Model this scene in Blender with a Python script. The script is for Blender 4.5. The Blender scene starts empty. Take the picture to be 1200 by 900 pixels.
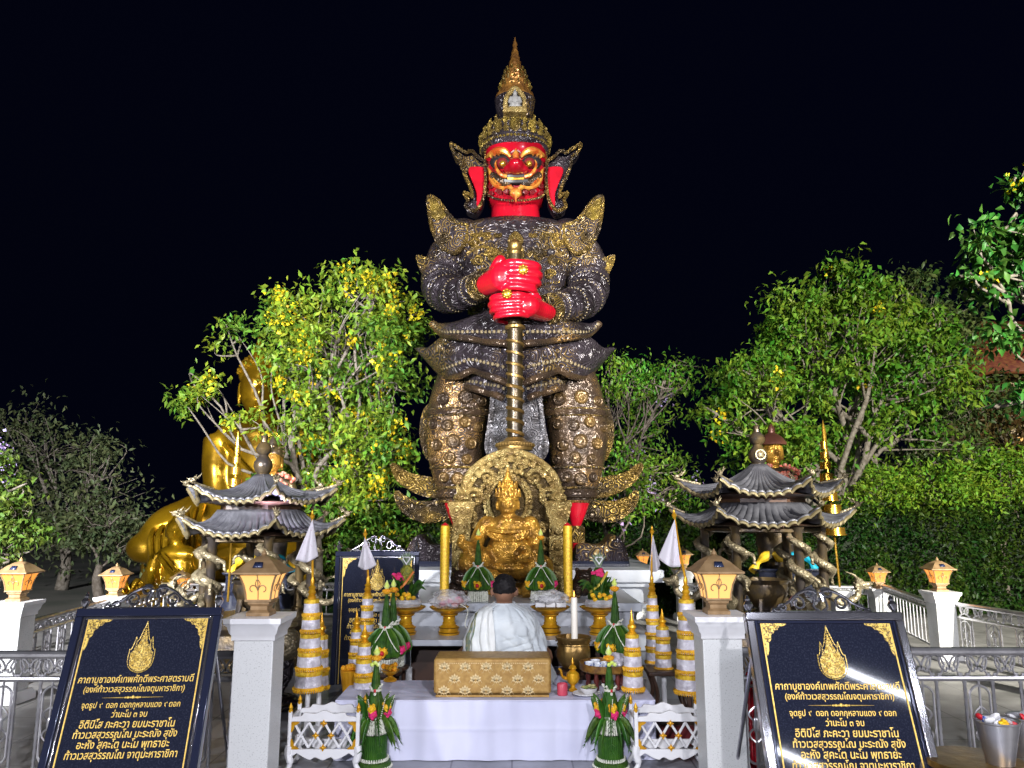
import bpy, bmesh, math, random
import numpy as np
from mathutils import Vector, Matrix, Euler, noise as mnoise
R = math.radians
PI = math.pi
rnd = random.Random(7)
scene = bpy.context.scene
COL = scene.collection

# ------------------------------------------------------------------ camera
H, TH, F = 1.65, R(9.44), 902.0
cam_d = bpy.data.cameras.new('camera'); cam = bpy.data.objects.new('camera', cam_d); COL.objects.link(cam)
cam.location = (0, 0, H); cam.rotation_euler = (R(90) + TH, 0, 0)
cam_d.sensor_width = 36; cam_d.lens = F * 36 / 1200; cam_d.clip_end = 600; cam_d.clip_start = .05
scene.camera = cam

# ------------------------------------------------------------------ night sky
w = bpy.data.worlds.new('World'); scene.world = w; w.use_nodes = True
nt = w.node_tree; nt.nodes.clear()
wo = nt.nodes.new('ShaderNodeOutputWorld'); bg = nt.nodes.new('ShaderNodeBackground'); sk = nt.nodes.new('ShaderNodeTexSky')
sk.sky_type = 'NISHITA'; sk.sun_disc = False; sk.sun_elevation = R(-5); sk.sun_rotation = R(150); sk.air_density = 1.0; sk.dust_density = .3; sk.ozone_density = 4
nt.links.new(sk.outputs[0], bg.inputs[0]); bg.inputs[1].default_value = .15
glow = nt.nodes.new('ShaderNodeBackground'); glow.inputs[0].default_value = (.0007, .0010, .0042, 1); add = nt.nodes.new('ShaderNodeAddShader')   # constant navy added to the black sky
nt.links.new(bg.outputs[0], add.inputs[0]); nt.links.new(glow.outputs[0], add.inputs[1]); nt.links.new(add.outputs[0], wo.inputs[0])

# ------------------------------------------------------------------ lamps: floodlights and strip lights, all unseen; some are added fill
def spot(name, loc, tgt, power, ang, col, size=.12, blend=.4):
    d = bpy.data.lights.new(name, 'SPOT'); o = bpy.data.objects.new(name, d); COL.objects.link(o)
    o.location = loc; o.rotation_euler = (Vector(tgt) - Vector(loc)).to_track_quat('-Z', 'Y').to_euler()
    d.energy = power; d.spot_size = R(ang); d.spot_blend = blend; d.color = col; d.shadow_soft_size = size
    return o
def tube_light(name, loc, rz, power, col, ln=1.2, tilt=0):
    d = bpy.data.lights.new(name, 'AREA'); o = bpy.data.objects.new(name, d); COL.objects.link(o)
    d.shape = 'RECTANGLE'; d.size = ln; d.size_y = .06; d.energy = power; d.color = col
    o.location = loc; o.rotation_euler = (tilt, 0, rz)
    return o
fill_sun_d = bpy.data.lights.new('fill_sun', 'SUN'); fill_sun = bpy.data.objects.new('fill_sun', fill_sun_d); COL.objects.link(fill_sun)  # weak sun added as soft general fill, tinted like moonlight
fill_sun_d.energy = .12; fill_sun_d.angle = R(.5); fill_sun_d.color = (.8, .87, 1); fill_sun.rotation_euler = (R(52), 0, R(14))
spot('flood_light', (3.4, -2.0, 6.0), (.2, 11, 5.2), 10500, 44, (1, .95, .93), .15)
spot('flood_light', (-4.5, -1.5, 4.2), (-3.3, 11.8, 4.4), 14000, 48, (.96, .96, .95), .15)
spot('flood_light', (8.3, -3.5, 5.2), (7.6, 13.5, 4.0), 30000, 60, (1, .97, .86), .15)
spot('flood_light', (-7.5, -2.5, 4.5), (-8.5, 15, 2.6), 21000, 60, (.95, .96, 1), .15)  # fill flood added to lift the dark left tree
spot('ground_flood', (-2.7, 8.3, 1.5), (-.2, 11.0, 6.2), 270, 66, (.76, .68, 1), .1)
spot('ground_flood', (2.9, 8.3, 1.5), (.3, 11.0, 6.2), 270, 66, (.84, .74, 1), .1)
spot('front_flood', (-.7, -2.0, 2.7), (0, 5.9, .5), 1180, 66, (.88, .89, 1), .1, .6)
spot('front_flood', (1.5, -1.2, 4.3), (0, 6.2, .6), 900, 70, (.95, .93, 1), .08, .6)
tube_light('strip_light', (4.0, -.05, 3.2), R(-32), 30, (.86, .9, 1))
spot('front_flood', (-6.4, -1.2, 2.9), (-3.4, 5.8, .5), 1250, 74, (.93, .94, 1), .1, .6)  # flood added to brighten the left fence and ground
tube_light('strip_light', (3.5, -1.75, 3.2), R(-36), 22, (.86, .9, 1), .9)
tube_light('strip_light', (1.65, 1.5, 3.1), R(24), 30, (.86, .9, 1), tilt=R(20))
spot('front_flood', (6.6, -1.0, 2.9), (3.6, 5.8, .5), 900, 74, (.95, .94, 1), .08, .6)

scene.view_settings.view_transform = 'Standard'; scene.view_settings.look = 'None'
scene.view_settings.exposure = 0; scene.view_settings.gamma = 1; scene.view_settings.use_curve_mapping = False
scene.render.engine = 'CYCLES'
scene.cycles.max_bounces = 6; scene.cycles.diffuse_bounces = 3; scene.cycles.glossy_bounces = 4; scene.cycles.transmission_bounces = 6
scene.cycles.transparent_max_bounces = 8; scene.cycles.use_denoising = True; scene.cycles.sample_clamp_indirect = 6
scene.cycles.caustics_reflective = False; scene.cycles.caustics_refractive = False

# ------------------------------------------------------------------ helpers
_c, _s = math.cos(TH), math.sin(TH)
def at(px, py, Y):
    dx, dy = (px - 600) / F, (450 - py) / F
    t = Y / (_c - dy * _s)
    return Vector((t * dx, Y, H + t * (_s + dy * _c)))
def gx(px, Y, z=0.0):
    """x of the pixel column px for a point at depth Y and height z"""
    return (px - 600) / F * (Y * _c + (z - H) * _s)
def pxs(px, py, Y):
    return px / F * Y / (_c - (450 - py) / F * _s)

class MB:
    def __init__(s): s.v = []; s.f = []
    def add(s, vs, fs, M=None):
        n = len(s.v)
        s.v += [tuple(M @ Vector(v)) for v in vs] if M is not None else [tuple(v) for v in vs]
        s.f += [tuple(i + n for i in f) for f in fs]
        return s
    def box(s, c, d, M=None, taper=1.0, rz=0):
        x, y, z = d[0] / 2, d[1] / 2, d[2] / 2; vs = []
        for k, t in ((-1, 1.0), (1, taper)):
            for a, b in ((-1, -1), (1, -1), (1, 1), (-1, 1)):
                p = Vector((a * x * t, b * y * t, k * z))
                if rz: p.rotate(Euler((0, 0, rz)))
                vs.append(p + Vector(c))
        return s.add(vs, [(3, 2, 1, 0), (4, 5, 6, 7), (0, 1, 5, 4), (1, 2, 6, 5), (2, 3, 7, 6), (3, 0, 4, 7)], M)
    def tube(s, pts, r, seg=8, M=None, flat=1.0, up=None):
        pts = [Vector(p) for p in pts]; n = len(pts)
        rs = list(r) if hasattr(r, '__len__') else [r] * n
        vs, fs = [], []; nv = None
        for i, p in enumerate(pts):
            t = (pts[min(i + 1, n - 1)] - pts[max(i - 1, 0)])
            t = t.normalized() if t.length > 1e-9 else Vector((0, 0, 1))
            if nv is None:
                nv = Vector(up) if up else (Vector((0, 0, 1)) if abs(t.z) < .9 else Vector((1, 0, 0)))
            nv = nv - t * nv.dot(t)
            nv = nv.normalized() if nv.length > 1e-6 else t.orthogonal().normalized()
            b = t.cross(nv)
            for k in range(seg):
                a = 2 * PI * k / seg
                vs.append(p + nv * (math.cos(a) * rs[i]) + b * (math.sin(a) * rs[i] * flat))
        for i in range(n - 1):
            for k in range(seg):
                a, b2 = i * seg + k, i * seg + (k + 1) % seg
                fs.append((a, b2, b2 + seg, a + seg))
        fs.append(tuple(range(seg))[::-1]); fs.append(tuple(range((n - 1) * seg, n * seg)))
        return s.add(vs, fs, M)
    def lathe(s, prof, c=(0, 0, 0), seg=24, sx=1, sy=1, M=None, rot=0, lobe=0, nl=0):
        vs, fs = [], []; n = len(prof)
        for r, z in prof:
            for k in range(seg):
                a = 2 * PI * k / seg + rot
                q = r * (1 + lobe * abs(math.cos(nl * a / 2))) if nl else r
                vs.append((c[0] + q * math.cos(a) * sx, c[1] + q * math.sin(a) * sy, c[2] + z))
        for i in range(n - 1):
            for k in range(seg):
                a, b = i * seg + k, i * seg + (k + 1) % seg
                fs.append((a, b, b + seg, a + seg))
        fs.append(tuple(range(seg))[::-1]); fs.append(tuple(range((n - 1) * seg, n * seg)))
        return s.add(vs, fs, M)
    def square(s, prof, c=(0, 0, 0), M=None, rz=0):
        """stepped square section: (half width, z)"""
        return s.lathe([(r * 2 ** .5, z) for r, z in prof], c, 4, M=M, rot=PI / 4 + rz)
    def ell(s, c, r, seg=14, rings=9, M=None, rot=None):
        r = (r, r, r) if not hasattr(r, '__len__') else r
        E = Euler(rot).to_matrix() if rot else None
        vs, fs = [], []
        for i in range(rings + 1):
            p = PI * i / rings
            for k in range(seg):
                a = 2 * PI * k / seg
                q = Vector((r[0] * math.sin(p) * math.cos(a), r[1] * math.sin(p) * math.sin(a), r[2] * math.cos(p)))
                if E: q = E @ q
                vs.append(q + Vector(c))
        for i in range(rings):
            for k in range(seg):
                a, b = i * seg + k, i * seg + (k + 1) % seg
                fs.append((a + seg, b + seg, b, a))
        return s.add(vs, fs, M)
    def prism(s, out, y0, y1, M=None, bulge=0):
        """outline of (x, z) points extruded from y0 (front) to y1"""
        n = len(out)
        area = sum(out[i][0] * out[(i + 1) % n][1] - out[(i + 1) % n][0] * out[i][1] for i in range(n))
        if area < 0: out = out[::-1]
        vs = [(p[0], y0, p[1]) for p in out] + [(p[0], y1, p[1]) for p in out]
        fs = [tuple(range(n)), tuple(range(2 * n - 1, n - 1, -1))]
        fs += [(i + n, (i + 1) % n + n, (i + 1) % n, i) for i in range(n)]
        return s.add(vs, fs, M)
    def surf(s, fn, nu, nv, closeu=False, M=None):
        vs = [fn(i / (nu if closeu else nu - 1), j / (nv - 1)) for j in range(nv) for i in range(nu)]
        fs = []
        for j in range(nv - 1):
            for i in range(nu if closeu else nu - 1):
                a, b = j * nu + i, j * nu + (i + 1) % nu
                fs.append((a, b, b + nu, a + nu))
        return s.add(vs, fs, M)
    def beads(s, pts, r, step=None):
        pts = [Vector(p) for p in pts]
        if step:
            pts = resample(pts, step)
        for p in pts: s.ell(p, r, 6, 4)
        return s
    def build(s, name, m, parent=None, smooth=35, local=False, bevel=0, solid=0, sub=0, two=False):
        me = bpy.data.meshes.new(name)
        vs = s.v
        if parent is not None and not local:
            o = wloc(parent)
            vs = [(v[0] - o[0], v[1] - o[1], v[2] - o[2]) for v in vs]
        me.from_pydata(vs, [], s.f); me.update()
        me.materials.append(m)
        ob = bpy.data.objects.new(name, me); COL.objects.link(ob)
        if parent is not None: ob.parent = parent
        finish(ob, smooth)
        if solid:
            q = ob.modifiers.new('thickness', 'SOLIDIFY'); q.thickness = solid; q.offset = 0
        if sub:
            q = ob.modifiers.new('smooth', 'SUBSURF'); q.levels = sub; q.render_levels = sub
        if bevel:
            q = ob.modifiers.new('edge', 'BEVEL'); q.width = bevel; q.segments = 2; q.limit_method = 'ANGLE'; q.angle_limit = R(40)
        return ob
def wloc(o):
    p = Vector((0, 0, 0))
    while o is not None:
        p += o.location; o = o.parent
    return p
def finish(ob, smooth):
    me = ob.data
    if smooth:
        me.polygons.foreach_set('use_smooth', [True] * len(me.polygons))
        if smooth < 180: me.set_sharp_from_angle(angle=R(smooth))
def resample(pts, step, closed=False):
    pts = [Vector(p) for p in pts]
    if closed: pts.append(pts[0])
    out = [pts[0]]; acc = 0
    for a, b in zip(pts, pts[1:]):
        l = (b - a).length; d = step - acc
        while d <= l:
            out.append(a + (b - a) * (d / l)); d += step
        acc = l - (d - step)
    return out
def curve(pts, n=8):
    """Catmull-Rom through the points"""
    pts = [Vector(p) for p in pts]; P = [pts[0] * 2 - pts[1]] + pts + [pts[-1] * 2 - pts[-2]]; out = []
    for i in range(1, len(P) - 2):
        p0, p1, p2, p3 = P[i - 1:i + 3]
        for k in range(n):
            t = k / n
            out.append(.5 * ((2 * p1) + (p2 - p0) * t + (2 * p0 - 5 * p1 + 4 * p2 - p3) * t * t + (3 * p1 - p0 - 3 * p2 + p3) * t ** 3))
    return out + [pts[-1]]
def c2(pts, n=6):
    return [(p.x, p.y) for p in curve([Vector((a, b, 0)) for a, b in pts], n)]
def lerp(a, b, t): return a + (b - a) * t
def interp(tab, t):
    for (a, x), (b, y) in zip(tab, tab[1:]):
        if t <= b: return x + (y - x) * max(0, (t - a) / (b - a))
    return tab[-1][1]
def empty(name, loc=(0, 0, 0), rz=0, parent=None):
    o = bpy.data.objects.new(name, None); COL.objects.link(o); o.location = loc; o.rotation_euler = (0, 0, rz)
    o.empty_display_size = .1
    if parent is not None: o.parent = parent
    return o
def tag(o, label=None, cat=None, group=None, kind=None):
    for k, v in (('label', label), ('category', cat), ('group', group), ('kind', kind)):
        if v: o[k] = v
    return o
def thing(name, loc, label, cat, group=None, rz=0):
    return tag(empty(name, loc, rz), label, cat, group)
def copy_tree(o, loc=None, rz=None, label=None, scale=None, parent=None, top=True):
    c = o.copy(); COL.objects.link(c); c.parent = parent
    for ch in o.children: copy_tree(ch, parent=c, top=False)
    if loc is not None: c.location = loc
    if rz is not None: c.rotation_euler = (0, 0, rz)
    if scale is not None: c.scale = scale if hasattr(scale, '__len__') else (scale,) * 3
    if label: c['label'] = label
    return c
def fuse(mb, voxel, name, m, parent=None, smooth_it=3, noise_amp=0, local=False, ring=None):
    """the union of the shapes in mb as ONE continuous skin"""
    me = bpy.data.meshes.new('tmp'); me.from_pydata(mb.v, [], mb.f); me.update()
    ob = bpy.data.objects.new('tmp', me); COL.objects.link(ob)
    q = ob.modifiers.new('r', 'REMESH'); q.mode = 'VOXEL'; q.voxel_size = voxel; q.use_smooth_shade = True
    if smooth_it:
        q = ob.modifiers.new('s', 'SMOOTH'); q.iterations = smooth_it; q.factor = .5
    dg = bpy.context.evaluated_depsgraph_get(); ev = ob.evaluated_get(dg); m2 = bpy.data.meshes.new_from_object(ev)
    bpy.data.objects.remove(ob); bpy.data.meshes.remove(me)
    m2.name = name; m2.materials.clear(); m2.materials.append(m)
    if parent is not None and not local:
        m2.transform(Matrix.Translation(-wloc(parent)))
    ob = bpy.data.objects.new(name, m2); COL.objects.link(ob); ob.parent = parent
    m2.polygons.foreach_set('use_smooth', [True] * len(m2.polygons))
    return ob

# ------------------------------------------------------------------ materials
def mat(name, col, rough=.5, metal=0.0, col2=None, vs=4.0, vlo=.4, vhi=.6, bump=None, spec=.5, emit=None, es=0, trans=0, island=0, coat=0, sheen=0, vkind='NOISE', alpha=1, extra=None):
    m = bpy.data.materials.new(name); m.use_nodes = True; n = m.node_tree; L = n.links
    b = n.nodes['Principled BSDF']
    b.inputs['Base Color'].default_value = (*col, 1); b.inputs['Roughness'].default_value = rough; b.inputs['Metallic'].default_value = metal
    b.inputs['Specular IOR Level'].default_value = spec; b.inputs['Coat Weight'].default_value = coat; b.inputs['Coat Roughness'].default_value = .1
    b.inputs['Sheen Weight'].default_value = sheen
    if trans: b.inputs['Transmission Weight'].default_value = trans
    if alpha < 1: b.inputs['Alpha'].default_value = alpha
    if emit: b.inputs['Emission Color'].default_value = (*emit, 1); b.inputs['Emission Strength'].default_value = es
    tc = n.nodes.new('ShaderNodeTexCoord')
    cs = None
    if col2 is not None:
        if vkind == 'NOISE':
            t = n.nodes.new('ShaderNodeTexNoise'); t.inputs['Scale'].default_value = vs; t.inputs['Detail'].default_value = 5
            L.new(tc.outputs['Object'], t.inputs['Vector']); fac = t.outputs[0]
        else:
            t = n.nodes.new('ShaderNodeTexVoronoi'); t.inputs['Scale'].default_value = vs
            L.new(tc.outputs['Object'], t.inputs['Vector']); fac = t.outputs['Distance']
        mr = n.nodes.new('ShaderNodeMapRange'); mr.inputs[1].default_value = vlo; mr.inputs[2].default_value = vhi; L.new(fac, mr.inputs[0])
        mx = n.nodes.new('ShaderNodeMix'); mx.data_type = 'RGBA'; mx.inputs[6].default_value = (*col, 1); mx.inputs[7].default_value = (*col2, 1)
        L.new(mr.outputs[0], mx.inputs[0]); cs = mx.outputs[2]
        L.new(cs, b.inputs['Base Color'])
    if island:
        g = n.nodes.new('ShaderNodeNewGeometry'); hs = n.nodes.new('ShaderNodeHueSaturation')
        if cs is not None: L.new(cs, hs.inputs['Color'])
        else: hs.inputs['Color'].default_value = (*col, 1)
        m1 = n.nodes.new('ShaderNodeMapRange'); m1.inputs[3].default_value = 1 - island; m1.inputs[4].default_value = 1 + island
        L.new(g.outputs['Random Per Island'], m1.inputs[0]); L.new(m1.outputs[0], hs.inputs['Value'])
        m2 = n.nodes.new('ShaderNodeMath'); m2.operation = 'MULTIPLY_ADD'; m2.inputs[1].default_value = .06; m2.inputs[2].default_value = .47
        w2 = n.nodes.new('ShaderNodeMath'); w2.operation = 'FRACT'; w3 = n.nodes.new('ShaderNodeMath'); w3.operation = 'MULTIPLY'; w3.inputs[1].default_value = 17.3
        L.new(g.outputs['Random Per Island'], w3.inputs[0]); L.new(w3.outputs[0], w2.inputs[0]); L.new(w2.outputs[0], m2.inputs[0]); L.new(m2.outputs[0], hs.inputs['Hue'])
        cs = hs.outputs[0]; L.new(cs, b.inputs['Base Color'])
    if bump:
        kind, sc, st = bump[:3]
        bp = n.nodes.new('ShaderNodeBump'); bp.inputs['Strength'].default_value = st; bp.inputs['Distance'].default_value = bump[3] if len(bump) > 3 else .02
        if kind == 'noise':
            t = n.nodes.new('ShaderNodeTexNoise'); t.inputs['Scale'].default_value = sc; t.inputs['Detail'].default_value = 6
            L.new(tc.outputs['Object'], t.inputs['Vector']); h = t.outputs[0]
        elif kind == 'scroll':        # chased scroll work
            t0 = n.nodes.new('ShaderNodeTexNoise'); t0.inputs['Scale'].default_value = sc * .8; t0.inputs['Detail'].default_value = 1
            L.new(tc.outputs['Object'], t0.inputs['Vector'])
            va = n.nodes.new('ShaderNodeVectorMath'); va.operation = 'MULTIPLY_ADD'; va.inputs[1].default_value = (.9 / sc,) * 3
            L.new(t0.outputs['Color'], va.inputs[0]); L.new(tc.outputs['Object'], va.inputs[2])
            t = n.nodes.new('ShaderNodeTexVoronoi'); t.inputs['Scale'].default_value = sc; L.new(va.outputs[0], t.inputs['Vector'])
            mm = n.nodes.new('ShaderNodeMath'); mm.operation = 'MULTIPLY'; mm.inputs[1].default_value = 26; L.new(t.outputs['Distance'], mm.inputs[0])
            si = n.nodes.new('ShaderNodeMath'); si.operation = 'SINE'; L.new(mm.outputs[0], si.inputs[0]); h = si.outputs[0]
            if extra is not None:     # gilding worn onto the raised lines
                t3 = n.nodes.new('ShaderNodeTexNoise'); t3.inputs['Scale'].default_value = extra[1]; L.new(tc.outputs['Object'], t3.inputs['Vector'])
                ma = n.nodes.new('ShaderNodeMath'); ma.operation = 'MULTIPLY_ADD'; ma.inputs[1].default_value = .14; L.new(h, ma.inputs[0]); L.new(t3.outputs[0], ma.inputs[2])
                mr = n.nodes.new('ShaderNodeMapRange'); mr.inputs[1].default_value = extra[2]; mr.inputs[2].default_value = extra[2] + .12; L.new(ma.outputs[0], mr.inputs[0])
                mx = n.nodes.new('ShaderNodeMix'); mx.data_type = 'RGBA'; mx.inputs[7].default_value = (*extra[0], 1)
                if cs is not None: L.new(cs, mx.inputs[6])
                else: mx.inputs[6].default_value = (*col, 1)
                L.new(mr.outputs[0], mx.inputs[0]); L.new(mx.outputs[2], b.inputs['Base Color'])
        elif kind == 'voro':
            t = n.nodes.new('ShaderNodeTexVoronoi'); t.inputs['Scale'].default_value = sc; L.new(tc.outputs['Object'], t.inputs['Vector']); h = t.outputs['Distance']
        elif kind == 'wave':
            t = n.nodes.new('ShaderNodeTexWave'); t.inputs['Scale'].default_value = sc; t.inputs['Distortion'].default_value = 3; L.new(tc.outputs['Object'], t.inputs['Vector']); h = t.outputs[0]
        L.new(h, bp.inputs['Height']); L.new(bp.outputs[0], b.inputs['Normal'])
    return m
def leafmat(name, col, col2, isl=.35):
    m = mat(name, col, .45, 0, col2, 1.1, .4, .62, island=isl, spec=.2)
    n = m.node_tree; b = n.nodes['Principled BSDF']; L = n.links
    tr = n.nodes.new('ShaderNodeBsdfTranslucent'); ms = n.nodes.new('ShaderNodeMixShader'); ms.inputs[0].default_value = .3
    L.new(b.inputs['Base Color'].links[0].from_socket, tr.inputs[0])
    out = n.nodes['Material Output']; L.new(b.outputs[0], ms.inputs[1]); L.new(tr.outputs[0], ms.inputs[2]); L.new(ms.outputs[0], out.inputs[0])
    return m
M = {}
M['bronze'] = mat('dark_bronze', (.017, .013, .016), .30, .35, (.04, .032, .040), 3, bump=('scroll', 7, .5, .03), extra=((.17, .11, .035), 1.3, .64))
M['bronze_gold'] = mat('gilded_bronze', (.075, .055, .035), .36, .55, (.22, .14, .035), 2.2, .45, .62, bump=('scroll', 8, .9, .03), extra=((.42, .28, .07), 2.5, .56))
M['copper'] = mat('warm_bronze', (.04, .027, .02), .27, .5, (.075, .047, .027), 3, bump=('scroll', 10, .3, .015), extra=((.30, .17, .05), 1.7, .66))
M['copper_gold'] = mat('gilt_copper', (.045, .03, .02), .27, .5, (.15, .09, .03), 2.2, bump=('scroll', 12, .3, .015))
M['bronze_plain'] = mat('plain_bronze', (.06, .05, .045), .3, .65, (.13, .09, .04), 5, bump=('noise', 30, .15))
M['club_bronze'] = mat('club_bronze', (.022, .016, .010), .3, .5, (.06, .042, .018), 5, bump=('noise', 30, .2))
M['silver_relief'] = mat('silver_relief', (.36, .35, .38), .38, .5, (.12, .11, .11), 6, .45, .62, bump=('scroll', 9, .9, .03))
M['red'] = mat('red_lacquer', (.34, .004, .014), .2, 0, (.20, .002, .008), 2, coat=.5, bump=('noise', 3, .06))
M['redhand'] = mat('red_hand_paint', (.46, .004, .018), .26, 0, (.33, .003, .012), 3, coat=.3)
M['darkred'] = mat('dark_red', (.12, .01, .012), .4)
M['black'] = mat('black_paint', (.012, .01, .012), .35)
M['orange_gold'] = mat('orange_gilt', (.40, .07, .012), .32, .35, (.55, .27, .045), 9)
M['gold'] = mat('polished_gold', (.72, .42, .06), .24, .85, (.5, .27, .03), 3, bump=('noise', 14, .12))
M['gold_leaf'] = mat('gold_leaf', (.40, .225, .008), .25, .75, (.22, .12, .005), 1.6, bump=('noise', 5, .25))
M['gold_paint'] = mat('gold_paint', (.82, .44, .02), .28, .4, (.62, .29, .012), 12)
M['gold_foil'] = mat('gold_foil', (.92, .60, .03), .4, .25, (.66, .38, .02), 60, .35, .6, bump=('noise', 90, .5, .004))
M['idol_gold'] = mat('idol_gold', (.58, .31, .045), .3, .55, (.24, .12, .022), 8, .44, .62, bump=('scroll', 16, .35, .012))
M['throne_recess_shade'] = mat('shaded_gold_ground', (.12, .08, .03), .45, .4, (.05, .033, .014), 9, bump=('scroll', 16, .7, .015))  # shade of the carved recesses put into a darker gold
M['pale_relief'] = mat('pale_gold_relief', (.38, .265, .09), .38, .45, (.15, .095, .03), 9, .42, .62, bump=('scroll', 13, .55, .02), extra=((.42, .33, .13), 5, .52))
M['white'] = mat('white_paint', (.76, .76, .77), .45, 0, (.60, .59, .58), 2.6, .5, .72, bump=('noise', 7, .12, .01))
M['marble'] = mat('white_marble', (.56, .58, .62), .28, 0, (.46, .49, .54), 2.5, bump=('noise', 6, .04))
M['terrazzo'] = mat('white_terrazzo', (.66, .67, .66), .4, 0, (.36, .36, .35), 130, .58, .70, bump=('noise', 5, .12, .02))
M['cloth_white'] = mat('white_tablecloth', (.64, .65, .80), .85, 0, (.57, .58, .74), 1.6, bump=('wave', 1.6, .5, .03))
M['robe'] = mat('white_robe', (.64, .69, .71), .85, 0, (.54, .59, .62), 6, sheen=.3, bump=('noise', 9, .35, .02))
M['satin'] = mat('white_satin', (.72, .70, .76), .34, .1, (.5, .47, .53), 22, .4, .62, bump=('noise', 26, .7, .012))
M['fringe'] = mat('gold_fringe', (.85, .48, .015), .6, 0, (.7, .34, .01), 60, bump=('noise', 120, .8, .004))
M['band'] = mat('gold_band', (.88, .60, .04), .36, .3, (.6, .34, .02), 40)
M['flag'] = mat('white_flag', (.70, .67, .72), .8, 0, (.5, .36, .42), 46, .62, .72)
M['stain'] = mat('stainless_steel', (.66, .65, .67), .3, .9, (.52, .51, .54), 8)
M['chrome'] = mat('polished_steel', (.50, .49, .53), .13, .95, (.40, .39, .43), 6)
M['gild_dull'] = mat('dull_gilt', (.34, .24, .045), .38, .45, (.16, .11, .03), 5, bump=('scroll', 10, .8, .03))
M['spire_gold'] = mat('orange_spire_gilt', (.42, .20, .045), .32, .55, (.22, .10, .03), 8, bump=('voro', 18, .7, .03))
M['bead'] = mat('pale_bead', (.24, .19, .11), .33, .5)
M['stone'] = mat('black_granite', (.012, .014, .026), .05, 0, (.03, .034, .055), 120, .5, .7)
M['navy_frame'] = mat('sky_navy_frame', (.02, .024, .05), .12, .3)  # navy stands for the night sky mirrored in polished steel
M['letter'] = mat('gold_letter', (.75, .52, .12), .4, .3, (.6, .38, .06), 90)
M['brocade'] = mat('gold_brocade', (.36, .20, .05), .5, .2, (.46, .28, .08), 30, bump=('noise', 160, .3, .003))
M['brocade_flower'] = mat('brocade_flower', (.72, .55, .28), .45, .2)
M['tile'] = mat('roof_bronze', (.085, .085, .10), .42, .5, (.135, .135, .155), 8, bump=('noise', 40, .2))
M['tile_edge'] = mat('eave_gilt', (.22, .18, .10), .42, .5, (.2, .16, .08), 16)
M['dragon'] = mat('dragon_bronze', (.17, .14, .085), .42, .5, (.30, .25, .16), 14, .45, .6, bump=('voro', 46, .9, .01))
M['darkwood'] = mat('dark_wood', (.05, .028, .02), .4, 0, (.08, .04, .025), 8)
M['leaf_green'] = mat('banana_leaf', (.024, .085, .008), .4, 0, (.055, .14, .012), 12, island=.3)
M['leaf_bright'] = mat('folded_leaf', (.016, .058, .006), .5, 0, (.04, .11, .010), 25, bump=('wave', 30, .4, .01), island=.2, spec=.2)
M['pink'] = mat('pink_flower', (.75, .02, .18), .6, 0, (.6, .02, .1), 30, bump=('voro', 90, .7, .01))
M['yellow'] = mat('yellow_flower', (.85, .55, .01), .6, 0, (.8, .38, .01), 30, bump=('voro', 90, .7, .01))
M['marigold'] = mat('marigold', (.85, .30, .005), .6, 0, (.8, .42, .01), 40, bump=('voro', 100, .8, .01))
M['bud'] = mat('lotus_bud', (.55, .68, .10), .5, 0, (.75, .8, .5), 18)
M['garland'] = mat('jasmine_garland', (.78, .78, .68), .7, 0, (.6, .62, .5), 60, bump=('voro', 110, .8, .006))
M['rose'] = mat('red_rose', (.5, .01, .02), .5)
M['skin'] = mat('skin', (.30, .155, .095), .5, 0, (.25, .125, .075), 9, spec=.4)
M['hair'] = mat('black_hair', (.006, .005, .006), .6, 0, (.014, .012, .013), 60, bump=('noise', 140, .9, .006), spec=.22)
M['wax'] = mat('white_wax', (.85, .80, .70), .4, 0)
M['flame'] = mat('flame', (1, .6, .1), .5, emit=(1, .35, .05), es=5)
M['brass'] = mat('old_brass', (.32, .20, .06), .34, .75, (.18, .11, .035), 9, bump=('noise', 18, .2))
M['plastic'] = mat('clear_wrap', (.9, .9, .92), .12, 0, (.75, .75, .78), 30, bump=('noise', 24, .9, .03), alpha=.42)
M['glass'] = mat('clear_glass', (.02, .02, .02), .04, 0, alpha=.08)
M['bluewhite'] = mat('blue_white_china', (.72, .75, .8), .2, 0, (.05, .12, .45), 28, .5, .56)
M['lamp_glow'] = mat('lamp_glass', (.35, .18, .05), .35, 0, emit=(1, .54, .17), es=1.12)
M['lamp_glow_deep'] = mat('amber_lamp_glass', (.3, .12, .03), .35, 0, emit=(1, .36, .055), es=1.1)
M['lamp_metal'] = mat('lamp_copper', (.36, .235, .12), .45, .3, (.27, .17, .08), 12)
M['solar'] = mat('solar_cell', (.015, .02, .05), .15, 0, (.03, .04, .09), 60)
M['bark'] = mat('bark', (.085, .07, .052), .85, 0, (.15, .13, .105), 14, bump=('noise', 26, .8, .02))
M['bark_dark'] = mat('dark_bark', (.07, .055, .04), .85, 0, (.12, .10, .08), 14, bump=('noise', 26, .8, .02))
M['leaf_cassia'] = leafmat('cassia_leaf', (.07, .16, .018), (.17, .24, .02))
M['leaf_rain'] = leafmat('bright_leaf', (.06, .165, .014), (.13, .22, .02))
M['leaf_grey'] = leafmat('dull_leaf', (.06, .08, .035), (.10, .12, .05))
M['leaf_olive'] = leafmat('olive_leaf', (.04, .075, .02), (.075, .105, .03))
M['leaf_hedge'] = leafmat('hedge_leaf', (.014, .045, .007), (.04, .075, .008), .45)
M['leaf_near'] = leafmat('near_leaf', (.025, .10, .014), (.045, .13, .018))
M['leaf_edge'] = leafmat('yellowish_leaf', (.06, .11, .015), (.09, .13, .02))
M['leaf_lime'] = leafmat('lime_leaf', (.10, .22, .018), (.17, .27, .022))
M['leaf_warm_lit'] = leafmat('warm_lit_leaf', (.10, .055, .018), (.07, .06, .018))  # warm light on dim foliage put into the leaf colour
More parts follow.
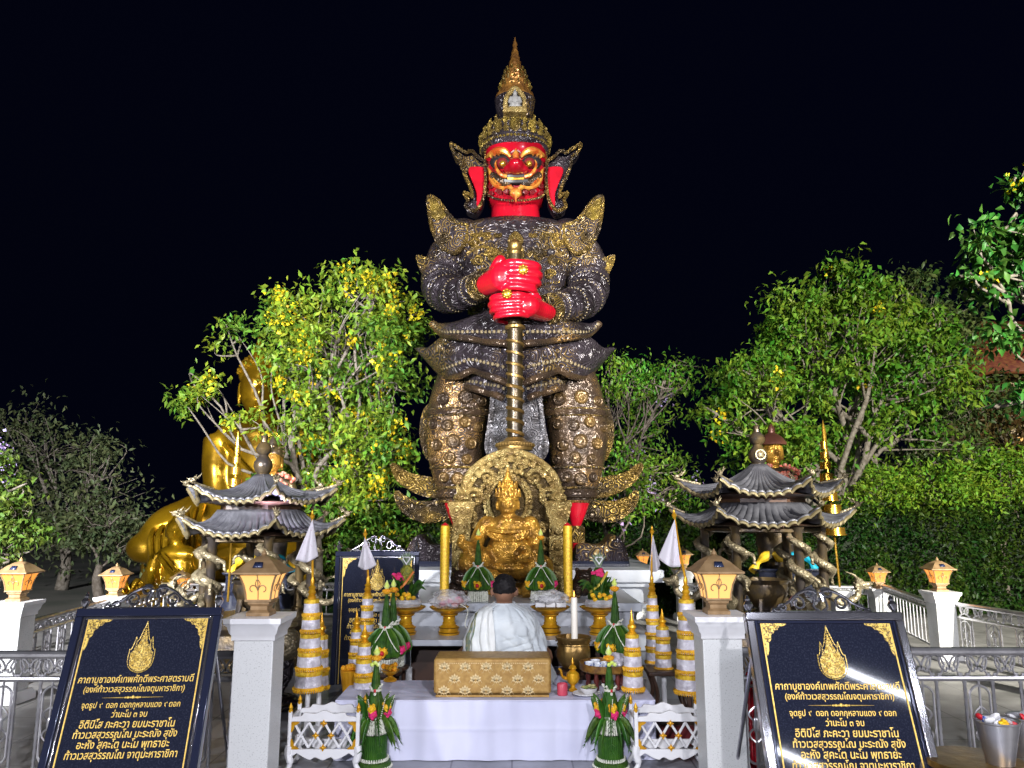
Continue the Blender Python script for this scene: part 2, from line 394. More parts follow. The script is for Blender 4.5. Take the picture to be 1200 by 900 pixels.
M['blossom_y'] = leafmat('yellow_blossom', (.50, .40, .015), (.62, .50, .02), .25)
M['blossom_p'] = leafmat('lilac_blossom', (.42, .30, .60), (.5, .4, .65), .2)
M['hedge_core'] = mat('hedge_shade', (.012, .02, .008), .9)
M['rooftile'] = mat('warm_tinted_roof_tile', (.24, .085, .03), .5, 0, (.15, .03, .02), 9)  # warm lamp light put into the tile colour
M['plaster'] = mat('cream_plaster', (.55, .42, .26), .7, 0, (.48, .36, .22), 2)

# ================================================================== SETTING
def paving(name, col, col2, sx, sy, joint, rough):
    m = bpy.data.materials.new(name); m.use_nodes = True; n = m.node_tree; L = n.links; b = n.nodes['Principled BSDF']
    tc = n.nodes.new('ShaderNodeTexCoord'); br = n.nodes.new('ShaderNodeTexBrick'); br.offset = 0
    br.inputs['Color1'].default_value = (*col, 1); br.inputs['Color2'].default_value = (*col2, 1); br.inputs['Mortar'].default_value = (*joint, 1)
    br.inputs['Scale'].default_value = 1; br.inputs['Mortar Size'].default_value = .006; br.inputs['Brick Width'].default_value = sx; br.inputs['Row Height'].default_value = sy
    L.new(tc.outputs['Object'], br.inputs['Vector'])
    no = n.nodes.new('ShaderNodeTexNoise'); no.inputs['Scale'].default_value = 3.2; no.inputs['Detail'].default_value = 8; L.new(tc.outputs['Object'], no.inputs['Vector'])
    mr = n.nodes.new('ShaderNodeMapRange'); mr.inputs[1].default_value = .3; mr.inputs[2].default_value = .7; mr.inputs[3].default_value = .6; mr.inputs[4].default_value = 1.25; L.new(no.outputs[0], mr.inputs[0])
    mx = n.nodes.new('ShaderNodeMix'); mx.data_type = 'RGBA'; mx.blend_type = 'MULTIPLY'; mx.inputs[0].default_value = 1
    L.new(br.outputs[0], mx.inputs[6]); L.new(mr.outputs[0], mx.inputs[7]); L.new(mx.outputs[2], b.inputs['Base Color'])
    m2 = n.nodes.new('ShaderNodeMapRange'); m2.inputs[3].default_value = rough - .08; m2.inputs[4].default_value = rough + .15; L.new(no.outputs[0], m2.inputs[0]); L.new(m2.outputs[0], b.inputs['Roughness'])
    return m
g = MB(); g.add([(-300, -60, 0), (300, -60, 0), (300, 500, 0), (-300, 500, 0)], [(0, 1, 2, 3)])
tag(g.build('ground', mat('dark_ground', (.05, .055, .04), .9, 0, (.09, .085, .07), .7), smooth=0), kind='structure')
g = MB(); g.add([(-9, -4, .004), (9.6, -4, .004), (9.6, 12.6, .004), (-9, 12.6, .004)], [(0, 1, 2, 3)])
tag(g.build('pavement', paving('grey_paving', (.27, .26, .25), (.30, .29, .28), .6, .6, (.12, .12, .11), .5), smooth=0), kind='structure')
g = MB(); g.add([(-2.3, 1, .008), (2.3, 1, .008), (2.3, 10, .008), (-2.3, 10, .008)], [(0, 1, 2, 3)])
tag(g.build('path', paving('polished_tile', (.25, .26, .29), (.28, .29, .32), .4, .4, (.10, .10, .12), .3), smooth=0), kind='structure')

# ---- pillars and lanterns
def pillar(x, y, cz, wd, label, rz=0):
    t = thing('gate_pillar', (x, y, 0), label, 'pillar', 'white pillars of the fence', rz); h = wd / 2
    b = MB(); b.square([(h * .93, .1), (h * .93, cz - .13)]); b.build('shaft', M['terrazzo'], t, local=True, bevel=.006)
    b = MB(); b.square([(h * .96, cz - .13), (h * 1.02, cz - .128), (h * 1.03, cz - .10), (h * 1.12, cz - .085), (h * 1.2, cz - .05), (h * 1.34, cz - .03), (h * 1.36, cz)]); b.build('cap', M['white'], t, local=True)
    b = MB(); b.square([(h * 1.3, .009), (h * 1.3, .06), (h * 1.1, .1)]); b.build('base', M['white'], t, local=True)
    return t
def make_lantern(glow):
    t = thing('pillar_lantern', (0, 0, 0), 'lamp', 'lantern', 'amber lanterns on the pillars')
    b = MB(); b.square([(.075, 0), (.075, .02), (.055, .035), (.055, .055), (.07, .07), (.07, .085)]); b.build('base', M['lamp_metal'], t, local=True)
    prof = [(.078, .086), (.083, .13), (.094, .18), (.112, .225), (.122, .24)]
    b = MB(); b.square(prof); b.build('lamp_glass', glow, t, local=True, smooth=60)
    fr = MB()
    for i in range(4):
        a = PI / 4 + i * PI / 2
        fr.tube([(r * 2 ** .5 * math.cos(a), r * 2 ** .5 * math.sin(a), z) for r, z in prof], .007, 5)
    for i in range(4):
        E = Matrix.Rotation(i * PI / 2, 4, 'Z')
        fr.tube([(0, -r - .002, z) for r, z in prof], .0035, 5, E)
    fr.square([(.086, .084), (.086, .096)]); fr.build('frame', M['lamp_metal'], t, local=True)
    sc = MB()
    def off(z): return -(interp([(z0, r0) for r0, z0 in prof], z) + .005)
    for i in range(4):
        E = Matrix.Rotation(i * PI / 2, 4, 'Z')
        for sgn in (-1, 1):
            pts = []
            for k in range(15):
                u = k / 14; a = u * 4.6; r = .030 * (1 - .6 * u)
                x = sgn * (.034 + r * math.cos(a + PI)); z = .155 + r * math.sin(a)
                pts.append((x, off(z), z))
            sc.tube(pts, .0035, 5, E)
            sc.tube([(sgn * .002, off(.15), .15), (sgn * .016, off(.19), .19), (sgn * .006, off(.212), .212)], .003, 5, E)
        sc.ell((0, off(.165), .165), (.006, .004, .016), 6, 5, E); sc.ell((0, off(.215), .215), (.005, .004, .011), 6, 5, E)
    sc.build('scroll_ironwork', M['lamp_metal'], t, local=True)
    r = MB(); r.square([(.128, .238), (.158, .246), (.158, .256), (.13, .272), (.085, .312), (.04, .34), (.014, .348)]); rf = r.build('roof', M['lamp_metal'], t, local=True)
    f = MB(); f.lathe([(.014, .346), (.02, .356), (.016, .366), (.009, .374), (.003, .386)], seg=12); f.build('finial', M['lamp_metal'], t, local=True)
    s = MB()
    n = Vector((0, -.04, .045)).normalized(); u = Vector((1, 0, 0)); v = n.cross(u); c = Vector((0, -.108, .295)) + n * .004
    s.add([c - u * .032 - v * .022, c + u * .032 - v * .022, c + u * .026 + v * .022, c - u * .026 + v * .022], [(0, 1, 2, 3)])
    s.build('solar_panel', M['solar'], t, local=True, solid=.004)
    return t
LANT = [None, None]
def lantern(x, y, z, s, label, deep=0, rz=0):
    if LANT[deep] is None:
        LANT[deep] = make_lantern(M['lamp_glow_deep' if deep else 'lamp_glow']); t = LANT[deep]
        t['label'] = label
    else:
        t = copy_tree(LANT[deep], label=label)
    s *= .92; t.location = (x, y, z); t.rotation_euler = (0, 0, rz); t.scale = (s, s, s * 1.1)
    return t
def post(px, capy, D, wd, s, plabel, llabel, deep=1, rz=0):
    p = at(px, capy, D); pillar(p.x, D + wd / 2, p.z, wd, plabel, rz); lantern(p.x, D + wd / 2, p.z + .001, s, llabel, deep, rz)
    return p
NL = post(298, 724, 4.7, .25, 1.0, 'large white pillar just right of the left stone notice', 'large amber lantern with solar top right of the left notice', 0)
NR = post(846, 722, 4.7, .25, .98, 'large white pillar just left of the right stone notice', 'large amber lantern left of the right stone notice', 0)
FA = post(10, 706, 7.0, .24, .98, 'white pillar cut by the left edge of the photo', 'deep amber lantern at the left edge of the photo')
FB = post(128, 700, 9.0, .24, .95, 'white pillar behind the top left corner of the left notice', 'amber lantern behind the left end of the left notice')
FC = post(208, 696, 12.0, .24, .92, 'small far white pillar before the golden disciple figure', 'small amber lantern in front of the golden disciple figure')
GA = post(1108, 694, 9.0, .24, .98, 'white pillar with rail end by the clipped hedge', 'amber lantern before the hedge, rightmost in the photo')
GB = post(1034, 690, 11.5, .24, .92, 'white pillar behind the right top corner of the right notice', 'small amber lantern above the right end of the right notice')
GC = post(803, 668, 12.2, .24, .92, 'far white pillar hidden behind the tall right flag', 'small amber lantern just right of the tall right flag')
GD = post(755, 667, 12.4, .22, .8, 'far white pillar behind the statue pedestal', 'small amber lantern behind the two right flags')
GE = at(983, 692, 10.6); pillar(GE.x, GE.y, GE.z, .2, 'short white post under the golden tiered parasol')

# ---- stainless steel fences
def fence(A, B, z0, zt, zm, n, label, oval=True):
    A = Vector(A); B = Vector(B); d = (B - A); Lg = d.length; ang = math.atan2(d.y, d.x)
    t = thing('steel_fence', (A.x, A.y, 0), label, 'fence', 'stainless steel railings')
    m = MB()
    m.tube([(0, 0, zt), (Lg, 0, zt)], .025, 10); m.tube([(0, 0, zm), (Lg, 0, zm)], .017, 8); m.tube([(0, 0, z0), (Lg, 0, z0)], .017, 8)
    m.build('rails', M['stain'], t, local=True)
    st = Lg / n; bar = None; sc = None; ov = None
    for i in range(n + 1):
        x = min(max(i * st, .03), Lg - .03)
        if bar is None:
            b = MB(); pts = [(0, 0, z0 + (zm - z0) * k / 24) for k in range(25)]
            b.tube(pts, [.0085 + .0035 * (k % 2) for k in range(25)], 7); bar = b.build('baluster', M['stain'], t, local=True); o = bar
        else:
            o = bar.copy(); COL.objects.link(o); o.parent = t
        o.location = (x, 0, 0)
    for i in range(n):
        x = (i + .5) * st
        if sc is None:
            b = MB(); h = (zt - zm) / 2; c = (zt + zm) / 2
            for sg in (-1, 1):
                pts = [(sg * (.032 + .035 * (1 - .5 * k / 15) * math.cos(PI + k * .42)), 0, c + h * .8 * (1 - .5 * k / 15) * math.sin(k * .42 - .5)) for k in range(16)]
                b.tube(pts, .007, 6)
                b.tube([(sg * .065, 0, c + h), (sg * .03, 0, c), (sg * .065, 0, c - h)], .007, 6)
                b.ell((sg * .065, 0, c + h * .72), .013, 7, 5); b.ell((sg * .065, 0, c - h * .72), .013, 7, 5)
            sc = b.build('scroll', M['stain'], t, local=True); o = sc
        else:
            o = sc.copy(); COL.objects.link(o); o.parent = t
        o.location = (x, 0, 0)
        if oval and i % 2 == 0:
            if ov is None:
                b = MB(); hh = (zm - z0) * .42; c = (zm + z0) / 2; rw = min(st * .36, .085)
                ring = [(rw * math.cos(a), 0, c + math.copysign(min(hh, abs(math.sin(a)) * rw + (hh - rw) * (1 if abs(math.sin(a)) > .02 else 0)), math.sin(a))) for a in [k * 2 * PI / 32 for k in range(33)]]
                b.tube(ring, .0075, 6); b.tube([(0, 0, z0), (0, 0, zm)], .0075, 6)
                for sg in (-1, 1):
                    for zz in (-1, 1):
                        b.tube([(sg * (.01 + .03 * math.sin(k * .5)), 0, c + zz * (.02 + .012 * k)) for k in range(8)], .006, 5)
                b.ell((0, 0, c), (.02, .012, .05), 8, 6)
                ov = b.build('oval_panel', M['stain'], t, local=True); o = ov
            else:
                o = ov.copy(); COL.objects.link(o); o.parent = t
            o.location = (x, 0, 0)
    t.rotation_euler = (0, 0, ang)
    return t
fence((-4.3, 4.85, 0), (NL.x - .13, 4.85, 0), .14, .80, .66, 18, 'near steel railing with scrolls left of the left notice')
fence((NR.x + .13, 4.85, 0), (4.4, 4.85, 0), .14, .82, .665, 18, 'near steel railing with oval panels right of the right notice')
fence((FA.x + .05, FA.y + .25, 0), (FB.x, FB.y, 0), .12, .66, .56, 12, 'steel side railing between two left lantern pillars')
fence((FB.x, FB.y + .25, 0), (FC.x, FC.y, 0), .12, .58, .48, 14, 'far steel railing before the golden lotus figures')
fence((GA.x + .12, GA.y, 0), (5.75, 5.6, 0), .1, .62, .48, 18, 'steel side railing right of the rightmost lantern pillar')
fence((GA.x, GA.y + .25, 0), (GB.x, GB.y, 0), .1, .60, .52, 16, 'steel railing between the two pillars by the hedge', False)
fence((GB.x, GB.y + .2, 0), (GC.x, 12.2, 0), .1, .55, .46, 22, 'farthest steel railing in front of the hedge foot', False)
fence((FC.x, 12.2, 0), (-1.0, 12.3, 0), .1, .55, .46, 24, 'low steel railing behind the left incense pavilion', False)

# ---- leaves
NPR = np.random.default_rng(5)
def leaf_mesh(name, m, parent, cen, size, aspect=.42, droop=.4, out=None):
    """one small folded blade per point"""
    cen = np.asarray(cen, float); n = len(cen)
    d = NPR.normal(size=(n, 3)); d[:, 2] -= droop * 1.2
    if out is not None: d += out
    d /= np.linalg.norm(d, axis=1)[:, None]
    s = np.cross(d, NPR.normal(size=(n, 3)) + (np.array([0, 0, 1.4]))); s /= np.linalg.norm(s, axis=1)[:, None] + 1e-9
    nrm = np.cross(s, d)
    L = size * NPR.uniform(.65, 1.3, (n, 1)); W = L * aspect * NPR.uniform(.8, 1.2, (n, 1))
    v = np.empty((n, 6, 3))
    v[:, 0] = cen; v[:, 1] = cen + d * L * .42 + s * W * .5 + nrm * W * .22; v[:, 2] = cen + d * L - nrm * L * .14
    v[:, 3] = cen + d * L * .42 - s * W * .5 + nrm * W * .22; v[:, 4] = cen + d * L * .45; v[:, 5] = cen + d * L * .72 - nrm * L * .04
    o = (np.arange(n) * 6)[:, None]
    tri = np.concatenate([o + np.array([[0, 4, 1]]), o + np.array([[1, 4, 2]]), o + np.array([[0, 3, 4]]), o + np.array([[4, 3, 2]])], 1).reshape(-1)
    v = v[:, :5]; o = (np.arange(n) * 5)[:, None]
    tri = np.concatenate([o + np.array([[0, 4, 1]]), o + np.array([[1, 4, 2]]), o + np.array([[0, 3, 4]]), o + np.array([[4, 3, 2]])], 1).reshape(-1)
    me = bpy.data.meshes.new(name); me.vertices.add(n * 5); me.loops.add(n * 12); me.polygons.add(n * 4)
    me.vertices.foreach_set('co', (v - np.array(wloc(parent) if parent else (0, 0, 0))).reshape(-1))
    me.loops.foreach_set('vertex_index', tri); me.polygons.foreach_set('loop_start', np.arange(n * 4) * 3); me.polygons.foreach_set('loop_total', np.full(n * 4, 3))
    me.update(calc_edges=True); me.materials.append(m)
    ob = bpy.data.objects.new(name, me); COL.objects.link(ob); ob.parent = parent
    return ob
def tree(name, label, bx, D, ells, lm, bm, ncl, per, spread, size, depth=1.3, fork=.35, tr=.13, droop=.4, aspect=.42, blossom=None, hollow=.0, seed=1, base_z=0.0, twig=.7):
    """ells: (px, py, rx px, ry px, weight) outline of the crown at depth D; leaves gather in small tufts at the ends of twigs"""
    rr = random.Random(seed); t = thing(name, (bx, D, base_z), label, 'tree')
    E = []
    for e in ells:
        c = at(e[0], e[1], D); E.append((c, pxs(e[2], e[1], D), pxs(e[3], e[1], D), e[4] if len(e) > 4 else 1.0, e[5] if len(e) > 5 else 0.0))
    zmax = max(c.z for c, *_ in E); fk = Vector((bx + rr.uniform(-.1, .1), D, base_z + (zmax - base_z) * fork))
    tk = MB(); trunk = curve([(bx, D, base_z), (bx + rr.uniform(-.1, .1), D + rr.uniform(-.1, .1), base_z + (fk.z - base_z) * .55), fk], 6)
    tk.tube(trunk, [tr * (1.25 - .45 * i / (len(trunk) - 1)) for i in range(len(trunk))], 10); tk.build('trunk', bm, t, smooth=180)
    br = MB(); ends = []; W = sum(e[1] * e[2] * e[3] for e in E)
    for c, rx, rz, wt, dy in E:
        c = c + Vector((0, dy, 0)); ll = (c - fk).length; jt = lambda a: Vector((rr.uniform(-a, a), rr.uniform(-a, a), rr.uniform(-a * .6, a)))
        s0 = fk if rr.random() < .6 else Vector(trunk[rr.randrange(len(trunk) * 2 // 3, len(trunk))])
        limb = curve([s0 - Vector((0, 0, .08)), s0.lerp(c, .3) + jt(.16 * ll), s0.lerp(c, .62) + jt(.13 * ll), s0.lerp(c, .85) + jt(.08 * ll), c + jt(.05 * ll)], 3); r0 = tr * (.24 + .3 * min(1, rx / 1.2))
        br.tube(limb, [r0 * (1 - .75 * i / (len(limb) - 1)) for i in range(len(limb))], 7)
        k = max(3, int(ncl * rx * rz * wt / W))
        for _ in range(k):
            while True:
                q = Vector((rr.uniform(-1, 1), rr.uniform(-1, 1), rr.uniform(-1, 1)))
                if hollow < q.length <= 1: break
            p = c + Vector((q.x * rx, q.y * min(depth, (rx + rz) * .6), q.z * rz)); ends.append(p)
            if rr.random() < twig:
                a = limb[rr.randrange(2 + len(limb) // 4, len(limb))]
                mm = a.lerp(p, .5) + Vector((rr.uniform(-.22, .22), rr.uniform(-.2, .2), rr.uniform(-.1, .2)))
                tw = curve([a, mm, p], 4); br.tube(tw, [.022 * (1 - .8 * i / (len(tw) - 1)) * (.6 + tr * 3) for i in range(len(tw))], 5)
    br.build('branches', bm, t, smooth=180)
    ends = np.array([tuple(p) for p in ends]); n = len(ends)
    dens = NPR.uniform(.25, 1.75, n); idx = np.repeat(np.arange(n), np.maximum(2, (per * dens).astype(int)))
    sp = NPR.uniform(.6, 1.4, n)[idx][:, None] * spread
    pts = ends[idx] + NPR.normal(size=(len(idx), 3)) * sp * np.array([1, 1, .7])
    leaf_mesh('crown', lm, t, pts, size, aspect, droop)
    if blossom:
        bmat, frac, nper, bs = blossom
        sel = ends[NPR.random(n) < frac]
        if len(sel):
            idx = np.repeat(np.arange(len(sel)), (nper * NPR.uniform(.4, 1.8, len(sel))).astype(int) + 2)
            pts = sel[idx] + NPR.normal(size=(len(idx), 3)) * np.array([.06, .06, .075]) - np.array([0, .10, .04])
            leaf_mesh('blossoms', bmat, t, pts, bs, .9, .3)
    return t
tree('golden_shower_tree', 'tall tree full of hanging yellow blossom left of the giant statue', at(372, 600, 12.2).x, 12.2,
     [(400, 405, 86, 66), (340, 372, 46, 34), (432, 345, 54, 32), (448, 440, 52, 80), (382, 475, 40, 58), (415, 520, 74, 56), (470, 380, 30, 45), (400, 585, 80, 40, .8), (345, 405, 34, 40, .8), (440, 560, 50, 60, .9), (425, 318, 26, 12, .8),
      (240, 455, 36, 22, .8, -.2), (262, 392, 26, 20, .8, -.2), (222, 474, 16, 8, .6, -.2), (345, 440, 24, 36, .8), (346, 520, 30, 50, .9), (325, 560, 24, 20, .6), (325, 505, 18, 14, .8, -.3), (292, 488, 22, 7, .5, -.3)],
     M['leaf_cassia'], M['bark'], 380, 50, .135, .12, depth=1.5, fork=.28, tr=.11, blossom=(M['blossom_y'], .30, 24, .062), seed=3)
tree('rain_tree', 'broad bright green tree behind the right incense pavilion', at(985, 600, 13.6).x, 13.6,
     [(900, 470, 62, 62), (880, 440, 44, 40), (960, 400, 70, 66), (935, 370, 50, 34), (1000, 345, 52, 38), (1045, 400, 62, 52), (1080, 440, 60, 46), (900, 530, 60, 44, .9), (1000, 480, 60, 50, .55), (1060, 510, 70, 44, .55), (985, 322, 26, 16, .8), (1100, 380, 22, 26, .8), (845, 490, 26, 40, .8), (950, 540, 60, 40, .7)],
     M['leaf_rain'], M['bark'], 340, 54, .14, .13, depth=1.6, fork=.3, tr=.14, blossom=(M['blossom_y'], .05, 20, .07), seed=11)
tree('olive_tree', 'dull olive green crown right behind the bright tree, over the hedge', at(1090, 600, 15).x, 15,
     [(1090, 400, 50, 50), (1110, 470, 66, 50, .7), (1060, 350, 36, 30, .7), (1130, 540, 60, 26, .7), (1040, 560, 70, 34, .8)],
     M['leaf_olive'], M['bark'], 260, 34, .18, .13, depth=1.5, tr=.13, seed=5)
tree('sparse_tree', 'sparse thin-twigged tree with pale flowers right of the statue', at(712, 600, 12.4).x, 12.4,
     [(745, 452, 40, 26), (780, 450, 36, 24), (800, 432, 24, 14, .8), (735, 430, 26, 12, .8), (760, 490, 40, 26, .7), (750, 540, 60, 36), (735, 580, 50, 34), (790, 575, 34, 34, .9), (722, 470, 16, 60, .7)],
     M['leaf_rain'], M['bark_dark'], 230, 26, .13, .085, depth=1.0, tr=.045, blossom=(M['blossom_p'], .035, 9, .05), seed=8)
tree('dark_tree', 'dim grey-green tree at the left with bare forked trunks', at(72, 690, 17).x, 17,
     [(60, 530, 60, 50), (125, 560, 44, 50), (30, 500, 40, 34), (95, 590, 60, 44), (20, 590, 40, 60), (150, 600, 28, 24, .8), (90, 640, 60, 34, .6), (110, 530, 26, 22, .7)],
     M['leaf_grey'], M['bark'], 190, 26, .24, .13, depth=2.2, fork=.3, tr=.11, seed=21)
tree('slender_tree', 'slender dark forked trunk beside the golden lotus', at(118, 690, 15).x, 15,
     [(125, 620, 34, 26, .7), (150, 640, 22, 20, .6), (85, 625, 30, 24, .6)], M['leaf_grey'], M['bark_dark'], 60, 24, .2, .14, tr=.08, fork=.5, seed=4)
tree('lilac_tree', 'lime leaved small tree with lilac flowers at the left edge', at(-30, 640, 8.5).x, 8.5,
     [(8, 605, 34, 14), (28, 622, 30, 12), (12, 580, 26, 14), (10, 655, 16, 10, .6), (-25, 610, 40, 50), (-5, 540, 18, 16, .6)],
     M['leaf_edge'], M['bark'], 120, 30, .085, .085, depth=.6, tr=.06, blossom=(M['blossom_p'], .0, 20, .05), seed=31)
tree('overhanging_tree', 'near tree reaching leafy boughs in from the right edge', at(1330, 700, 6.5).x, 6.5,
     [(1165, 278, 34, 20), (1140, 318, 38, 14, .8), (1190, 325, 26, 20), (1195, 290, 22, 26), (1172, 395, 16, 9, .7), (1204, 212, 10, 12, .7), (1196, 462, 12, 9, .7), (1260, 300, 50, 60), (1290, 420, 60, 60), (1280, 220, 50, 40)],
     M['leaf_near'], M['bark'], 150, 40, .085, .095, depth=.7, fork=.55, tr=.1, aspect=.5, droop=.7, blossom=(M['blossom_y'], .04, 16, .05), seed=41)
tree('warm_lit_tree', 'dim tree tinted brown as if warm lit before the red tiled roof', at(1180, 600, 17).x, 17,
     [(1175, 480, 40, 34), (1150, 530, 40, 30, .8), (1190, 540, 30, 30), (1140, 460, 26, 26, .6)], M['leaf_warm_lit'], M['bark_dark'], 120, 34, .24, .16, tr=.1, seed=17)
def bush(label, D, ells, lm, ncl, per, spread, size, seed):
    t = tree('bush', label, at(ells[0][0], 650, D).x, D, ells, lm, M['bark_dark'], ncl, per, spread, size, depth=.8, fork=.4, tr=.05, droop=.1, seed=seed, twig=.3)
    t['category'] = 'bush'; t['group'] = 'lime bushes growing above the hedge'
bush('lime green bush above the hedge, right of the golden parasol', 13.35, [(1030, 572, 40, 24), (1005, 592, 30, 16)], M['leaf_lime'], 90, 34, .13, .09, 2)
bush('lime green bush above the middle of the right hedge', 13.35, [(1095, 568, 44, 30), (1130, 584, 34, 22)], M['leaf_lime'], 110, 34, .13, .09, 6)
bush('bright lime bush above the hedge at the right edge', 13.3, [(1175, 556, 40, 28), (1150, 578, 36, 22), (1215, 560, 40, 40)], M['leaf_lime'], 130, 34, .13, .09, 9)
bush('yellow-green low bush behind the left back notice', 12.7, [(425, 625, 40, 22), (395, 645, 30, 22), (460, 640, 30, 30)], M['leaf_cassia'], 110, 32, .13, .09, 13)
def lime_twig():
    t = tree('bush', 'pale lilac flowering shrub at the left edge by the lime leaves', at(6, 650, 9.2).x, 9.2, [(8, 535, 16, 10), (-10, 560, 20, 20)], M['leaf_olive'], M['bark_dark'], 30, 14, .09, .08, depth=.4, fork=.5, tr=.03, blossom=(M['blossom_p'], .75, 34, .045), seed=77)
    t['category'] = 'bush'
lime_twig()

# ---- clipped hedge
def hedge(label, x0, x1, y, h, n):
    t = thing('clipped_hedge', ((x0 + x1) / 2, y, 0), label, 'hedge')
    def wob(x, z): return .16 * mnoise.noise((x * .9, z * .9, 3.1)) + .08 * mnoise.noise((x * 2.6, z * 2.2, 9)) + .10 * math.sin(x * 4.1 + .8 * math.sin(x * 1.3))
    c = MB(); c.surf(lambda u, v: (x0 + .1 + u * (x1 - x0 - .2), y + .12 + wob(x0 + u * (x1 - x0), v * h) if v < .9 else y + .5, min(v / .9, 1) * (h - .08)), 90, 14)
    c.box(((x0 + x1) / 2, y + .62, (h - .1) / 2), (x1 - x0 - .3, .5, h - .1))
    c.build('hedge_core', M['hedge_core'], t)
    x = NPR.uniform(x0, x1, n); z = NPR.uniform(0, h, n) ; P = []
    for a, b in zip(x, z):
        top = NPR.random() < .12; hh = h + .12 * mnoise.noise((a * 1.1, 0, 4))
        dd = wob(a, b)
        P.append((a, y + dd + NPR.normal() * .05, b * hh / h) if not top else (a, y + NPR.uniform(0, .9), hh + NPR.normal() * .06))
    leaf_mesh('hedge_foliage', M['leaf_hedge'], t, np.array(P), .085, .5, .15, out=np.array([0, -.7, .25]))
    return t
hedge('long clipped dark green hedge behind the railings and statue', -3.3, 11.5, 13.0, 1.72, 42000)

# ---- temple house beyond the trees
hb = thing('temple_house', (at(1270, 500, 22).x, 22, 0), 'cream temple house with red tiled roof tinted as if lamp lit at the right edge', 'building')
c = at(1160, 452, 22); cx = hb.location.x
b = MB(); b.box((cx, 24, 2.3), (4.0, 3.6, 4.6)); b.build('wall', M['plaster'], hb)
zt = at(1180, 410, 22).z; ze = at(1160, 440, 22).z
b = MB(); b.add([(c.x - .3, 21.4, ze), (cx + 3, 21.4, ze), (cx + 3, 24, zt + 1.3), (c.x + 1.2, 24, zt + 1.3), (c.x - .3, 26.5, ze), (cx + 3, 26.5, ze)], [(0, 1, 2, 3), (3, 2, 5, 4), (0, 3, 4)])
b.build('roof', M['rooftile'], hb, solid=.12)
b = MB(); b.box((cx, 21.95, ze - .32), (4.2, .3, .18)); b.build('eave_board', M['plaster'], hb)
for k in range(2):
    b = MB(); b.box((cx - 1.6 + k * 1.6, 22.17, 3.2), (.7, .04, 1.3)); wn = b.build('window', M['darkwood'], hb)
    b = MB(); b.box((cx - 1.6 + k * 1.6, 22.14, 3.2), (.56, .02, 1.16)); b.build('pane', M['lamp_glow'], wn)

# ================================================================== STATUE PEDESTAL
pz = at(604, 668, 9.5).z
pt = thing('statue_pedestal', (0.05, 9.5, 0), 'wide white moulded marble pedestal under the giant statue', 'pedestal')
def slab(hx, y0, y1, z0, z1, name, m='marble', bev=.012):
    b = MB(); b.box((.05, (y0 + y1) / 2, (z0 + z1) / 2), (2 * hx, y1 - y0, z1 - z0)); b.build(name, M[m], pt, bevel=bev)
slab(1.78, 9.5, 12.6, pz - .15, pz, 'cap'); slab(1.66, 9.56, 12.5, pz - .21, pz - .15, 'moulding'); slab(1.55, 9.64, 12.4, pz - .40, pz - .21, 'frieze')
slab(1.60, 9.58, 12.4, pz - .46, pz - .40, 'moulding'); slab(1.42, 9.72, 12.3, .2, pz - .46, 'shaft'); slab(1.62, 9.6, 12.4, .009, .2, 'plinth')
b = MB(); b.box((.05, 11.0, pz + .035), (2.9, 1.9, .07)); b.build('top_slab', M['stone'], pt, bevel=.01)
PZ = pz + .07

# ================================================================== GIANT GUARDIAN STATUE
SD = 11.0
def S(px, py, dy=0.0): return at(px, py, SD + dy)
def Q(px, py=400): return pxs(px, py, SD)
giant = thing('guardian_statue', (S(604, 664).x, SD, PZ), 'giant red-faced guardian statue in dark chased bronze holding a club', 'statue')
def sect(rows, name, m, dy=0, nu=40, ex=2.3, fr=.75, bk=.7, smooth=60):
    """rows of (py, x left, x right): a rounded body, front and back depth as shares of the half width"""
    b = MB(); R_ = []
    for r in rows:
        a, c = S(r[1], r[0], dy), S(r[2], r[0], dy); R_.append(((a.x + c.x) / 2, (c.x - a.x) / 2, a.z, r[3] if len(r) > 3 else fr))
    def fn(u, v):
        k = v * (len(R_) - 1); i = min(int(k), len(R_) - 2); t = k - i
        cx, hw, z, f = (lerp(R_[i][j], R_[i + 1][j], t) for j in range(4))
        a = 2 * PI * u; c, s = math.cos(a), math.sin(a)
        x = math.copysign(abs(c) ** (2 / ex), c) * hw; y = math.copysign(abs(s) ** (2 / ex), s) * hw * (f if s < 0 else bk)
        return (cx + x, SD + dy + y, z)
    b.surf(fn, nu, (len(R_) - 1) * 4 + 1, True)
    n = len(b.v); b.f.append(tuple(range(nu))); b.f.append(tuple(range(n - nu, n))[::-1])
    return b.build(name, M[m], giant, smooth=smooth) if name else b
torso = sect([(262, 568, 640, .7), (266, 548, 660, .6), (273, 536, 672, .58), (285, 532, 676, .62), (305, 534, 674, .7), (325, 540, 668, .72), (345, 547, 661, .72), (362, 552, 656, .74), (378, 550, 658, .8), (395, 544, 664, .8), (430, 540, 670, .75), (470, 545, 665, .6)], 'torso', 'bronze')
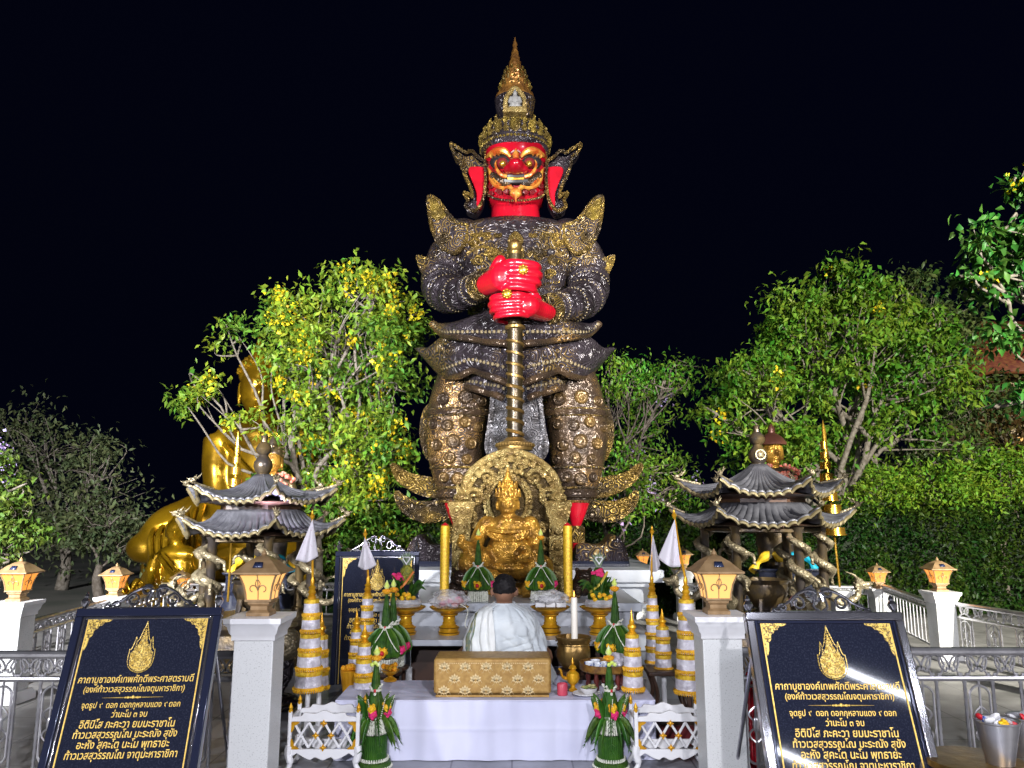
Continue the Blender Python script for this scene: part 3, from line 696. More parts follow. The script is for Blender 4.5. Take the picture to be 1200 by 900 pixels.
# breast plates, belts and bead rows lying on the torso
b = MB()
def onbody(px, py, out=.0, tab=((256, .46), (285, .86), (345, .70), (378, .66), (470, .6))):
    hw = {256: 38, 270: 68, 300: 70, 345: 57, 378: 54, 470: 60}
    h = interp(sorted(hw.items()), py); t = max(-.98, min(.98, (px - 604) / h))
    f = .68 if py > 275 else .6
    return S(px, py, -(Q(h, py) * f * (1 - abs(t) ** 2.3) ** (1 / 2.3)) - out)
for sg in (-1, 1):
    for rows in ([(12, 296), (22, 289), (40, 286), (54, 294), (60, 305)], [(16, 340), (34, 333), (52, 330)], [(10, 300), (12, 318), (16, 338)]):
        pts = [onbody(604 + sg * x, y, .01) for x, y in rows]
        b.beads(curve(pts, 5), .02, .05)
    b.tube(curve([onbody(604 + sg * x, y, .0) for x, y in [(14, 300), (24, 293), (40, 290), (56, 298)]], 6), .035, 6)
    b.tube(curve([onbody(604 + sg * x, y, .0) for x, y in [(8, 262), (22, 272), (44, 276), (60, 274)]], 6), .04, 6)
for yy in (372, 380):
    b.beads([onbody(604 + x, yy, .01) for x in range(-50, 51, 2)], .022)
b.beads([onbody(604 + x, 259, .02) for x in range(-36, 37, 2)], .024)
b.build('bead_trim', M['bronze_gold'], giant)
b = MB()
for yy, r in ((366, .05), (376, .065), (386, .06)):
    b.tube([onbody(604 + x, yy, -.01) for x in range(-53, 54, 3)], r, 8)
b.build('belt', M['bronze'], giant)
b = MB()
b.prism([(p.x, p.z) for p in [S(x, y, -.66) for x, y in c2([(597, 276), (604, 271), (611, 276), (613, 284), (604, 292), (595, 284), (597, 276)], 4)]], SD - .66, SD - .5)
b.build('chest_pendant', M['bronze_gold'], giant)
# chased scroll relief standing off the chest and collar
b = MB()
for sg in (-1, 1):
    for (x, y, r, tn, d) in ((20, 272, 5.5, 8, 1), (34, 277, 6, 8, -1), (48, 283, 6, 8, 1), (14, 308, 5, 7, 1), (28, 300, 7, 9, -1), (44, 304, 6.5, 9, 1), (22, 322, 6.5, 9, 1), (40, 322, 6, 8, -1), (12, 264, 3.5, 7, -1), (30, 264, 3.5, 7, 1), (46, 268, 4, 7, -1)):
        b.tube([onbody(604 + sg * (x + r * (1 - k / 20) * math.cos(d * k * .52)), y + r * (1 - k / 20) * math.sin(d * k * .52), .012) for k in range(int(tn * 2.2))], [.034 * (1 - .5 * k / 20) for k in range(int(tn * 2.2))], 6)
    b.tube(curve([onbody(604 + sg * x, y, .01) for x, y in ((8, 290), (8, 310), (10, 330), (14, 346))], 5), .03, 6)
b.build('chest_scrolls', M['bronze_gold'], giant)
# arms: ringed sleeves, forearms folded to the front
def arm(sg, hand_y, wrist):
    X = lambda x: 604 + sg * x
    pts = [S(X(62), 282, .0), S(X(77), 300, -.05), S(X(84.5), 320, -.15), S(X(85), 339 if sg < 0 else 342, -.34), S(X(73), 346 if sg < 0 else 355, -.66), S(X(54), 341 if sg < 0 else 359, -.95), S(X(36), hand_y + 3, -1.16)]
    pts = curve(pts, 14); n = len(pts); rad = []
    for i in range(n):
        t = i / (n - 1); r = interp([(0, .29), (.18, .31), (.35, .30), (.5, .285), (.62, .265), (.8, .21), (1, .165)], t)
        rad.append(r * (1 + .05 * (1 if (i // 3) % 2 else -.8) * (0 if t < .3 else 1)))
    m = MB(); m.tube(pts, rad, 22); a = m.build('arm', M['bronze'], giant, smooth=60)
    m = MB()
    for t in (.33, .45, .58, .72, .86):
        i = int(t * (n - 1)); d = (pts[min(i + 1, n - 1)] - pts[i - 1]).normalized(); u = d.orthogonal().normalized(); v = d.cross(u)
        for k in range(30):
            an = 2 * PI * k / 30; m.ell(pts[i] + (u * math.cos(an) + v * math.sin(an)) * (rad[i] * 1.02), .012, 5, 4)
    m.build('bead_rings', M['bead'], a)
    m = MB()
    i = int(.99 * (n - 1)); d = (pts[n - 1] - pts[n - 3]).normalized(); m.tube([pts[-1] - d * .16, pts[-1] - d * .1, pts[-1] + d * .02], [.20, .21, .20], 18); m.build('cuff', M['bronze_gold'], a)
    m = MB(); m.ell(S(X(64), 283, -.06), (.37, .42, .31), 20, 12, rot=(0, sg * R(32), 0)); m.build('shoulder_pad', M['bronze'], a)
    # pointed flare at the elbow band
    m = MB(); o = c2([(70, 318), (90, 312), (111, 306), (114, 309), (110, 322), (98, 340), (84, 330), (70, 318)], 4)
    m.prism([(p.x, p.z) for p in [S(X(x), y) for x, y in o]], SD - .30, SD - .18); m.build('arm_flare', M['bronze_gold'], a, bevel=.02)
    return a
arm(-1, 330, (571, 345)); arm(1, 360, (640, 362))
# wing shaped epaulettes
for sg in (-1, 1):
    m = MB(); o = [(x, y) for x, y in c2([(56, 268), (69, 264), (80, 252), (90, 239), (99, 234), (101, 240), (99, 258), (95, 276), (86, 292), (70, 300), (58, 286), (56, 268)], 5)]
    pts = [S(604 + sg * x, y, -.3) for x, y in o]
    m.prism([(p.x, p.z) for p in pts], SD - .42, SD - .12); e = m.build('epaulette', M['bronze'], giant, bevel=.05)
    m = MB(); tip = [S(604 + sg * x, y, -.3) for x, y in c2([(80, 256), (90, 240), (99, 235), (100.5, 242), (98.5, 256), (90, 262), (80, 256)], 4)]
    m.prism([(p.x, p.z) for p in tip], SD - .44, SD - .10); m.build('gilded_tip', M['gild_dull'], e, bevel=.03)
    m = MB(); m.tube([p + Vector((0, -.13, 0)) for p in pts], .03, 6); m.build('rim', M['bronze_gold'], e)
    m = MB(); m.tube([p + Vector((0, -.02, 0)) for p in [S(604 + sg * (84 + 7 * (1 - k / 22) * math.cos(k * .5)), 278 + 7 * (1 - k / 22) * math.sin(k * .5), -.42) for k in range(22)]], .03, 6); m.build('curl', M['bronze_gold'], e)
# neck, head
sect([(236, 577, 631, .9), (250, 576, 632, .9), (272, 574, 635, .9)], 'neck', 'red', fr=.9, bk=.9)
hm = MB()
hm = sect([(166, 574, 634, .95), (176, 569, 639, .98), (190, 568, 641, 1.0), (210, 568, 640, 1.02), (228, 569, 639, 1.02), (240, 572, 636, 1.0), (246, 578, 630, .95), (248, 586, 622, .9)], None, None, fr=1, bk=.9, ex=2.5)
head = hm.build('head', M['red'], giant, smooth=80)
HF = SD - Q(36, 200) * 1.0
def onhead(px, py, out=0.0):
    t = max(-.98, min(.98, (px - 604.5) / 36)); return S(px, py, -Q(36, py) * 1.02 * (1 - abs(t) ** 2.5) ** .4 - out)
m = MB()
m.ell(onhead(604.5, 196.5, .10), (.14, .22, .115), 14, 10)
for sg in (-1, 1): m.ell(onhead(604.5 + sg * 8.5, 199.5, .08), (.09, .13, .07), 12, 8)
fuse(m, .018, 'nose', M['red'], head, 4)
for sg in (-1, 1):
    X = lambda x: 604.5 + sg * x
    m = MB(); m.ell(onhead(X(17), 190.5, -.05), (.17, .10, .13), 16, 9); m.build('eye_hollow', M['black'], head)
    m = MB(); m.ell(onhead(X(15.5), 191.5, .01), (.095, .09, .085), 14, 9); so = m.build('eye_socket', M['darkred'], head)
    m = MB(); m.ell(onhead(X(15.5), 191.8, .085), (.048, .045, .048), 14, 9); m.build('eyeball', M['gold'], so)
    m = MB(); m.tube(curve([onhead(X(25), 196, .04), onhead(X(22), 186, .04), onhead(X(14), 184, .04), onhead(X(7), 190, .04)], 6), .025, 6); m.build('eyelid', M['black'], so)
    m = MB(); m.tube(curve([onhead(X(6), 184, .05), onhead(X(12), 178, .06), onhead(X(21), 176.5, .06), onhead(X(30), 181, .05), onhead(X(35), 186, .03)], 6), [.02 + .035 * math.sin(PI * min(1, i / 22)) for i in range(25)], 8)
    for k in range(4): m.tube([onhead(X(15 + 4.6 * k), 179 + k * 1.1, .07), onhead(X(18 + 5 * k), 174.5 + k * 1.8, .07)], [.035, .004], 6)
    m.build('eyebrow', M['orange_gold'], head)
    m = MB(); m.tube(curve([onhead(X(11), 207, .08), onhead(X(17), 205, .12), onhead(X(22), 199, .14), onhead(X(24), 192, .12), onhead(X(22.5), 187.5, .1)], 6), [.034 * (1 - .85 * (i / 24) ** 1.5) for i in range(25)], 8); m.build('tusk', M['orange_gold'], head)
    m = MB(); m.tube(curve([onhead(X(5), 217, .05), onhead(X(14), 220, .05), onhead(X(23), 218, .05), onhead(X(29), 210, .05), onhead(X(30), 202, .05), onhead(X(33), 197, .04)], 6), [.012 + .02 * math.sin(PI * i / 30) for i in range(31)], 7)
    for k in range(4): m.tube([onhead(X(19 + 3 * k), 218 - k * 3.4, .05), onhead(X(22.5 + 3.4 * k), 212 - k * 4.4, .06)], [.035, .004], 6)
    m.build('cheek_flame', M['orange_gold'], head)
    m = MB()
    for k in range(7): m.ell(onhead(X(9 + 2.9 * k), 214.5 - .5 * k - .12 * k * k, .0), (.07, .07, .075), 8, 6)
    m.build('cheek_scroll', M['copper'], head)
    # ears with bronze fins
    eo = c2([(36, 196), (45, 190), (51, 184), (58, 186), (66, 181), (75, 176), (71, 186), (64, 192), (63, 201), (57, 215), (51, 230), (50, 238), (54, 234), (60, 233), (55, 241), (58, 248), (48, 253), (42, 248), (37, 236), (35, 215), (36, 196)], 4)
    m = MB(); pe = [S(X(x), y, -.15) for x, y in eo]; m.prism([(p.x, p.z) for p in pe], SD - .22, SD - .02); ear = m.build('ear', M['bronze'], giant, bevel=.03)
    ir = c2([(38, 197), (45, 196), (54, 197), (55, 204), (50, 216), (46, 228), (46, 240), (43, 246), (39, 240), (37, 226), (36, 212), (38, 197)], 4)
    m = MB(); pe2 = [S(X(x), y, -.25) for x, y in ir]; m.prism([(p.x, p.z) for p in pe2], SD - .29, SD - .2); m.build('ear_shell', M['red'], ear, bevel=.04)
    m = MB(); m.beads([p + Vector((0, -.23, 0)) for p in pe], .022, .06); m.tube([p + Vector((0, -.2, 0)) for p in pe], .025, 5); m.build('ear_rim', M['bronze_gold'], ear)
m = MB(); m.tube(curve([onhead(x, y, .05) for x, y in [(590, 206), (597, 206.5), (604.5, 207), (612, 206.5), (619, 206)]], 6), .05, 8); m.tube(curve([onhead(x, y, .04) for x, y in [(591, 211.5), (604.5, 212.5), (618, 211.5)]], 6), .045, 8); m.build('lips', M['black'], head)
m = MB(); m.tube(curve([onhead(x, y, .065) for x, y in [(595, 209), (604.5, 209.6), (614, 209)]], 6), .03, 8); m.build('teeth', M['gold'], head)
m = MB(); m.ell(onhead(604.5, 226, .03), (.09, .06, .08), 10, 7)
for sg in (-1, 1): m.tube(curve([onhead(604.5 + sg * 3, 222, .05), onhead(604.5 + sg * 9, 219, .05), onhead(604.5 + sg * 16, 223, .03)], 5), [.035, .034, .033, .032, .03, .028, .025, .02, .016, .012, .008], 6)
m.tube([onhead(604.5, 224, .06), onhead(604.5, 237, .03)], [.05, .006], 6); m.build('chin_ornament', M['orange_gold'], head)
m = MB(); m.ell(onhead(604.5, 183, .02), (.05, .05, .09), 10, 7); m.tube([onhead(604.5, 186, .04), onhead(604.5, 174, .02)], [.035, .005], 6); m.build('brow_ornament', M['orange_gold'], head)
m = MB()
for sg in (-1, 1):
    X = lambda x: 604.5 + sg * x
    for (x, y, r, d) in ((28, 205, 4.2, 1), (24, 212, 3.2, -1), (29, 217, 3.4, 1), (20, 225, 3.6, -1), (11, 224, 2.6, 1), (29, 227, 2.6, -1), (31, 191, 2.6, 1), (20, 181.5, 2.2, 1)):
        m.tube([onhead(X(x + r * (1 - k / 18) * math.cos(d * k * .55)), y + r * (1 - k / 18) * math.sin(d * k * .55), .006) for k in range(17)], [.019 * (1 - .5 * k / 17) for k in range(17)], 5)
    m.tube(curve([onhead(X(x), y, .006) for x, y in ((2, 176), (6, 180), (5, 187), (8, 192))], 5), .016, 5)
    m.tube(curve([onhead(X(x), y, .006) for x, y in ((8, 198), (14, 203), (22, 203), (28, 198))], 5), .016, 5)
m.build('face_carving', M['darkred'], head)
m = MB()
for rr in ([(569, 178), (568, 200), (569, 220), (574, 230), (588, 234), (604.5, 235), (621, 234), (635, 230), (640, 220), (641, 200), (640, 178)],):
    m.beads(curve([onhead(x, y, .01) for x, y in rr], 6), .021, .045)
m.build('jaw_beads', M['bronze_gold'], head)
# crown
def ringz(py): return S(604, py).z
cx, cyy = S(603.5, 200).x, SD + .02
prof = [(39, 183), (40, 177), (39, 170), (37, 164), (37, 160), (34, 158), (34, 153), (30, 151), (27, 146), (22, 143), (19.5, 141), (20.5, 138), (23, 124), (24, 118), (22, 112), (19, 110), (17, 106), (17.5, 103), (15, 101), (15.5, 97), (12.5, 95), (13, 91), (10.5, 89), (11, 85), (8.5, 83), (8.6, 79), (7, 77), (7.2, 73), (5.6, 71), (5.6, 67), (4.4, 65), (4.2, 61), (3.2, 59), (2.4, 54), (3, 52), (1.6, 48), (.4, 43)]
m = MB(); m.lathe([(Q(r, y), ringz(y)) for r, y in prof[:14]], (cx, cyy, 0), 40); crown = m.build('crown', M['bronze'], giant, smooth=50)
m = MB(); m.lathe([(Q(r, y), ringz(y)) for r, y in prof[13:]], (cx, cyy, 0), 32); m.build('crown_spire', M['spire_gold'], crown, smooth=50)
m = MB()
for (rad, y, n, hh) in ((39.5, 171, 24, 12), (35, 160, 20, 9), (29, 151, 16, 8), (17, 105, 14, 7), (14, 97, 12, 6), (12, 91, 12, 6), (9.5, 84, 10, 5)):
    for k in range(n):
        a = 2 * PI * k / n; r0 = Q(rad, y); p = Vector((cx + r0 * math.cos(a), cyy + r0 * math.sin(a), ringz(y)))
        m.tube([p, p + Vector((math.cos(a) * .03, math.sin(a) * .03, Q(hh * .55, y))), p + Vector((math.cos(a) * .01, math.sin(a) * .01, Q(hh, y)))], [Q(3.2 if rad > 20 else 2), Q(2.2 if rad > 20 else 1.5), .004], 5, flat=.5)
m.build('crown_leaves', M['gild_dull'], crown)
m = MB()
for (rad, y) in ((40, 176), (39.5, 167), (34.5, 155)):
    m.beads([(cx + Q(rad, y) * math.cos(2 * PI * k / 60), cyy + Q(rad, y) * math.sin(2 * PI * k / 60), ringz(y)) for k in range(60)], .024)
m.ell((cx, cyy - Q(39, 165), ringz(164)), (Q(7), .08, Q(9)), 12, 8); m.ell((cx, cyy - Q(40, 165) - .04, ringz(163)), (Q(3), .07, Q(4)), 10, 6)
for sg in (-1, 1): m.ell((cx + sg * Q(20), cyy - Q(34, 165), ringz(163)), (Q(5), .08, Q(6)), 10, 7)
m.build('crown_jewels', M['gild_dull'], crown)
nf = cyy - Q(24, 120)
ringf = lambda py: at(604, py, nf).z
m = MB(); ho = [(cx + Q(x), ringf(y)) for x, y in c2([(-11, 142), (-11.5, 128), (-10, 117), (-5, 110), (0, 106), (5, 110), (10, 117), (11.5, 128), (11, 142)], 4)]
m.prism(ho, nf - .05, nf + .28); niche = m.build('niche', M['black'], crown)
m = MB(); m.tube([(x, nf - .06, z) for x, z in ho], .038, 7); m.build('niche_frame', M['pale_relief'], niche)
m = MB(); m.square([(.17, 0), (.17, .05), (.14, .06), (.14, .1), (.12, .12)], (cx, nf - .10, ringf(142))); m.build('niche_base', M['pale_relief'], niche)
m = MB(); z0 = ringf(142) + .12; yb = nf - .10
m.ell((cx, yb, z0 + .05), (.11, .06, .05), 12, 7); m.ell((cx, yb, z0 + .15), (.065, .05, .10), 12, 8); m.ell((cx, yb, z0 + .27), (.036, .036, .045), 10, 7); m.tube([(cx, yb, z0 + .3), (cx, yb, z0 + .36)], [.02, .004], 6)
for sg in (-1, 1): m.tube([(cx + sg * .06, yb, z0 + .21), (cx + sg * .09, yb - .02, z0 + .12), (cx + sg * .02, yb - .06, z0 + .08)], [.025, .022, .02], 7)
fuse(m, .011, 'seated_figure', mat('pale_stone', (.2, .2, .2), .5), niche, 2)
# club
CD = -1.42
def K(py): return S(604, py, CD).z
kx = S(603.5, 400, CD).x; ky = SD + CD; pq = lambda r: pxs(r, 400, ky)
m = MB()
shaft = [(6, 304), (7.5, 303), (7, 300), (8, 299), (8, 380), (9.5, 382), (9.5, 388), (9, 390), (9, 512), (11, 514), (11, 516)]
m.lathe([(pq(r), K(y)) for r, y in shaft][::-1], (kx, ky, 0), 20); club = m.build('club', M['club_bronze'], giant)
m = MB(); m.lathe([(pq(r), K(y)) for r, y in [(6, 305), (6.5, 300), (8.5, 297), (8.5, 295), (7, 293), (8.5, 290), (8, 286), (5, 283), (2, 281.5), (.5, 280)]], (kx, ky, 0), 20); m.build('club_knob', M['brass'], club)
m = MB()
pts = []
for k in range(200):
    u = k / 199; a = u * 2 * PI * 9; y = 392 + u * 118; pts.append((kx + pq(9.2) * math.cos(a), ky + pq(9.2) * math.sin(a), K(y)))
m.tube(pts, .022, 5); m.tube([(kx + pq(9.6) * math.cos(k * PI / 12), ky + pq(9.6) * math.sin(k * PI / 12), K(384)) for k in range(25)], .03, 6); m.build('club_wrapping', M['brass'], club)
m = MB(); m.lathe([(pq(r), K(y)) for r, y in [(13, 530), (20, 528), (21, 523), (20, 519), (14, 517), (10, 513)]], (kx, ky, 0), 28)
for k in range(36): m.ell((kx + pq(20.5) * math.cos(k * PI / 18), ky + pq(20.5) * math.sin(k * PI / 18), K(522)), .028, 6, 4)
m.build('club_base', M['brass'], club)
# hands closed round the club
def hand(sg, x0, y0, y1, tipx, thumb):
    """sg: the side the wrist is on; fingers wrap in front of the club from that side and curl behind it"""
    m = MB(); Y = ky; D_ = CD
    zc = (S(0, y0, D_).z + S(0, y1, D_).z) / 2; hh = abs(S(0, y0, D_).z - S(0, y1, D_).z) / 2
    xa = S(x0, y0, D_).x; xm = kx - 0 + sg * .16
    wr = Vector((xa, Y + .12, zc)); kn = Vector((xm, Y - .19, zc))
    for t in [i / 8 for i in range(9)]:
        p = wr.lerp(kn, t); m.ell(p, (.17, .12 + .02 * t, hh * (.80 + .16 * t)), 14, 9)
    n = 4
    for i in range(n):
        zz = zc + hh * (.80 - 1.6 * i / (n - 1)); ln = (1, 1.06, 1.0, .84)[i]; r = hh * .285 * (1, 1, .96, .86)[i]
        tx = kx - sg * (.25 * ln)
        pts = curve([(xm, Y - .20, zz), (kx + sg * .02, Y - .30, zz - .004), (tx, Y - .22, zz - .01), (tx - sg * .03, Y - .03, zz - .012), (kx - sg * .10, Y + .14, zz - .01)], 6)
        m.tube(pts, [r * (1.08 - .25 * k / (len(pts) - 1)) for k in range(len(pts))], 10)
    tp = curve([wr.lerp(kn, .45) + Vector((0, -.02, hh * .7)), wr.lerp(kn, .75) + Vector((0, 0, hh * 1.12)), Vector((kx + sg * .15, Y - .10, zc + hh * thumb))], 5)
    m.tube(tp, [.085, .084, .083, .082, .081, .08, .078, .075, .07, .06, .045], 10)
    h = fuse(m, .011, 'hand', M['redhand'], giant, 2)
    m = MB()
    rx = kx - sg * .10
    rz = zc + hh * (.27 if thumb > 1.2 else .8)
    m.lathe([(.015, .03), (.038, .026), (.054, .015), (.062, 0)][::-1], seg=14, M=Matrix.Translation((rx, Y - .33, rz)) @ Matrix.Rotation(R(90), 4, 'X'))
    for k in range(8): m.ell((rx + .052 * math.cos(k * PI / 4), Y - .34, rz + .052 * math.sin(k * PI / 4)), .017, 6, 5)
    m.build('ring', M['gold'], h)
hand(-1, 573, 313, 347, 626, 1.5); hand(1, 637, 350, 377, 580, .9)
# flared peplum plates of the skirt
def plate(sg, top, bot, dy0, dy1, name, m_, bul=.25):
    n = len(top); T = [S(604 + sg * x, y) for x, y in top]; B = [S(604 + sg * x, y) for x, y in bot]
    T = curve(T, 5); B = curve(B, 5); k = len(T)
    def fn(u, v):
        i = round(u * (k - 1)); p = T[i].lerp(B[i], v); y = SD + lerp(dy0, dy1, u ** 1.6) - bul * math.sin(v * PI * .75) * (1 - u * .6) - .05 * v * math.sin(u * 13)
        return (p.x, y, p.z)
    b = MB(); b.surf(fn, k, 9); o = b.build(name, M[m_], giant, smooth=80, solid=.09)
    b = MB(); rim = [Vector(fn(i / (k - 1), 1)) + Vector((0, -.05, 0)) for i in range(k)]; b.tube(rim, .05, 8)
    b.build('rim', M['copper'], o)
    b = MB(); b.beads([Vector(fn(i / (k - 1), .74)) + Vector((0, -.06, 0)) for i in range(k)], .026, .075); b.build('bead_row', M['bead'], o)
    return o
for sg in (-1, 1):
    plate(sg, [(6, 384), (24, 384), (44, 389), (66, 393), (84, 391), (94, 384)], [(6, 425), (24, 422), (44, 415), (62, 411), (80, 403), (95, 387)], -1.02, -.25, 'hip_plate', 'bronze')
    plate(sg, [(6, 408), (30, 407), (56, 405), (80, 405), (98, 412), (116, 407)], [(8, 464), (30, 455), (46, 446), (60, 450), (78, 447), (92, 433), (104, 427), (117, 412)], -.92, .0, 'skirt_plate', 'bronze', .2)
    plate(sg, [(10, 440), (28, 438), (50, 436), (68, 438)], [(14, 478), (30, 470), (50, 462), (70, 452)], -.80, -.1, 'skirt_plate', 'bronze', .15)
m = MB(); o = c2([(577, 440), (578, 464), (574, 500), (571, 526), (580, 540), (593, 545), (606, 551), (619, 545), (632, 540), (640, 525), (636, 500), (632, 464), (633, 440)], 4)
pts = [S(x, y, -.8) for x, y in o]; m.prism([(p.x, p.z) for p in pts], SD - .86, SD - .78); ap = m.build('front_cloth', M['silver_relief'], giant, bevel=.02)
m = MB(); m.tube([(p.x, SD - .87, p.z) for p in pts], .035, 6); m.beads([(p.x * .97 + kx * .03, SD - .9, p.z) for p in pts], .022, .06); m.build('cloth_border', M['silver_relief'], ap)
# legs in bulging greaves
for sg in (-1, 1):
    X = lambda x: 605.5 + sg * x
    rows = [(438, 30, 92), (455, 29, 98), (470, 29, 102), (482, 32, 104), (488, 34, 104), (500, 36, 106), (515, 37, 107), (530, 38, 105), (545, 39, 102), (560, 42, 98), (572, 46, 94), (582, 50, 90), (589, 53, 88)]
    rw = [(y, *sorted((X(a), X(b_)))) for y, a, b_ in rows]
    lg = sect(rw, 'greave', 'copper', dy=-.05, fr=.95, bk=.8)
    cxl = lambda y: interp([(r[0], (r[1] + r[2]) / 2) for r in rw], y); hwl = lambda y: interp([(r[0], (r[2] - r[1]) / 2) for r in rw], y)
    def onleg(u, y, out=.0):
        t = math.sin(u); f = max(0, 1 - abs(t) ** 2.3) ** (1 / 2.3); p = S(cxl(y) + t * hwl(y), y, -.05); return p + Vector((0, -Q(hwl(y), y) * .95 * f - out, 0))
    m = MB()
    for y in (483, 490, 549, 572, 588): m.beads([onleg(-1.5 + 3.0 * k / 46, y, .01) for k in range(47)], .018)
    m.build('bead_rows', M['bronze_gold'], lg)
    for u, y, rr in ((-.75, 500, .09), (-.2, 502, .1), (.35, 498, .1), (.9, 503, .09), (0, 520, .12), (-.6, 524, .1), (.6, 522, .1), (-.15, 538, .1), (.45, 540, .09), (-.9, 540, .08), (-.5, 560, .09), (.1, 562, .11), (.65, 560, .08), (-.5, 472, .11), (.2, 470, .12), (.8, 474, .09)):
        p = onleg(u, y); nr = (p - Vector((S(cxl(y), y).x, SD - .05, p.z))); nr.z = 0; nr.normalize()
        E_ = Matrix.Translation(p) @ nr.to_track_quat('Z', 'Y').to_matrix().to_4x4(); m = MB()
        m.lathe([(rr * .85, -.03), (rr * .85, .012), (rr * .75, .028), (rr * .6, .014), (rr * .45, .014), (rr * .4, .034), (rr * .2, .045)], seg=14, M=E_); m.build('medallion', M['copper_gold'], lg)
    m = MB(); m.tube([onleg(-1.5 + 3 * k / 30, 486.5, -.01) for k in range(31)], .055, 8); m.tube([onleg(-1.5 + 3 * k / 30, 580, -.01) for k in range(31)], .05, 8); m.build('greave_band', M['copper'], lg)
    m = MB(); rw2 = [(587, *sorted((X(56), X(86)))), (602, *sorted((X(60), X(81)))), (617, *sorted((X(64), X(75))))]
    ob = sect(rw2, 'ankle', 'red', dy=-.1, fr=1, bk=1)
    ob = sect([(616, *sorted((X(63.5), X(78)))), (620, *sorted((X(62), X(80)))), (634, *sorted((X(62), X(80)))), (637, *sorted((X(64), X(78))))], 'anklet', 'bronze_gold', dy=-.1, fr=1, bk=1)
    ob = sect([(636, *sorted((X(64), X(80)))), (648, *sorted((X(62), X(84)))), (668, *sorted((X(62), X(86))))], 'foot', 'red', dy=-.15, fr=1.2, bk=1)
    m = MB(); o = c2([(66, 667), (68, 641), (77, 636.5), (90, 638), (99, 637), (106, 630), (112.5, 626), (122, 634), (127.5, 648), (130, 667)], 4)
    m.prism([(p.x, p.z) for p in [S(X(x), y, -.35) for x, y in o] ], SD - .62, SD - .02); sh = m.build('shoe', M['bronze'], giant, bevel=.05)
    for out in ([(64, 562), (90, 563), (112, 560), (130, 555), (144, 545), (145, 549), (138, 562), (124, 572), (108, 579), (84, 582), (64, 575)], [(64, 580), (90, 588), (112, 590), (130, 585), (141, 577), (137, 592), (126, 603), (108, 610), (88, 608), (66, 600)]):
        m = MB(); pw = [S(X(x), y) for x, y in c2(out, 4)]; m.prism([(p.x, p.z) for p in pw], SD + .02, SD + .2); wg = m.build('calf_wing', M['bronze_gold'], giant, bevel=.04)
        m = MB(); m.tube([(p.x, SD - .0, p.z) for p in pw], .036, 6); cc = sum(pw, Vector()) / len(pw)
        m.beads([Vector((p.x, SD - .0, p.z)).lerp(Vector((cc.x, SD, cc.z)), .17) for p in pw], .024, .07); m.build('wing_rim', M['bronze_gold'], wg)
    # ornate back sash beside each thigh
    m = MB(); o = c2([(98, 470), (108, 480), (113, 500), (112, 520), (104, 540), (98, 530), (100, 500)], 4); m.prism([(p.x, p.z) for p in [S(X(x), y) for x, y in o]], SD - .1, SD + .2); m.build('side_sash', M['bronze_gold'], giant, bevel=.03)

# ================================================================== ALTAR, THRONE AND GOLDEN IDOL
ALZ = at(600, 704, 7.85).z
al = thing('marble_altar', (0, 7.64, 0), 'white marble altar block carrying the golden idol and its throne', 'altar')
b = MB(); b.box((-.05, 8.5, ALZ - .04), (2.6, 1.72, .08)); b.build('top', M['marble'], al, bevel=.01)
b = MB(); b.box((-.05, 8.52, (ALZ - .08) / 2 + .005), (2.46, 1.64, ALZ - .09)); b.build('block', M['marble'], al, bevel=.01)
TD = 8.8
def T(px, py, dy=0.0): return at(px, py, TD + dy)
th = thing('idol_throne', (T(597, 700).x, TD, ALZ + .001), 'ornate pale gold arched throne back behind the golden idol', 'throne')
arch = [(541, 702), (541, 592), (543, 572), (549, 557), (560, 545), (578, 534), (599, 529), (620, 534), (638, 545), (649, 557), (655, 572), (657, 592), (657, 702)]
b = MB(); pa = [T(x, y) for x, y in arch[:2]] + [T(x, y) for x, y in c2(arch[1:-1], 5)] + [T(657, 702)]
b.prism([(p.x, p.z) for p in pa], TD + .1, TD + .28); bk = b.build('throne_back', M['throne_recess_shade'], th, bevel=.02)
b = MB(); b.tube([p + Vector((0, .08, 0)) for p in pa[1:-1]], .045, 8); b.build('arch_rim', M['pale_relief'], bk)
b = MB(); cc = T(599, 590)
for k in range(19):
    a = PI * (k + .5) / 19; p = cc + Vector((math.cos(a) * .54, .1, math.sin(a) * .52)); d = Vector((math.cos(a), 0, math.sin(a)))
    b.tube([p - d * .05, p + d * .04, p + d * .075 + Vector((.02 * (1 if a < PI / 2 else -1), 0, .0))], [.05, .035, .006], 6)
    q = cc + Vector((math.cos(a) * .38, .08, math.sin(a) * .36)); b.ell(q, (.035, .05, .035), 8, 6)
for sg in (-1, 1):
    for (ox, oz, r0, tn) in ((.42, .06, .12, 1), (.27, .29, .10, 1), (.09, .40, .075, 1), (.46, -.16, .07, 1), (.36, -.28, .06, 1), (.40, -.46, .08, 1), (.38, -.66, .07, 1)):
        pts = []
        for k in range(24):
            u = k / 23; a = u * 8.5; r = r0 * (1 - .8 * u); pts.append(cc + Vector((sg * (ox + r * math.cos(a)), .08, oz + r * math.sin(a))))
        b.tube(pts, [.034 * (1 - .5 * k / 23) for k in range(24)], 6)
b.build('scroll_carving', M['pale_relief'], bk)
b = MB()
for k in range(34):
    a = 2 * PI * k / 34; b.ell(T(595, 588) + Vector((math.cos(a) * .26, .06, math.sin(a) * .30)), (.03, .03, .03), 7, 5)
b.tube([T(595, 588) + Vector((math.cos(2 * PI * k / 40) * .22, .06, math.sin(2 * PI * k / 40) * .26)) for k in range(41)], .022, 6); b.build('halo', M['pale_relief'], bk)
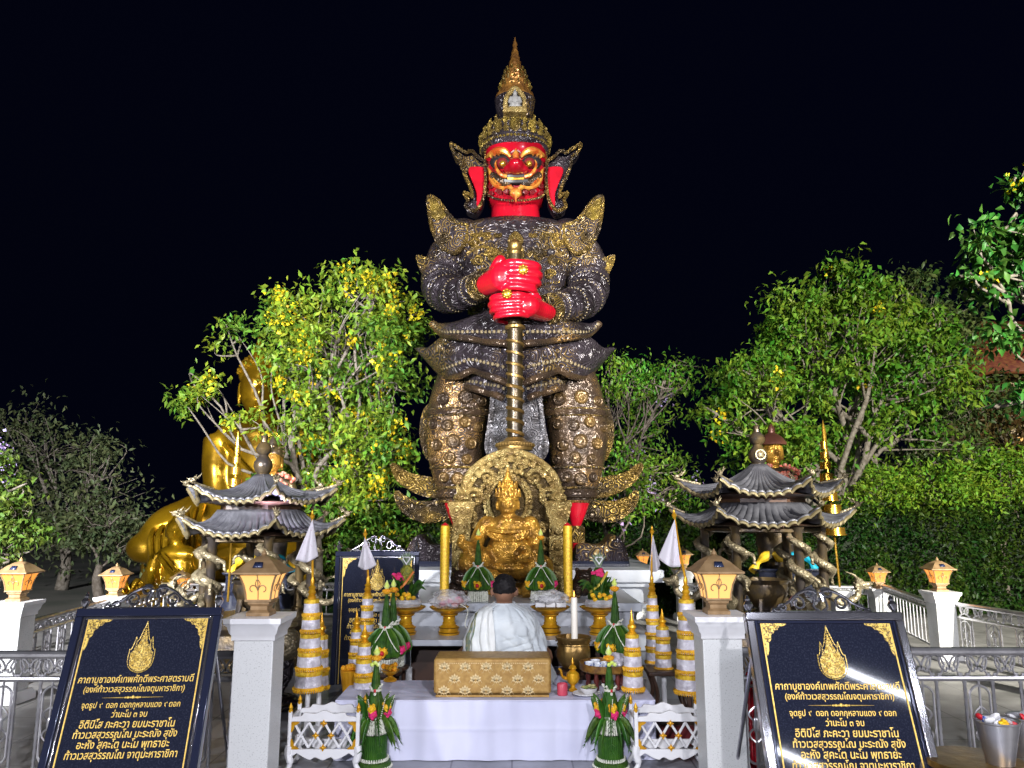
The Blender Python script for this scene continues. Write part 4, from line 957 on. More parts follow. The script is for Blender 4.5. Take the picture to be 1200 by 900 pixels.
for xa, xb in ((528, 554), (641, 667)):
    x0, x1 = T(xa, 640).x, T(xb, 640).x; xm, hw = (x0 + x1) / 2, (x1 - x0) / 2; z = lambda y: T(600, y).z
    b = MB(); b.square([(hw, ALZ), (hw, z(688)), (hw * .9, z(684)), (hw * .85, z(680)), (hw * .8, z(612)), (hw * .9, z(608)), (hw * 1.1, z(600)), (hw * 1.1, z(596)), (hw * 1.22, z(593)), (hw * 1.22, z(589)), (hw * .9, z(587))], (xm, TD + .02, 0)); pl = b.build('side_pillar', M['pale_relief'], th, bevel=.008)
    b = MB(); yy = TD + .02 - hw
    for zc_ in (620, 638, 656, 674): b.ell((xm, yy, z(zc_)), (hw * .45, .05, .06), 10, 7); b.tube(curve([(xm - hw * .6, yy, z(zc_ + 6)), (xm - hw * .3, yy - .03, z(zc_ - 5)), (xm, yy, z(zc_ + 4)), (xm + hw * .3, yy - .03, z(zc_ - 5)), (xm + hw * .6, yy, z(zc_ + 6))], 5), .018, 6)
    b.ell((xm, yy + .1, z(583)), (hw * .8, .1, .06), 10, 7); b.tube([(xm, yy + .1, z(582)), (xm + (.03 if xm > 0 else -.06), yy + .1, z(568))], [.06, .01], 7); b.build('pillar_carving', M['pale_relief'], pl)
b = MB(); b.box((T(597, 695).x, TD - .1, (ALZ + T(0, 684).z) / 2), (1.06, .7, T(0, 684).z - ALZ)); b.build('seat', M['idol_gold'], th, bevel=.02)
sz = T(0, 684).z
# idol
idol = thing('golden_idol', (T(595, 684).x, TD - .25, sz + .001), 'pot-bellied golden seated idol with tall crown under the arch', 'statue')
ID = TD - .25
def J(px, py, dy=0.0): return at(px, py, ID + dy)
q1 = pxs(1, 620, ID)
m = MB()
m.ell(J(595, 645, -.04), (.235, .21, .20), 18, 12); m.ell(J(596, 620), (.25, .15, .16), 18, 12); m.ell(J(595, 664), (.24, .2, .13), 16, 10)
for sg in (-1, 1): m.ell(J(596 + sg * 13, 625, -.1), (.11, .07, .075), 12, 8); m.ell(J(596 + sg * 25, 615), (.10, .1, .1), 12, 8)
m.tube([J(595, 612), J(595, 600)], [.09, .08], 12); m.ell(J(595, 591, -.02), (.105, .11, .135), 16, 12); m.ell(J(595, 593, -.12), (.02, .03, .035), 8, 6)
m.ell(J(595, 599.5, -.095), (.04, .04, .02), 8, 6)
for sg in (-1, 1):
    m.ell(J(595 + sg * 4.3, 589, -.105), (.028, .02, .012), 8, 6); m.ell(J(595 + sg * 12.5, 592, .0), (.02, .035, .06), 8, 6); m.tube(curve([J(595 + sg * 7.5, 586.5, -.09), J(595 + sg * 4.5, 585.4, -.12), J(595 + sg * 1.5, 586.8, -.12)], 4), .009, 6)
m.tube(curve([J(570, 615), J(562, 628, -.04), J(556, 640, -.12), J(548, 641, -.25), J(542, 638, -.3)], 6), [.095, .095, .095, .095, .09, .088, .085, .083, .082, .08, .08, .078, .075, .073, .072, .07, .068, .066, .064, .062, .06, .06, .055, .055, .05], 12)
m.tube(curve([J(621, 615), J(627, 628, -.05), J(628, 642, -.14), J(622, 652, -.26), J(613, 653, -.32)], 6), [.095] * 6 + [.09] * 6 + [.075] * 6 + [.06] * 7, 12)
m.ell(J(610, 653, -.33), (.07, .06, .05), 10, 8); m.ell(J(540, 636, -.31), (.05, .05, .06), 10, 8)
for px0, dx in ((538, -.02), (540, 0), (542, .02), (544, .03)): m.tube([J(px0, 632, -.32), J(px0 - .5, 626, -.34)], [.016, .011], 6)
m.tube(curve([J(582, 664), J(564, 656, -.15), J(549, 660, -.25), J(556, 672, -.33), J(578, 678, -.36), J(592, 680, -.36)], 6), [.14] * 12 + [.12] * 8 + [.095] * 6 + [.07] * 5, 12)
m.tube(curve([J(608, 666), J(626, 662, -.16), J(637, 668, -.24), J(630, 680, -.32), J(620, 692, -.36), J(620, 700, -.42)], 6), [.135] * 12 + [.115] * 8 + [.09] * 6 + [.07] * 5, 12)
fuse(m, .013, 'body', M['idol_gold'], idol, 3)
m = MB(); c = J(595, 580, .0)
m.lathe([(.118, -.06), (.125, -.02), (.115, .02), (.10, .06), (.085, .09), (.09, .10), (.06, .14), (.062, .15), (.035, .2), (.02, .25), (.004, .30)], c, 20)
for n_, r_, z_, h_ in ((16, .122, -.02, .09), (12, .09, .08, .07)):
    for k in range(n_):
        a = 2 * PI * k / n_; p = c + Vector((r_ * math.cos(a), r_ * math.sin(a), z_)); m.tube([p, p + Vector((.01 * math.cos(a), .01 * math.sin(a), h_))], [.026, .003], 5)
m.build('crown', M['idol_gold'], idol)
m = MB()
m.tube([J(595 + 26 * math.cos(a), 617 + 6 * math.sin(a), -.16 * abs(math.sin(a)) - .02) for a in [PI * k / 20 for k in range(21)]], .03, 7)
m.beads([J(595 + 24 * math.cos(a), 622 + 12 * math.sin(a), -.17 - .05 * math.sin(a)) for a in [PI * k / 24 for k in range(25)]], .018)
m.tube([J(595 + 22 * math.cos(a), 662 + 4 * math.sin(a), -.2 * abs(math.sin(a)) - .05) for a in [PI * k / 20 for k in range(21)]], .03, 7)
m.build('jewellery', M['idol_gold'], idol)
m = MB(); m.tube(curve([J(606, 648, -.36), J(611, 642, -.42), J(618, 642, -.42), J(620, 648, -.4), J(613, 653, -.4)], 5), [.03] * 21, 7); m.ell(J(606, 648, -.38), (.04, .03, .03), 8, 6); m.build('mongoose', M['idol_gold'], idol)
# tall gold candle columns before the throne
for px, lab in ((520.5, 'tall gold candle column left of the idol'), (666, 'tall gold candle column right of the idol')):
    p = at(px, 704, 7.95); t = thing('gold_candle', (p.x, 7.95, ALZ + .001), lab, 'candle', 'tall gold candles flanking the idol')
    h = at(px, 616, 7.95).z - ALZ
    b = MB(); b.lathe([(.05, .03), (.046, .05), (.046, h - .02), (.04, h)], seg=20); b.build('candle', M['gold_foil'], t, local=True)
    b = MB(); b.lathe([(.075, 0), (.075, .02), (.055, .035)], seg=20); b.build('base', M['gold_paint'], t, local=True)
    b = MB(); b.lathe([(.044, h), (.03, h + .012), (.004, h + .03)], seg=16); b.build('tip', M['rose'], t, local=True)
# dark carved lion heads flanking the throne foot
for px, lab in ((539, 'brown carved beast figure crouching left of the throne foot'), (684, 'brown carved beast figure crouching right of the throne foot')):
    p = at(px, 706, 8.2); s = -1 if px < 600 else 1
    t = thing('guardian_beast', (p.x, p.y, ALZ + .001), lab, 'statue', 'small carved beasts')
    m = MB(); m.ell((0, .05, .10), (.09, .14, .10), 12, 8); m.ell((0, -.07, .17), (.075, .08, .075), 12, 8); m.ell((0, -.14, .15), (.04, .05, .035), 10, 7)
    for a in (-1, 1): m.tube([(a * .05, -.05, .12), (a * .055, -.09, .02), (a * .055, -.13, .015)], [.035, .03, .025], 8); m.ell((a * .05, -.05, .235), (.022, .015, .03), 7, 5); m.ell((a * .03, -.135, .19), .014, 6, 5)
    m.v = [(v[0] * 1.35, v[1], v[2] * 1.15) for v in m.v]
    o = fuse(m, .011, 'body', M['copper'], t, 2, local=True)

# ================================================================== INCENSE PAVILIONS
def hexroof(parent, c, rot, r0, r1, z0, z1, lift, name):
    NF = 24; N = 6 * NF
    def edge(u):
        a = 2 * PI * u; f = (a % (PI / 3)) - PI / 6; cn = abs(f) / (PI / 6)
        rad = r1 * math.cos(PI / 6) / math.cos(f) * (1 + .09 * cn ** 4)
        sc = abs(math.sin(f * 27 + .0)); return a + rot, rad, cn, sc
    def fn(u, v):
        a, rad, cn, sc = edge(u); inner = r0
        r = inner + (rad + .02 * sc - inner) * v
        z = z0 + (z1 - z0) * (1 - (1 - v) ** 2.3) + lift * cn ** 3.2 * v ** 2.2 - .034 * (1 - sc) ** 1.5 * min(1, v * 3) - .012 * (1 - cn) * (v > .95)
        return (c[0] + r * math.cos(a), c[1] - r * math.sin(a), z)
    b = MB(); b.surf(fn, N * 2, 16, True); o = b.build(name, M['tile'], parent, smooth=70, solid=.03)
    b = MB(); pts = [Vector(fn(k / (N * 2), 1.0)) - Vector((0, 0, .022)) for k in range(N * 2 + 1)]; b.tube(pts, .019, 6, up=(0, 0, 1)); b.build('eave_edge', M['tile_edge'], o)
    for k in range(6):
        d = MB(); p = Vector(fn(k / 6, .985)); ou = Vector((p.x - c[0], p.y - c[1], 0)).normalized()
        d.tube(curve([Vector(fn(k / 6, .7)) + Vector((0, 0, .015)), p + Vector((0, 0, .02)), p + ou * .06 + Vector((0, 0, .06))], 5), [.016] * 7 + [.024, .028, .026, .014], 7)
        d.ell(p + ou * .03 + Vector((0, 0, .055)), (.034, .034, .028), 8, 6)
        for s in (-1, 1):
            sd = ou.cross(Vector((0, 0, 1))) * s; d.tube([p + sd * .012 + Vector((0, 0, .07)), p + sd * .035 - ou * .03 + Vector((0, 0, .11))], [.011, .003], 5)
            d.tube([p + ou * .05 + sd * .01 + Vector((0, 0, .05)), p + ou * .09 + sd * .03 + Vector((0, 0, .075))], [.008, .002], 5)
        d.tube([p - ou * .02 + Vector((0, 0, .07)), p - ou * .07 + Vector((0, 0, .13))], [.013, .003], 5)
        d.build('ridge_dragon', M['dragon'], o)
    b = MB()
    for k in range(6):
        A, B = Vector(fn(k / 6, .98)), Vector(fn((k + 1) / 6, .98)); A.z -= .05; B.z -= .05
    b.lathe([(r1 * .45, z1 - .10), (r1 * .86, z1 - .035), (r1 * .5, z1 + .02)], c, 6, rot=-rot); b.build('soffit', M['darkwood'], o)
    return o
def make_dragon():
    """a dragon coiled round a column of radius .05, height 0..1.05"""
    m = MB(); pts = []; rad = []
    for k in range(90):
        u = k / 89; a = u * 2 * PI * 2.6 + .6; r = .088; pts.append((r * math.cos(a), r * math.sin(a), 1.0 - u * .78)); rad.append(.020 + .030 * math.sin(PI * min(1, u * .62 + .1)))
    end = Vector(pts[-1]); d0 = Vector((math.cos(.6 + 5.2 * PI), math.sin(.6 + 5.2 * PI), 0))
    tail = curve([end, end + d0 * .10 + Vector((0, 0, -.05)), end + d0 * .24 + Vector((0, 0, .02)), end + d0 * .27 + Vector((0, 0, .16))], 6)
    pts += tail[1:]; rad += [.042] * 8 + [.038] * 5 + [.034] * (len(tail) - 14)
    m.tube(pts, rad, 9)
    for i in range(2, len(pts), 3):
        p = Vector(pts[i]); o = Vector((p.x, p.y, 0)).normalized() if i < 90 else Vector((0, 0, 1)); m.tube([p + o * rad[i] * .7, p + o * (rad[i] + .03) + Vector((0, 0, .02))], [.013, .003], 5)
    hd = tail[-1]; f = d0
    m.ell(hd + Vector((0, 0, .03)), (.05, .05, .045), 10, 7); m.tube([hd, hd + f * .09 + Vector((0, 0, .0)), hd + f * .14 + Vector((0, 0, .015))], [.045, .034, .02], 9); m.tube([hd + Vector((0, 0, -.02)), hd + f * .10 + Vector((0, 0, -.05))], [.03, .014], 8)
    sd = Vector((-f.y, f.x, 0))
    for s in (-1, 1):
        m.tube(curve([hd + sd * s * .03 + Vector((0, 0, .05)), hd - f * .06 + sd * s * .05 + Vector((0, 0, .11)), hd - f * .13 + sd * s * .06 + Vector((0, 0, .13))], 4), [.016] * 4 + [.013] * 3 + [.009, .005], 6)
        m.tube(curve([hd + f * .12 + sd * s * .02, hd + f * .17 + sd * s * .06 + Vector((0, 0, .03)), hd + f * .15 + sd * s * .10 + Vector((0, 0, .10))], 4), [.008] * 9, 5)
        for k in range(3): m.tube([hd + sd * s * .04 - Vector((0, 0, .01 + .02 * k)), hd - f * .09 + sd * s * (.08 + .01 * k) + Vector((0, 0, .03 - .05 * k))], [.018, .003], 5)
        lg = Vector(pts[60 if s > 0 else 30]); o = Vector((lg.x, lg.y, 0)).normalized(); m.tube(curve([lg, lg + o * .09 - Vector((0, 0, .02)), lg + o * .10 - Vector((0, 0, .11))], 4), [.026] * 5 + [.02] * 4, 7)
        for k in (-1, 0, 1): m.tube([lg + o * .10 - Vector((0, 0, .11)), lg + o * .14 + Vector((-o.y, o.x, 0)) * .03 * k - Vector((0, 0, .135))], [.012, .004], 5)
    return m
DRAGON = None
def pavilion(px, D, rot, Rm, ys, label, ball):
    """ys: pixel rows of ball bottom, upper eave middle, lower roof top, lower eave middle"""
    global DRAGON
    base = at(px, 590, D); t = thing('incense_pavilion', (base.x, D, 0), label, 'pavilion', 'bronze incense pavilions'); c = (base.x, D, 0); z = lambda y: at(px, y, D).z; R1 = pxs(Rm, 570, D)
    zb = z(722)
    b = MB(); b.lathe([(R1 * 1.02, .009), (R1 * 1.02, .1), (R1 * .95, .14), (R1 * .9, zb - .12), (R1 * .98, zb - .06), (R1 * .98, zb)], c, 6, rot=-rot); b.build('base', M['bronze_plain'], t, smooth=20, bevel=.01)
    u = hexroof(t, c, rot, .075, R1, z(ys[0]), z(ys[1]) + .05, .14, 'upper_roof')
    l = hexroof(t, c, rot, R1 * .58, R1 * 1.12, z(ys[2]), z(ys[3]) + .05, .15, 'lower_roof')
    b = MB(); b.lathe([(R1 * .60, z(ys[2]) - .03), (R1 * .60, z(ys[1]) + .07)], c, 6, rot=-rot)
    b.lathe([(R1 * .66, z(ys[3]) - .04), (R1 * .70, z(ys[3]) + .10), (R1 * .6, z(ys[2]) - .02)], c, 6, rot=-rot); b.build('drum', M['darkwood'], t, smooth=20)
    b = MB(); zt = z(ys[0])
    b.lathe([(.08, -.02), (.09, 0), (.07, .02), (.092, .05), (.108, .10), (.102, .155), (.07, .2), (.055, .22), (.05, .235), (.085, .27), (.092, .31), (.07, .355), (.038, .385), (.032, .43), (.042, .46), (.03, .465)], (c[0], c[1], zt), 24); f = b.build('finial', M['bronze_plain'], t)
    if ball:
        b = MB(); yy = D - .111; b.tube([(c[0] + .055 * math.cos(k * PI / 12), yy + .012, zt + .115 + .055 * math.sin(k * PI / 12)) for k in range(25)], .009, 6)
        for s in (-.02, .02): b.tube([(c[0] - .03, yy - .003, zt + .115 + s), (c[0] + .03, yy - .003, zt + .115 + s)], .006, 5); b.tube([(c[0] + s, yy - .003, zt + .145), (c[0] + s, yy - .003, zt + .085)], .006, 5)
        b.build('emblem', M['tile_edge'], f)
    hc = z(ys[3]) + .02 - zb
    if DRAGON is None:
        DRAGON = fuse(make_dragon(), .0125, 'dragon', M['dragon'], None, 1); dr = DRAGON; first = True
    else: first = False
    for k in range(6):
        a = -rot - k * PI / 3; p = Vector((c[0] + R1 * .78 * math.cos(a), c[1] + R1 * .78 * math.sin(a), zb))
        b = MB(); b.lathe([(.075, .0), (.075, .04), (.05, .06), (.05, hc - .06), (.07, hc - .03), (.07, hc)], p, 12); col = b.build('column', M['bronze_plain'], t)
        if first and k == 0: d = DRAGON
        else:
            d = DRAGON.copy(); COL.objects.link(d)
        d.parent = col; d.location = p - Vector((c[0], c[1], 0)); d.rotation_euler = (0, 0, a - (.6 + 5.2 * PI)); d.scale = (1, 1, hc / 1.05)
        b = MB(); q = p.copy(); q.z += hc - .1; n = c; A2 = -rot - (k + 1) * PI / 3; p2 = Vector((c[0] + R1 * .78 * math.cos(A2), c[1] + R1 * .78 * math.sin(A2), zb + hc - .06))
        b.tube([q + Vector((0, 0, .04)), p2], .03, 6); b.build('tie_beam', M['bronze_plain'], t)
    b = MB(); b.lathe([(.12, 0), (.14, .04), (.1, .08), (.2, .16), (.26, .27), (.25, .36), (.28, .40), (.26, .41), (.24, .36)], (c[0], c[1], zb), 24)
    for k in range(3): b.tube([(c[0] + .22 * math.cos(k * 2.1), c[1] + .22 * math.sin(k * 2.1), zb + .2), (c[0] + .26 * math.cos(k * 2.1), c[1] + .26 * math.sin(k * 2.1), zb + .01)], [.04, .03], 8)
    b.build('censer', M['bronze_plain'], t)
    return t
pavilion(306, 9.0, R(3), 80, (557, 590, 598, 627), 'bronze incense pavilion with two curled roofs before the golden Buddha', 0)
pavilion(891, 9.0, R(13), 83, (545, 582, 590, 616), 'bronze incense pavilion with round mark on its ball, beside the golden parasol', 1)

# guardian figures behind the pavilions
def grow(m, zc, s):
    m.v = [(v[0] * s, v[1] * s, zc + (v[2] - zc) * s) for v in m.v]
def guardian(px, hy, fy, D, label, hat):
    p = at(px, fy, D); p.x = at(px, hy, D).x; t = thing('guardian_figure', (p.x, D, p.z), label, 'statue', 'robed guardian figures behind the pavilions'); hz = at(px, hy, D).z - p.z
    k = hz / 2.05
    m = MB()
    m.lathe([(.30, 0), (.34, .1), (.36, .5), (.30, .95), (.27, 1.1)], (0, 0, 0), 20, sy=.7); m.ell((0, 0, 1.35), (.30, .2, .38), 16, 10); m.ell((0, 0, 1.6), (.36, .17, .16), 16, 9)
    for s in (-1, 1):
        m.tube(curve([(s * .34, 0, 1.6), (s * .43, -.02, 1.3), (s * .36, -.16, 1.1), (s * .12, -.28, 1.15)], 5), [.11] * 8 + [.09] * 4 + [.07] * 4, 10)
        m.surf(lambda u, v: (s * (.33 + .22 * u), -.05 + .1 * u, 1.15 - v * (.55 + .25 * math.sin(u * PI))), 5, 5)
    m.v = [tuple(c * k for c in v) for v in m.v]
    fuse(m, .03, 'body', M['bronze_plain'], t, 3, local=True)
    m = MB(); m.tube([(0, 0, 1.68), (0, 0, 1.84)], [.09, .085], 12); m.ell((0, -.01, 2.0), (.145, .15, .185), 18, 12); m.ell((0, -.155, 1.985), (.022, .035, .045), 8, 6); m.ell((0, -.13, 1.91), (.05, .03, .018), 8, 6); m.ell((0, -.09, 1.86), (.06, .05, .04), 8, 6)
    for s in (-1, 1): m.ell((s * .145, .02, 1.96), (.022, .04, .085), 8, 6); m.ell((s * .055, -.135, 2.03), (.032, .02, .014), 8, 6); m.tube(curve([(s * .10, -.11, 2.055), (s * .06, -.145, 2.075), (s * .02, -.15, 2.055)], 4), .012, 6)
    grow(m, 1.98, 1.28); m.v = [tuple(c * k for c in v) for v in m.v]
    h = fuse(m, .014, 'head', M['idol_gold'], t, 2, local=True)
    m = MB()
    if hat: m.lathe([(.19, 2.10), (.20, 2.13), (.15, 2.2), (.10, 2.24), (.05, 2.27), (.05, 2.33), (.03, 2.37), (.005, 2.40)], (0, 0, 0), 20)
    else:
        m.ell((0, .02, 2.1), (.155, .155, .12), 16, 8); m.lathe([(.07, 2.18), (.07, 2.24), (.05, 2.29), (.01, 2.36)], (0, 0, 0), 14)
        for a in range(26): m.ell((.15 * math.cos(a * .7), .03 + .15 * math.sin(a * .7), 2.08 + .006 * a), .024, 6, 4)
    grow(m, 1.98, 1.28); m.v = [tuple(c * k for c in v) for v in m.v]
    m.build('headdress', mat('dark_red_bronze', (.12, .045, .03), .4, .3) if hat else M['bronze_plain'], h, local=True)
    m = MB(); g = random.Random(3)
    for i in range(150):
        a = g.uniform(0, 2 * PI); r = g.uniform(.12, .30); m.ell((r * math.cos(a) + .06, r * math.sin(a) * .65 - .05, 1.76 - (r - .1) * .65 + g.uniform(-.03, .03) - (.12 if math.sin(a) < -.5 else 0)), g.uniform(.022, .035), 6, 4)
    grow(m, 1.66, 1.25); m.v = [tuple(c * k for c in v) for v in m.v]
    m.build('flower_garland', mat('coral_garland', (.5, .09, .05), .6, 0, (.4, .2, .15), 30), t, local=True)
    b = MB(); b.square([(.5, -p.z + .01), (.5, -.3), (.42, -.26), (.42, -.05), (.46, -.02), (.46, 0)]); b.build('plinth', M['stone'], t, local=True)
    for s in (-1, 1):
        m = MB(); m.ell((s * .16 * k, -.22 * k, .06), (.08, .14, .07), 10, 7); m.build('shoe', M['bronze_plain'], t, local=True)
    # coloured sashes tied at the feet
    for s, cc in ((-1, (.7, .45, .02)), (1, (.0, .28, .42))):
        m = MB(); m.tube(curve([(s * .05, -.3, .12), (s * .2, -.34, .2), (s * .34, -.26, .1), (s * .44, -.2, -.06)], 5), [.05 + .02 * math.sin(i) for i in range(16)], 8); m.build('sash', mat('sash_cloth', cc, .6), t, local=True)
    return t
guardian(319, 537, 668, 11.2, 'standing bronze figure with bare curled hair behind the left pavilion', 0)
guardian(905, 527, 664, 11.2, 'standing bronze figure in red peaked hat behind the right pavilion', 1)

# golden tiered parasols
def parasol(top, tiers, foot, D, label):
    f = at(foot[0], foot[1], D); t = thing('golden_parasol', (f.x, D, f.z), label, 'parasol', 'golden tiered parasols')
    tp = at(top[0], top[1], D)
    b = MB(); b.tube([f, f.lerp(tp, .55), f.lerp(tp, .93), tp], [.016, .016, .03, .003], 8); b.build('pole', M['gold'], t)
    for px, y0, y1, w_ in tiers:
        p0, p1 = at(px, y0, D), at(px, y1, D); r = pxs(w_, y0, D); h = (p0.z - p1.z) * .74
        b = MB(); b.lathe([(r * 1.0, 0), (r * .99, h * .12), (r * .9, h * .14), (r * .86, h * .82), (r * .9, h * .84), (r * .88, h), (r * .5, h * 1.06), (.02, h * 1.14)], (p1.x, D, p1.z), 24)
        b.build('tier', M['gold'], t)
    return t
parasol((964, 492), [(965.5, 514, 526, 4), (966.5, 527, 538, 5.5), (967.5, 539, 550, 7), (969, 551, 567, 8.5), (972, 573, 587, 10.5), (975, 588, 602, 12), (978, 615, 627, 13.5)], (984, 688), 10.6, 'golden tiered parasol on a thin pole right of the right pavilion')
parasol((279, 505), [(278, 522, 531, 4), (277, 533, 543, 5.5), (276, 545, 556, 7), (275, 558, 570, 8.5), (274, 574, 588, 10), (272, 592, 606, 11)], (267, 705), 10.4, 'golden spired parasol left of the left pavilion')

# ================================================================== GIANT GOLDEN BUDDHA AND DISCIPLE
BD = 15.5
def B_(px, py, dy=0.0): return at(px, py, BD + dy)
bq = lambda n, y=560: pxs(n, y, BD)
bud = thing('golden_buddha', (B_(300, 700).x, BD, 0), 'giant golden seated Buddha half hidden behind the yellow flowering tree', 'statue')
m = MB()
m.ell(B_(308, 560), (bq(46), bq(26), bq(70)), 20, 14); m.ell(B_(312, 512), (bq(62), bq(26), bq(26)), 18, 12)
m.tube([B_(305, 505), B_(304, 480)], [bq(17), bq(16)], 14)
for s, cxp in ((-1, 256), (1, 362)):
    m.tube(curve([B_(cxp, 512), B_(cxp - s * -2, 545, -.1), B_(cxp, 585, -.2), B_(cxp - s * 6, 620, -.5), B_(cxp - s * 22, 640, -.9)], 6), [bq(17)] * 8 + [bq(16)] * 8 + [bq(13)] * 9, 14)
for s, kx_ in ((-1, 200), (1, 410)):
    m.tube(curve([B_(300, 640, -.2), B_(300 + s * 60, 618, -.7), B_(kx_, 632, -1.0), B_(kx_ - s * 20, 660, -1.3), B_(300 + s * 15, 675, -1.5)], 7), [bq(36)] * 10 + [bq(33)] * 6 + [bq(24)] * 6 + [bq(16)] * 7, 16)
m.ell(B_(172, 642, -1.1), (bq(22), bq(20), bq(17)), 12, 8)
fuse(m, .06, 'body', M['gold_leaf'], bud, 4)
m = MB()
m.ell(B_(303, 455, -.15), (bq(21), bq(22), bq(34)), 20, 14); m.ell(B_(304, 459, -.54), (bq(3.4), bq(4), bq(7)), 8, 6); m.ell(B_(304, 472, -.46), (bq(7), bq(3), bq(2)), 10, 6); m.ell(B_(304, 481, -.36), (bq(8), bq(5), bq(5)), 10, 6)
for s in (-1, 1): m.ell(B_(303.5 + s * 9, 452, -.46), (bq(5.5), bq(2), bq(1.8)), 10, 6); m.ell(B_(303 + s * 22, 462), (bq(3), bq(4), bq(17)), 10, 8); m.tube(curve([B_(304 + s * 17, 447, -.36), B_(304 + s * 10, 442.5, -.5), B_(304 + s * 3, 447, -.52)], 5), bq(1.4), 6)
hd = fuse(m, .035, 'head', M['gold_leaf'], bud, 2)
m = MB(); m.ell(B_(303, 438), (bq(23), bq(23), bq(22)), 18, 10); m.lathe([(bq(10), 0), (bq(9), bq(8)), (bq(4), bq(16)), (.01, bq(30))], B_(303, 420), 16)
g = random.Random(2)
for i in range(120):
    a, e = g.uniform(0, 2 * PI), g.uniform(-.1, 1.4); m.ell(B_(303, 438) + Vector((bq(23) * math.cos(a) * math.cos(e), bq(23) * math.sin(a) * math.cos(e), bq(22) * math.sin(e))), bq(2.6), 6, 4)
m.build('curled_hair', M['gold_leaf'], hd)
m = MB()
for k in range(7):
    o = k * 9; m.tube(curve([B_(238 - o, 592 + o * .45, -1.25), B_(231 - o, 618 + o * .2, -1.72), B_(226 - o * .9, 644 + o * .12, -1.7), B_(222 - o * .8, 664, -1.5)], 6), bq(3.0), 8)
m.tube(curve([B_(262, 520, -.5), B_(300, 560, -.62), B_(345, 585, -.5)], 6), bq(3), 6); m.build('robe_folds', M['gold_leaf'], bud)
m = MB(); m.lathe([(2.4, .01), (2.4, .3), (2.2, .4), (2.2, .9), (2.4, 1.0), (2.4, B_(0, 690).z)], (B_(300, 700).x, BD + .4, 0), 40, sy=.6); m.build('plinth', M['gold_leaf'], bud)
# disciple
DD = 12.8
def D_(px, py, dy=0.0): return at(px, py, DD + dy)
dq = lambda n: pxs(n, 650, DD)
p = D_(205, 700); ds = thing('golden_disciple', (p.x, DD, p.z), 'smaller golden seated figure with hands on knees beneath the Buddha knee', 'statue')
m = MB()
m.ell(D_(208, 672), (dq(20), dq(13), dq(30)), 16, 12); m.ell(D_(208, 650), (dq(25), dq(12), dq(12)), 14, 9); m.tube([D_(207, 640), D_(206, 630)], [dq(7), dq(6.5)], 10); m.ell(D_(206, 622), (dq(11), dq(11), dq(14)), 14, 10); m.ell(D_(205, 624, -dq(10.5)), (dq(2), dq(2.6), dq(3.6)), 8, 6); m.lathe([(dq(6), 0), (dq(4), dq(6)), (.01, dq(16))], D_(206, 612), 12)
for s in (-1, 1):
    m.ell(D_(206 + s * 11.3, 624), (dq(1.6), dq(2.5), dq(7)), 8, 6)
    m.tube(curve([D_(208 + s * 24, 650), D_(208 + s * 29, 672, -.1), D_(208 + s * 27, 692, -.3)], 6), [dq(8)] * 6 + [dq(6.5)] * 7, 12)
    m.tube(curve([D_(208, 696), D_(208 + s * 26, 694, -.2), D_(208 + s * 46, 700, -.4), D_(208 + s * 18, 708, -.75)], 6), [dq(13)] * 8 + [dq(10)] * 5 + [dq(7)] * 6, 12)
for k in range(4): m.tube(curve([D_(186, 694, -.36), D_(170 - k * 2, 697 + k * 2, -.5), D_(162 - k, 702 + k * 2, -.6)], 4), dq(2.2), 6)
fuse(m, .022, 'body', M['gold_leaf'], ds, 3)
m = MB(); m.tube(curve([D_(186, 652, -.2), D_(205, 676, -.42), D_(232, 694, -.4)], 6), dq(2.6), 6); m.tube(curve([D_(190, 648, -.22), D_(212, 674, -.42), D_(236, 690, -.36)], 6), dq(1.6), 6); m.build('robe_fold', M['gold_leaf'], ds)
m = MB(); m.lathe([(.95, 0), (.95, p.z - .12), (1.0, p.z - .06), (1.0, p.z)], (p.x, DD, .005), 30, sy=.8); m.v = [(v[0], v[1], v[2]) for v in m.v]; m.build('plinth', M['gold_leaf'], ds)
lp = at(160, 708, 12.6); lo = thing('golden_lotus', (lp.x, 12.6, lp.z - .1), 'golden lotus flower with pointed petals left of the golden disciple', 'lotus')
for ring, (n_, rr, hh) in enumerate(((8, .30, .30), (8, .24, .42), (6, .14, .48))):
    for k in range(n_):
        a = 2 * PI * (k + .5 * ring) / n_; E_ = Matrix.Rotation(a, 4, 'Z')
        def fn(u, v, rr=rr, hh=hh): wv = .15 * math.sin(PI * min(1, v * .92 + .06)) ** .8; return ((rr * .35 + rr * 1.0 * math.sin(v * 1.5) + .05 * (2 * u - 1) ** 2), (2 * u - 1) * wv, hh * v)
        b = MB(); b.surf(fn, 7, 8, M=E_); b.build('petal', M['gold_leaf'], lo, local=True, solid=.02, smooth=80)
b = MB(); b.lathe([(.3, -lp.z + .11), (.28, -.1), (.2, .0), (.12, .06)], (0, 0, 0), 18); b.build('base', M['gold_leaf'], lo, local=True)

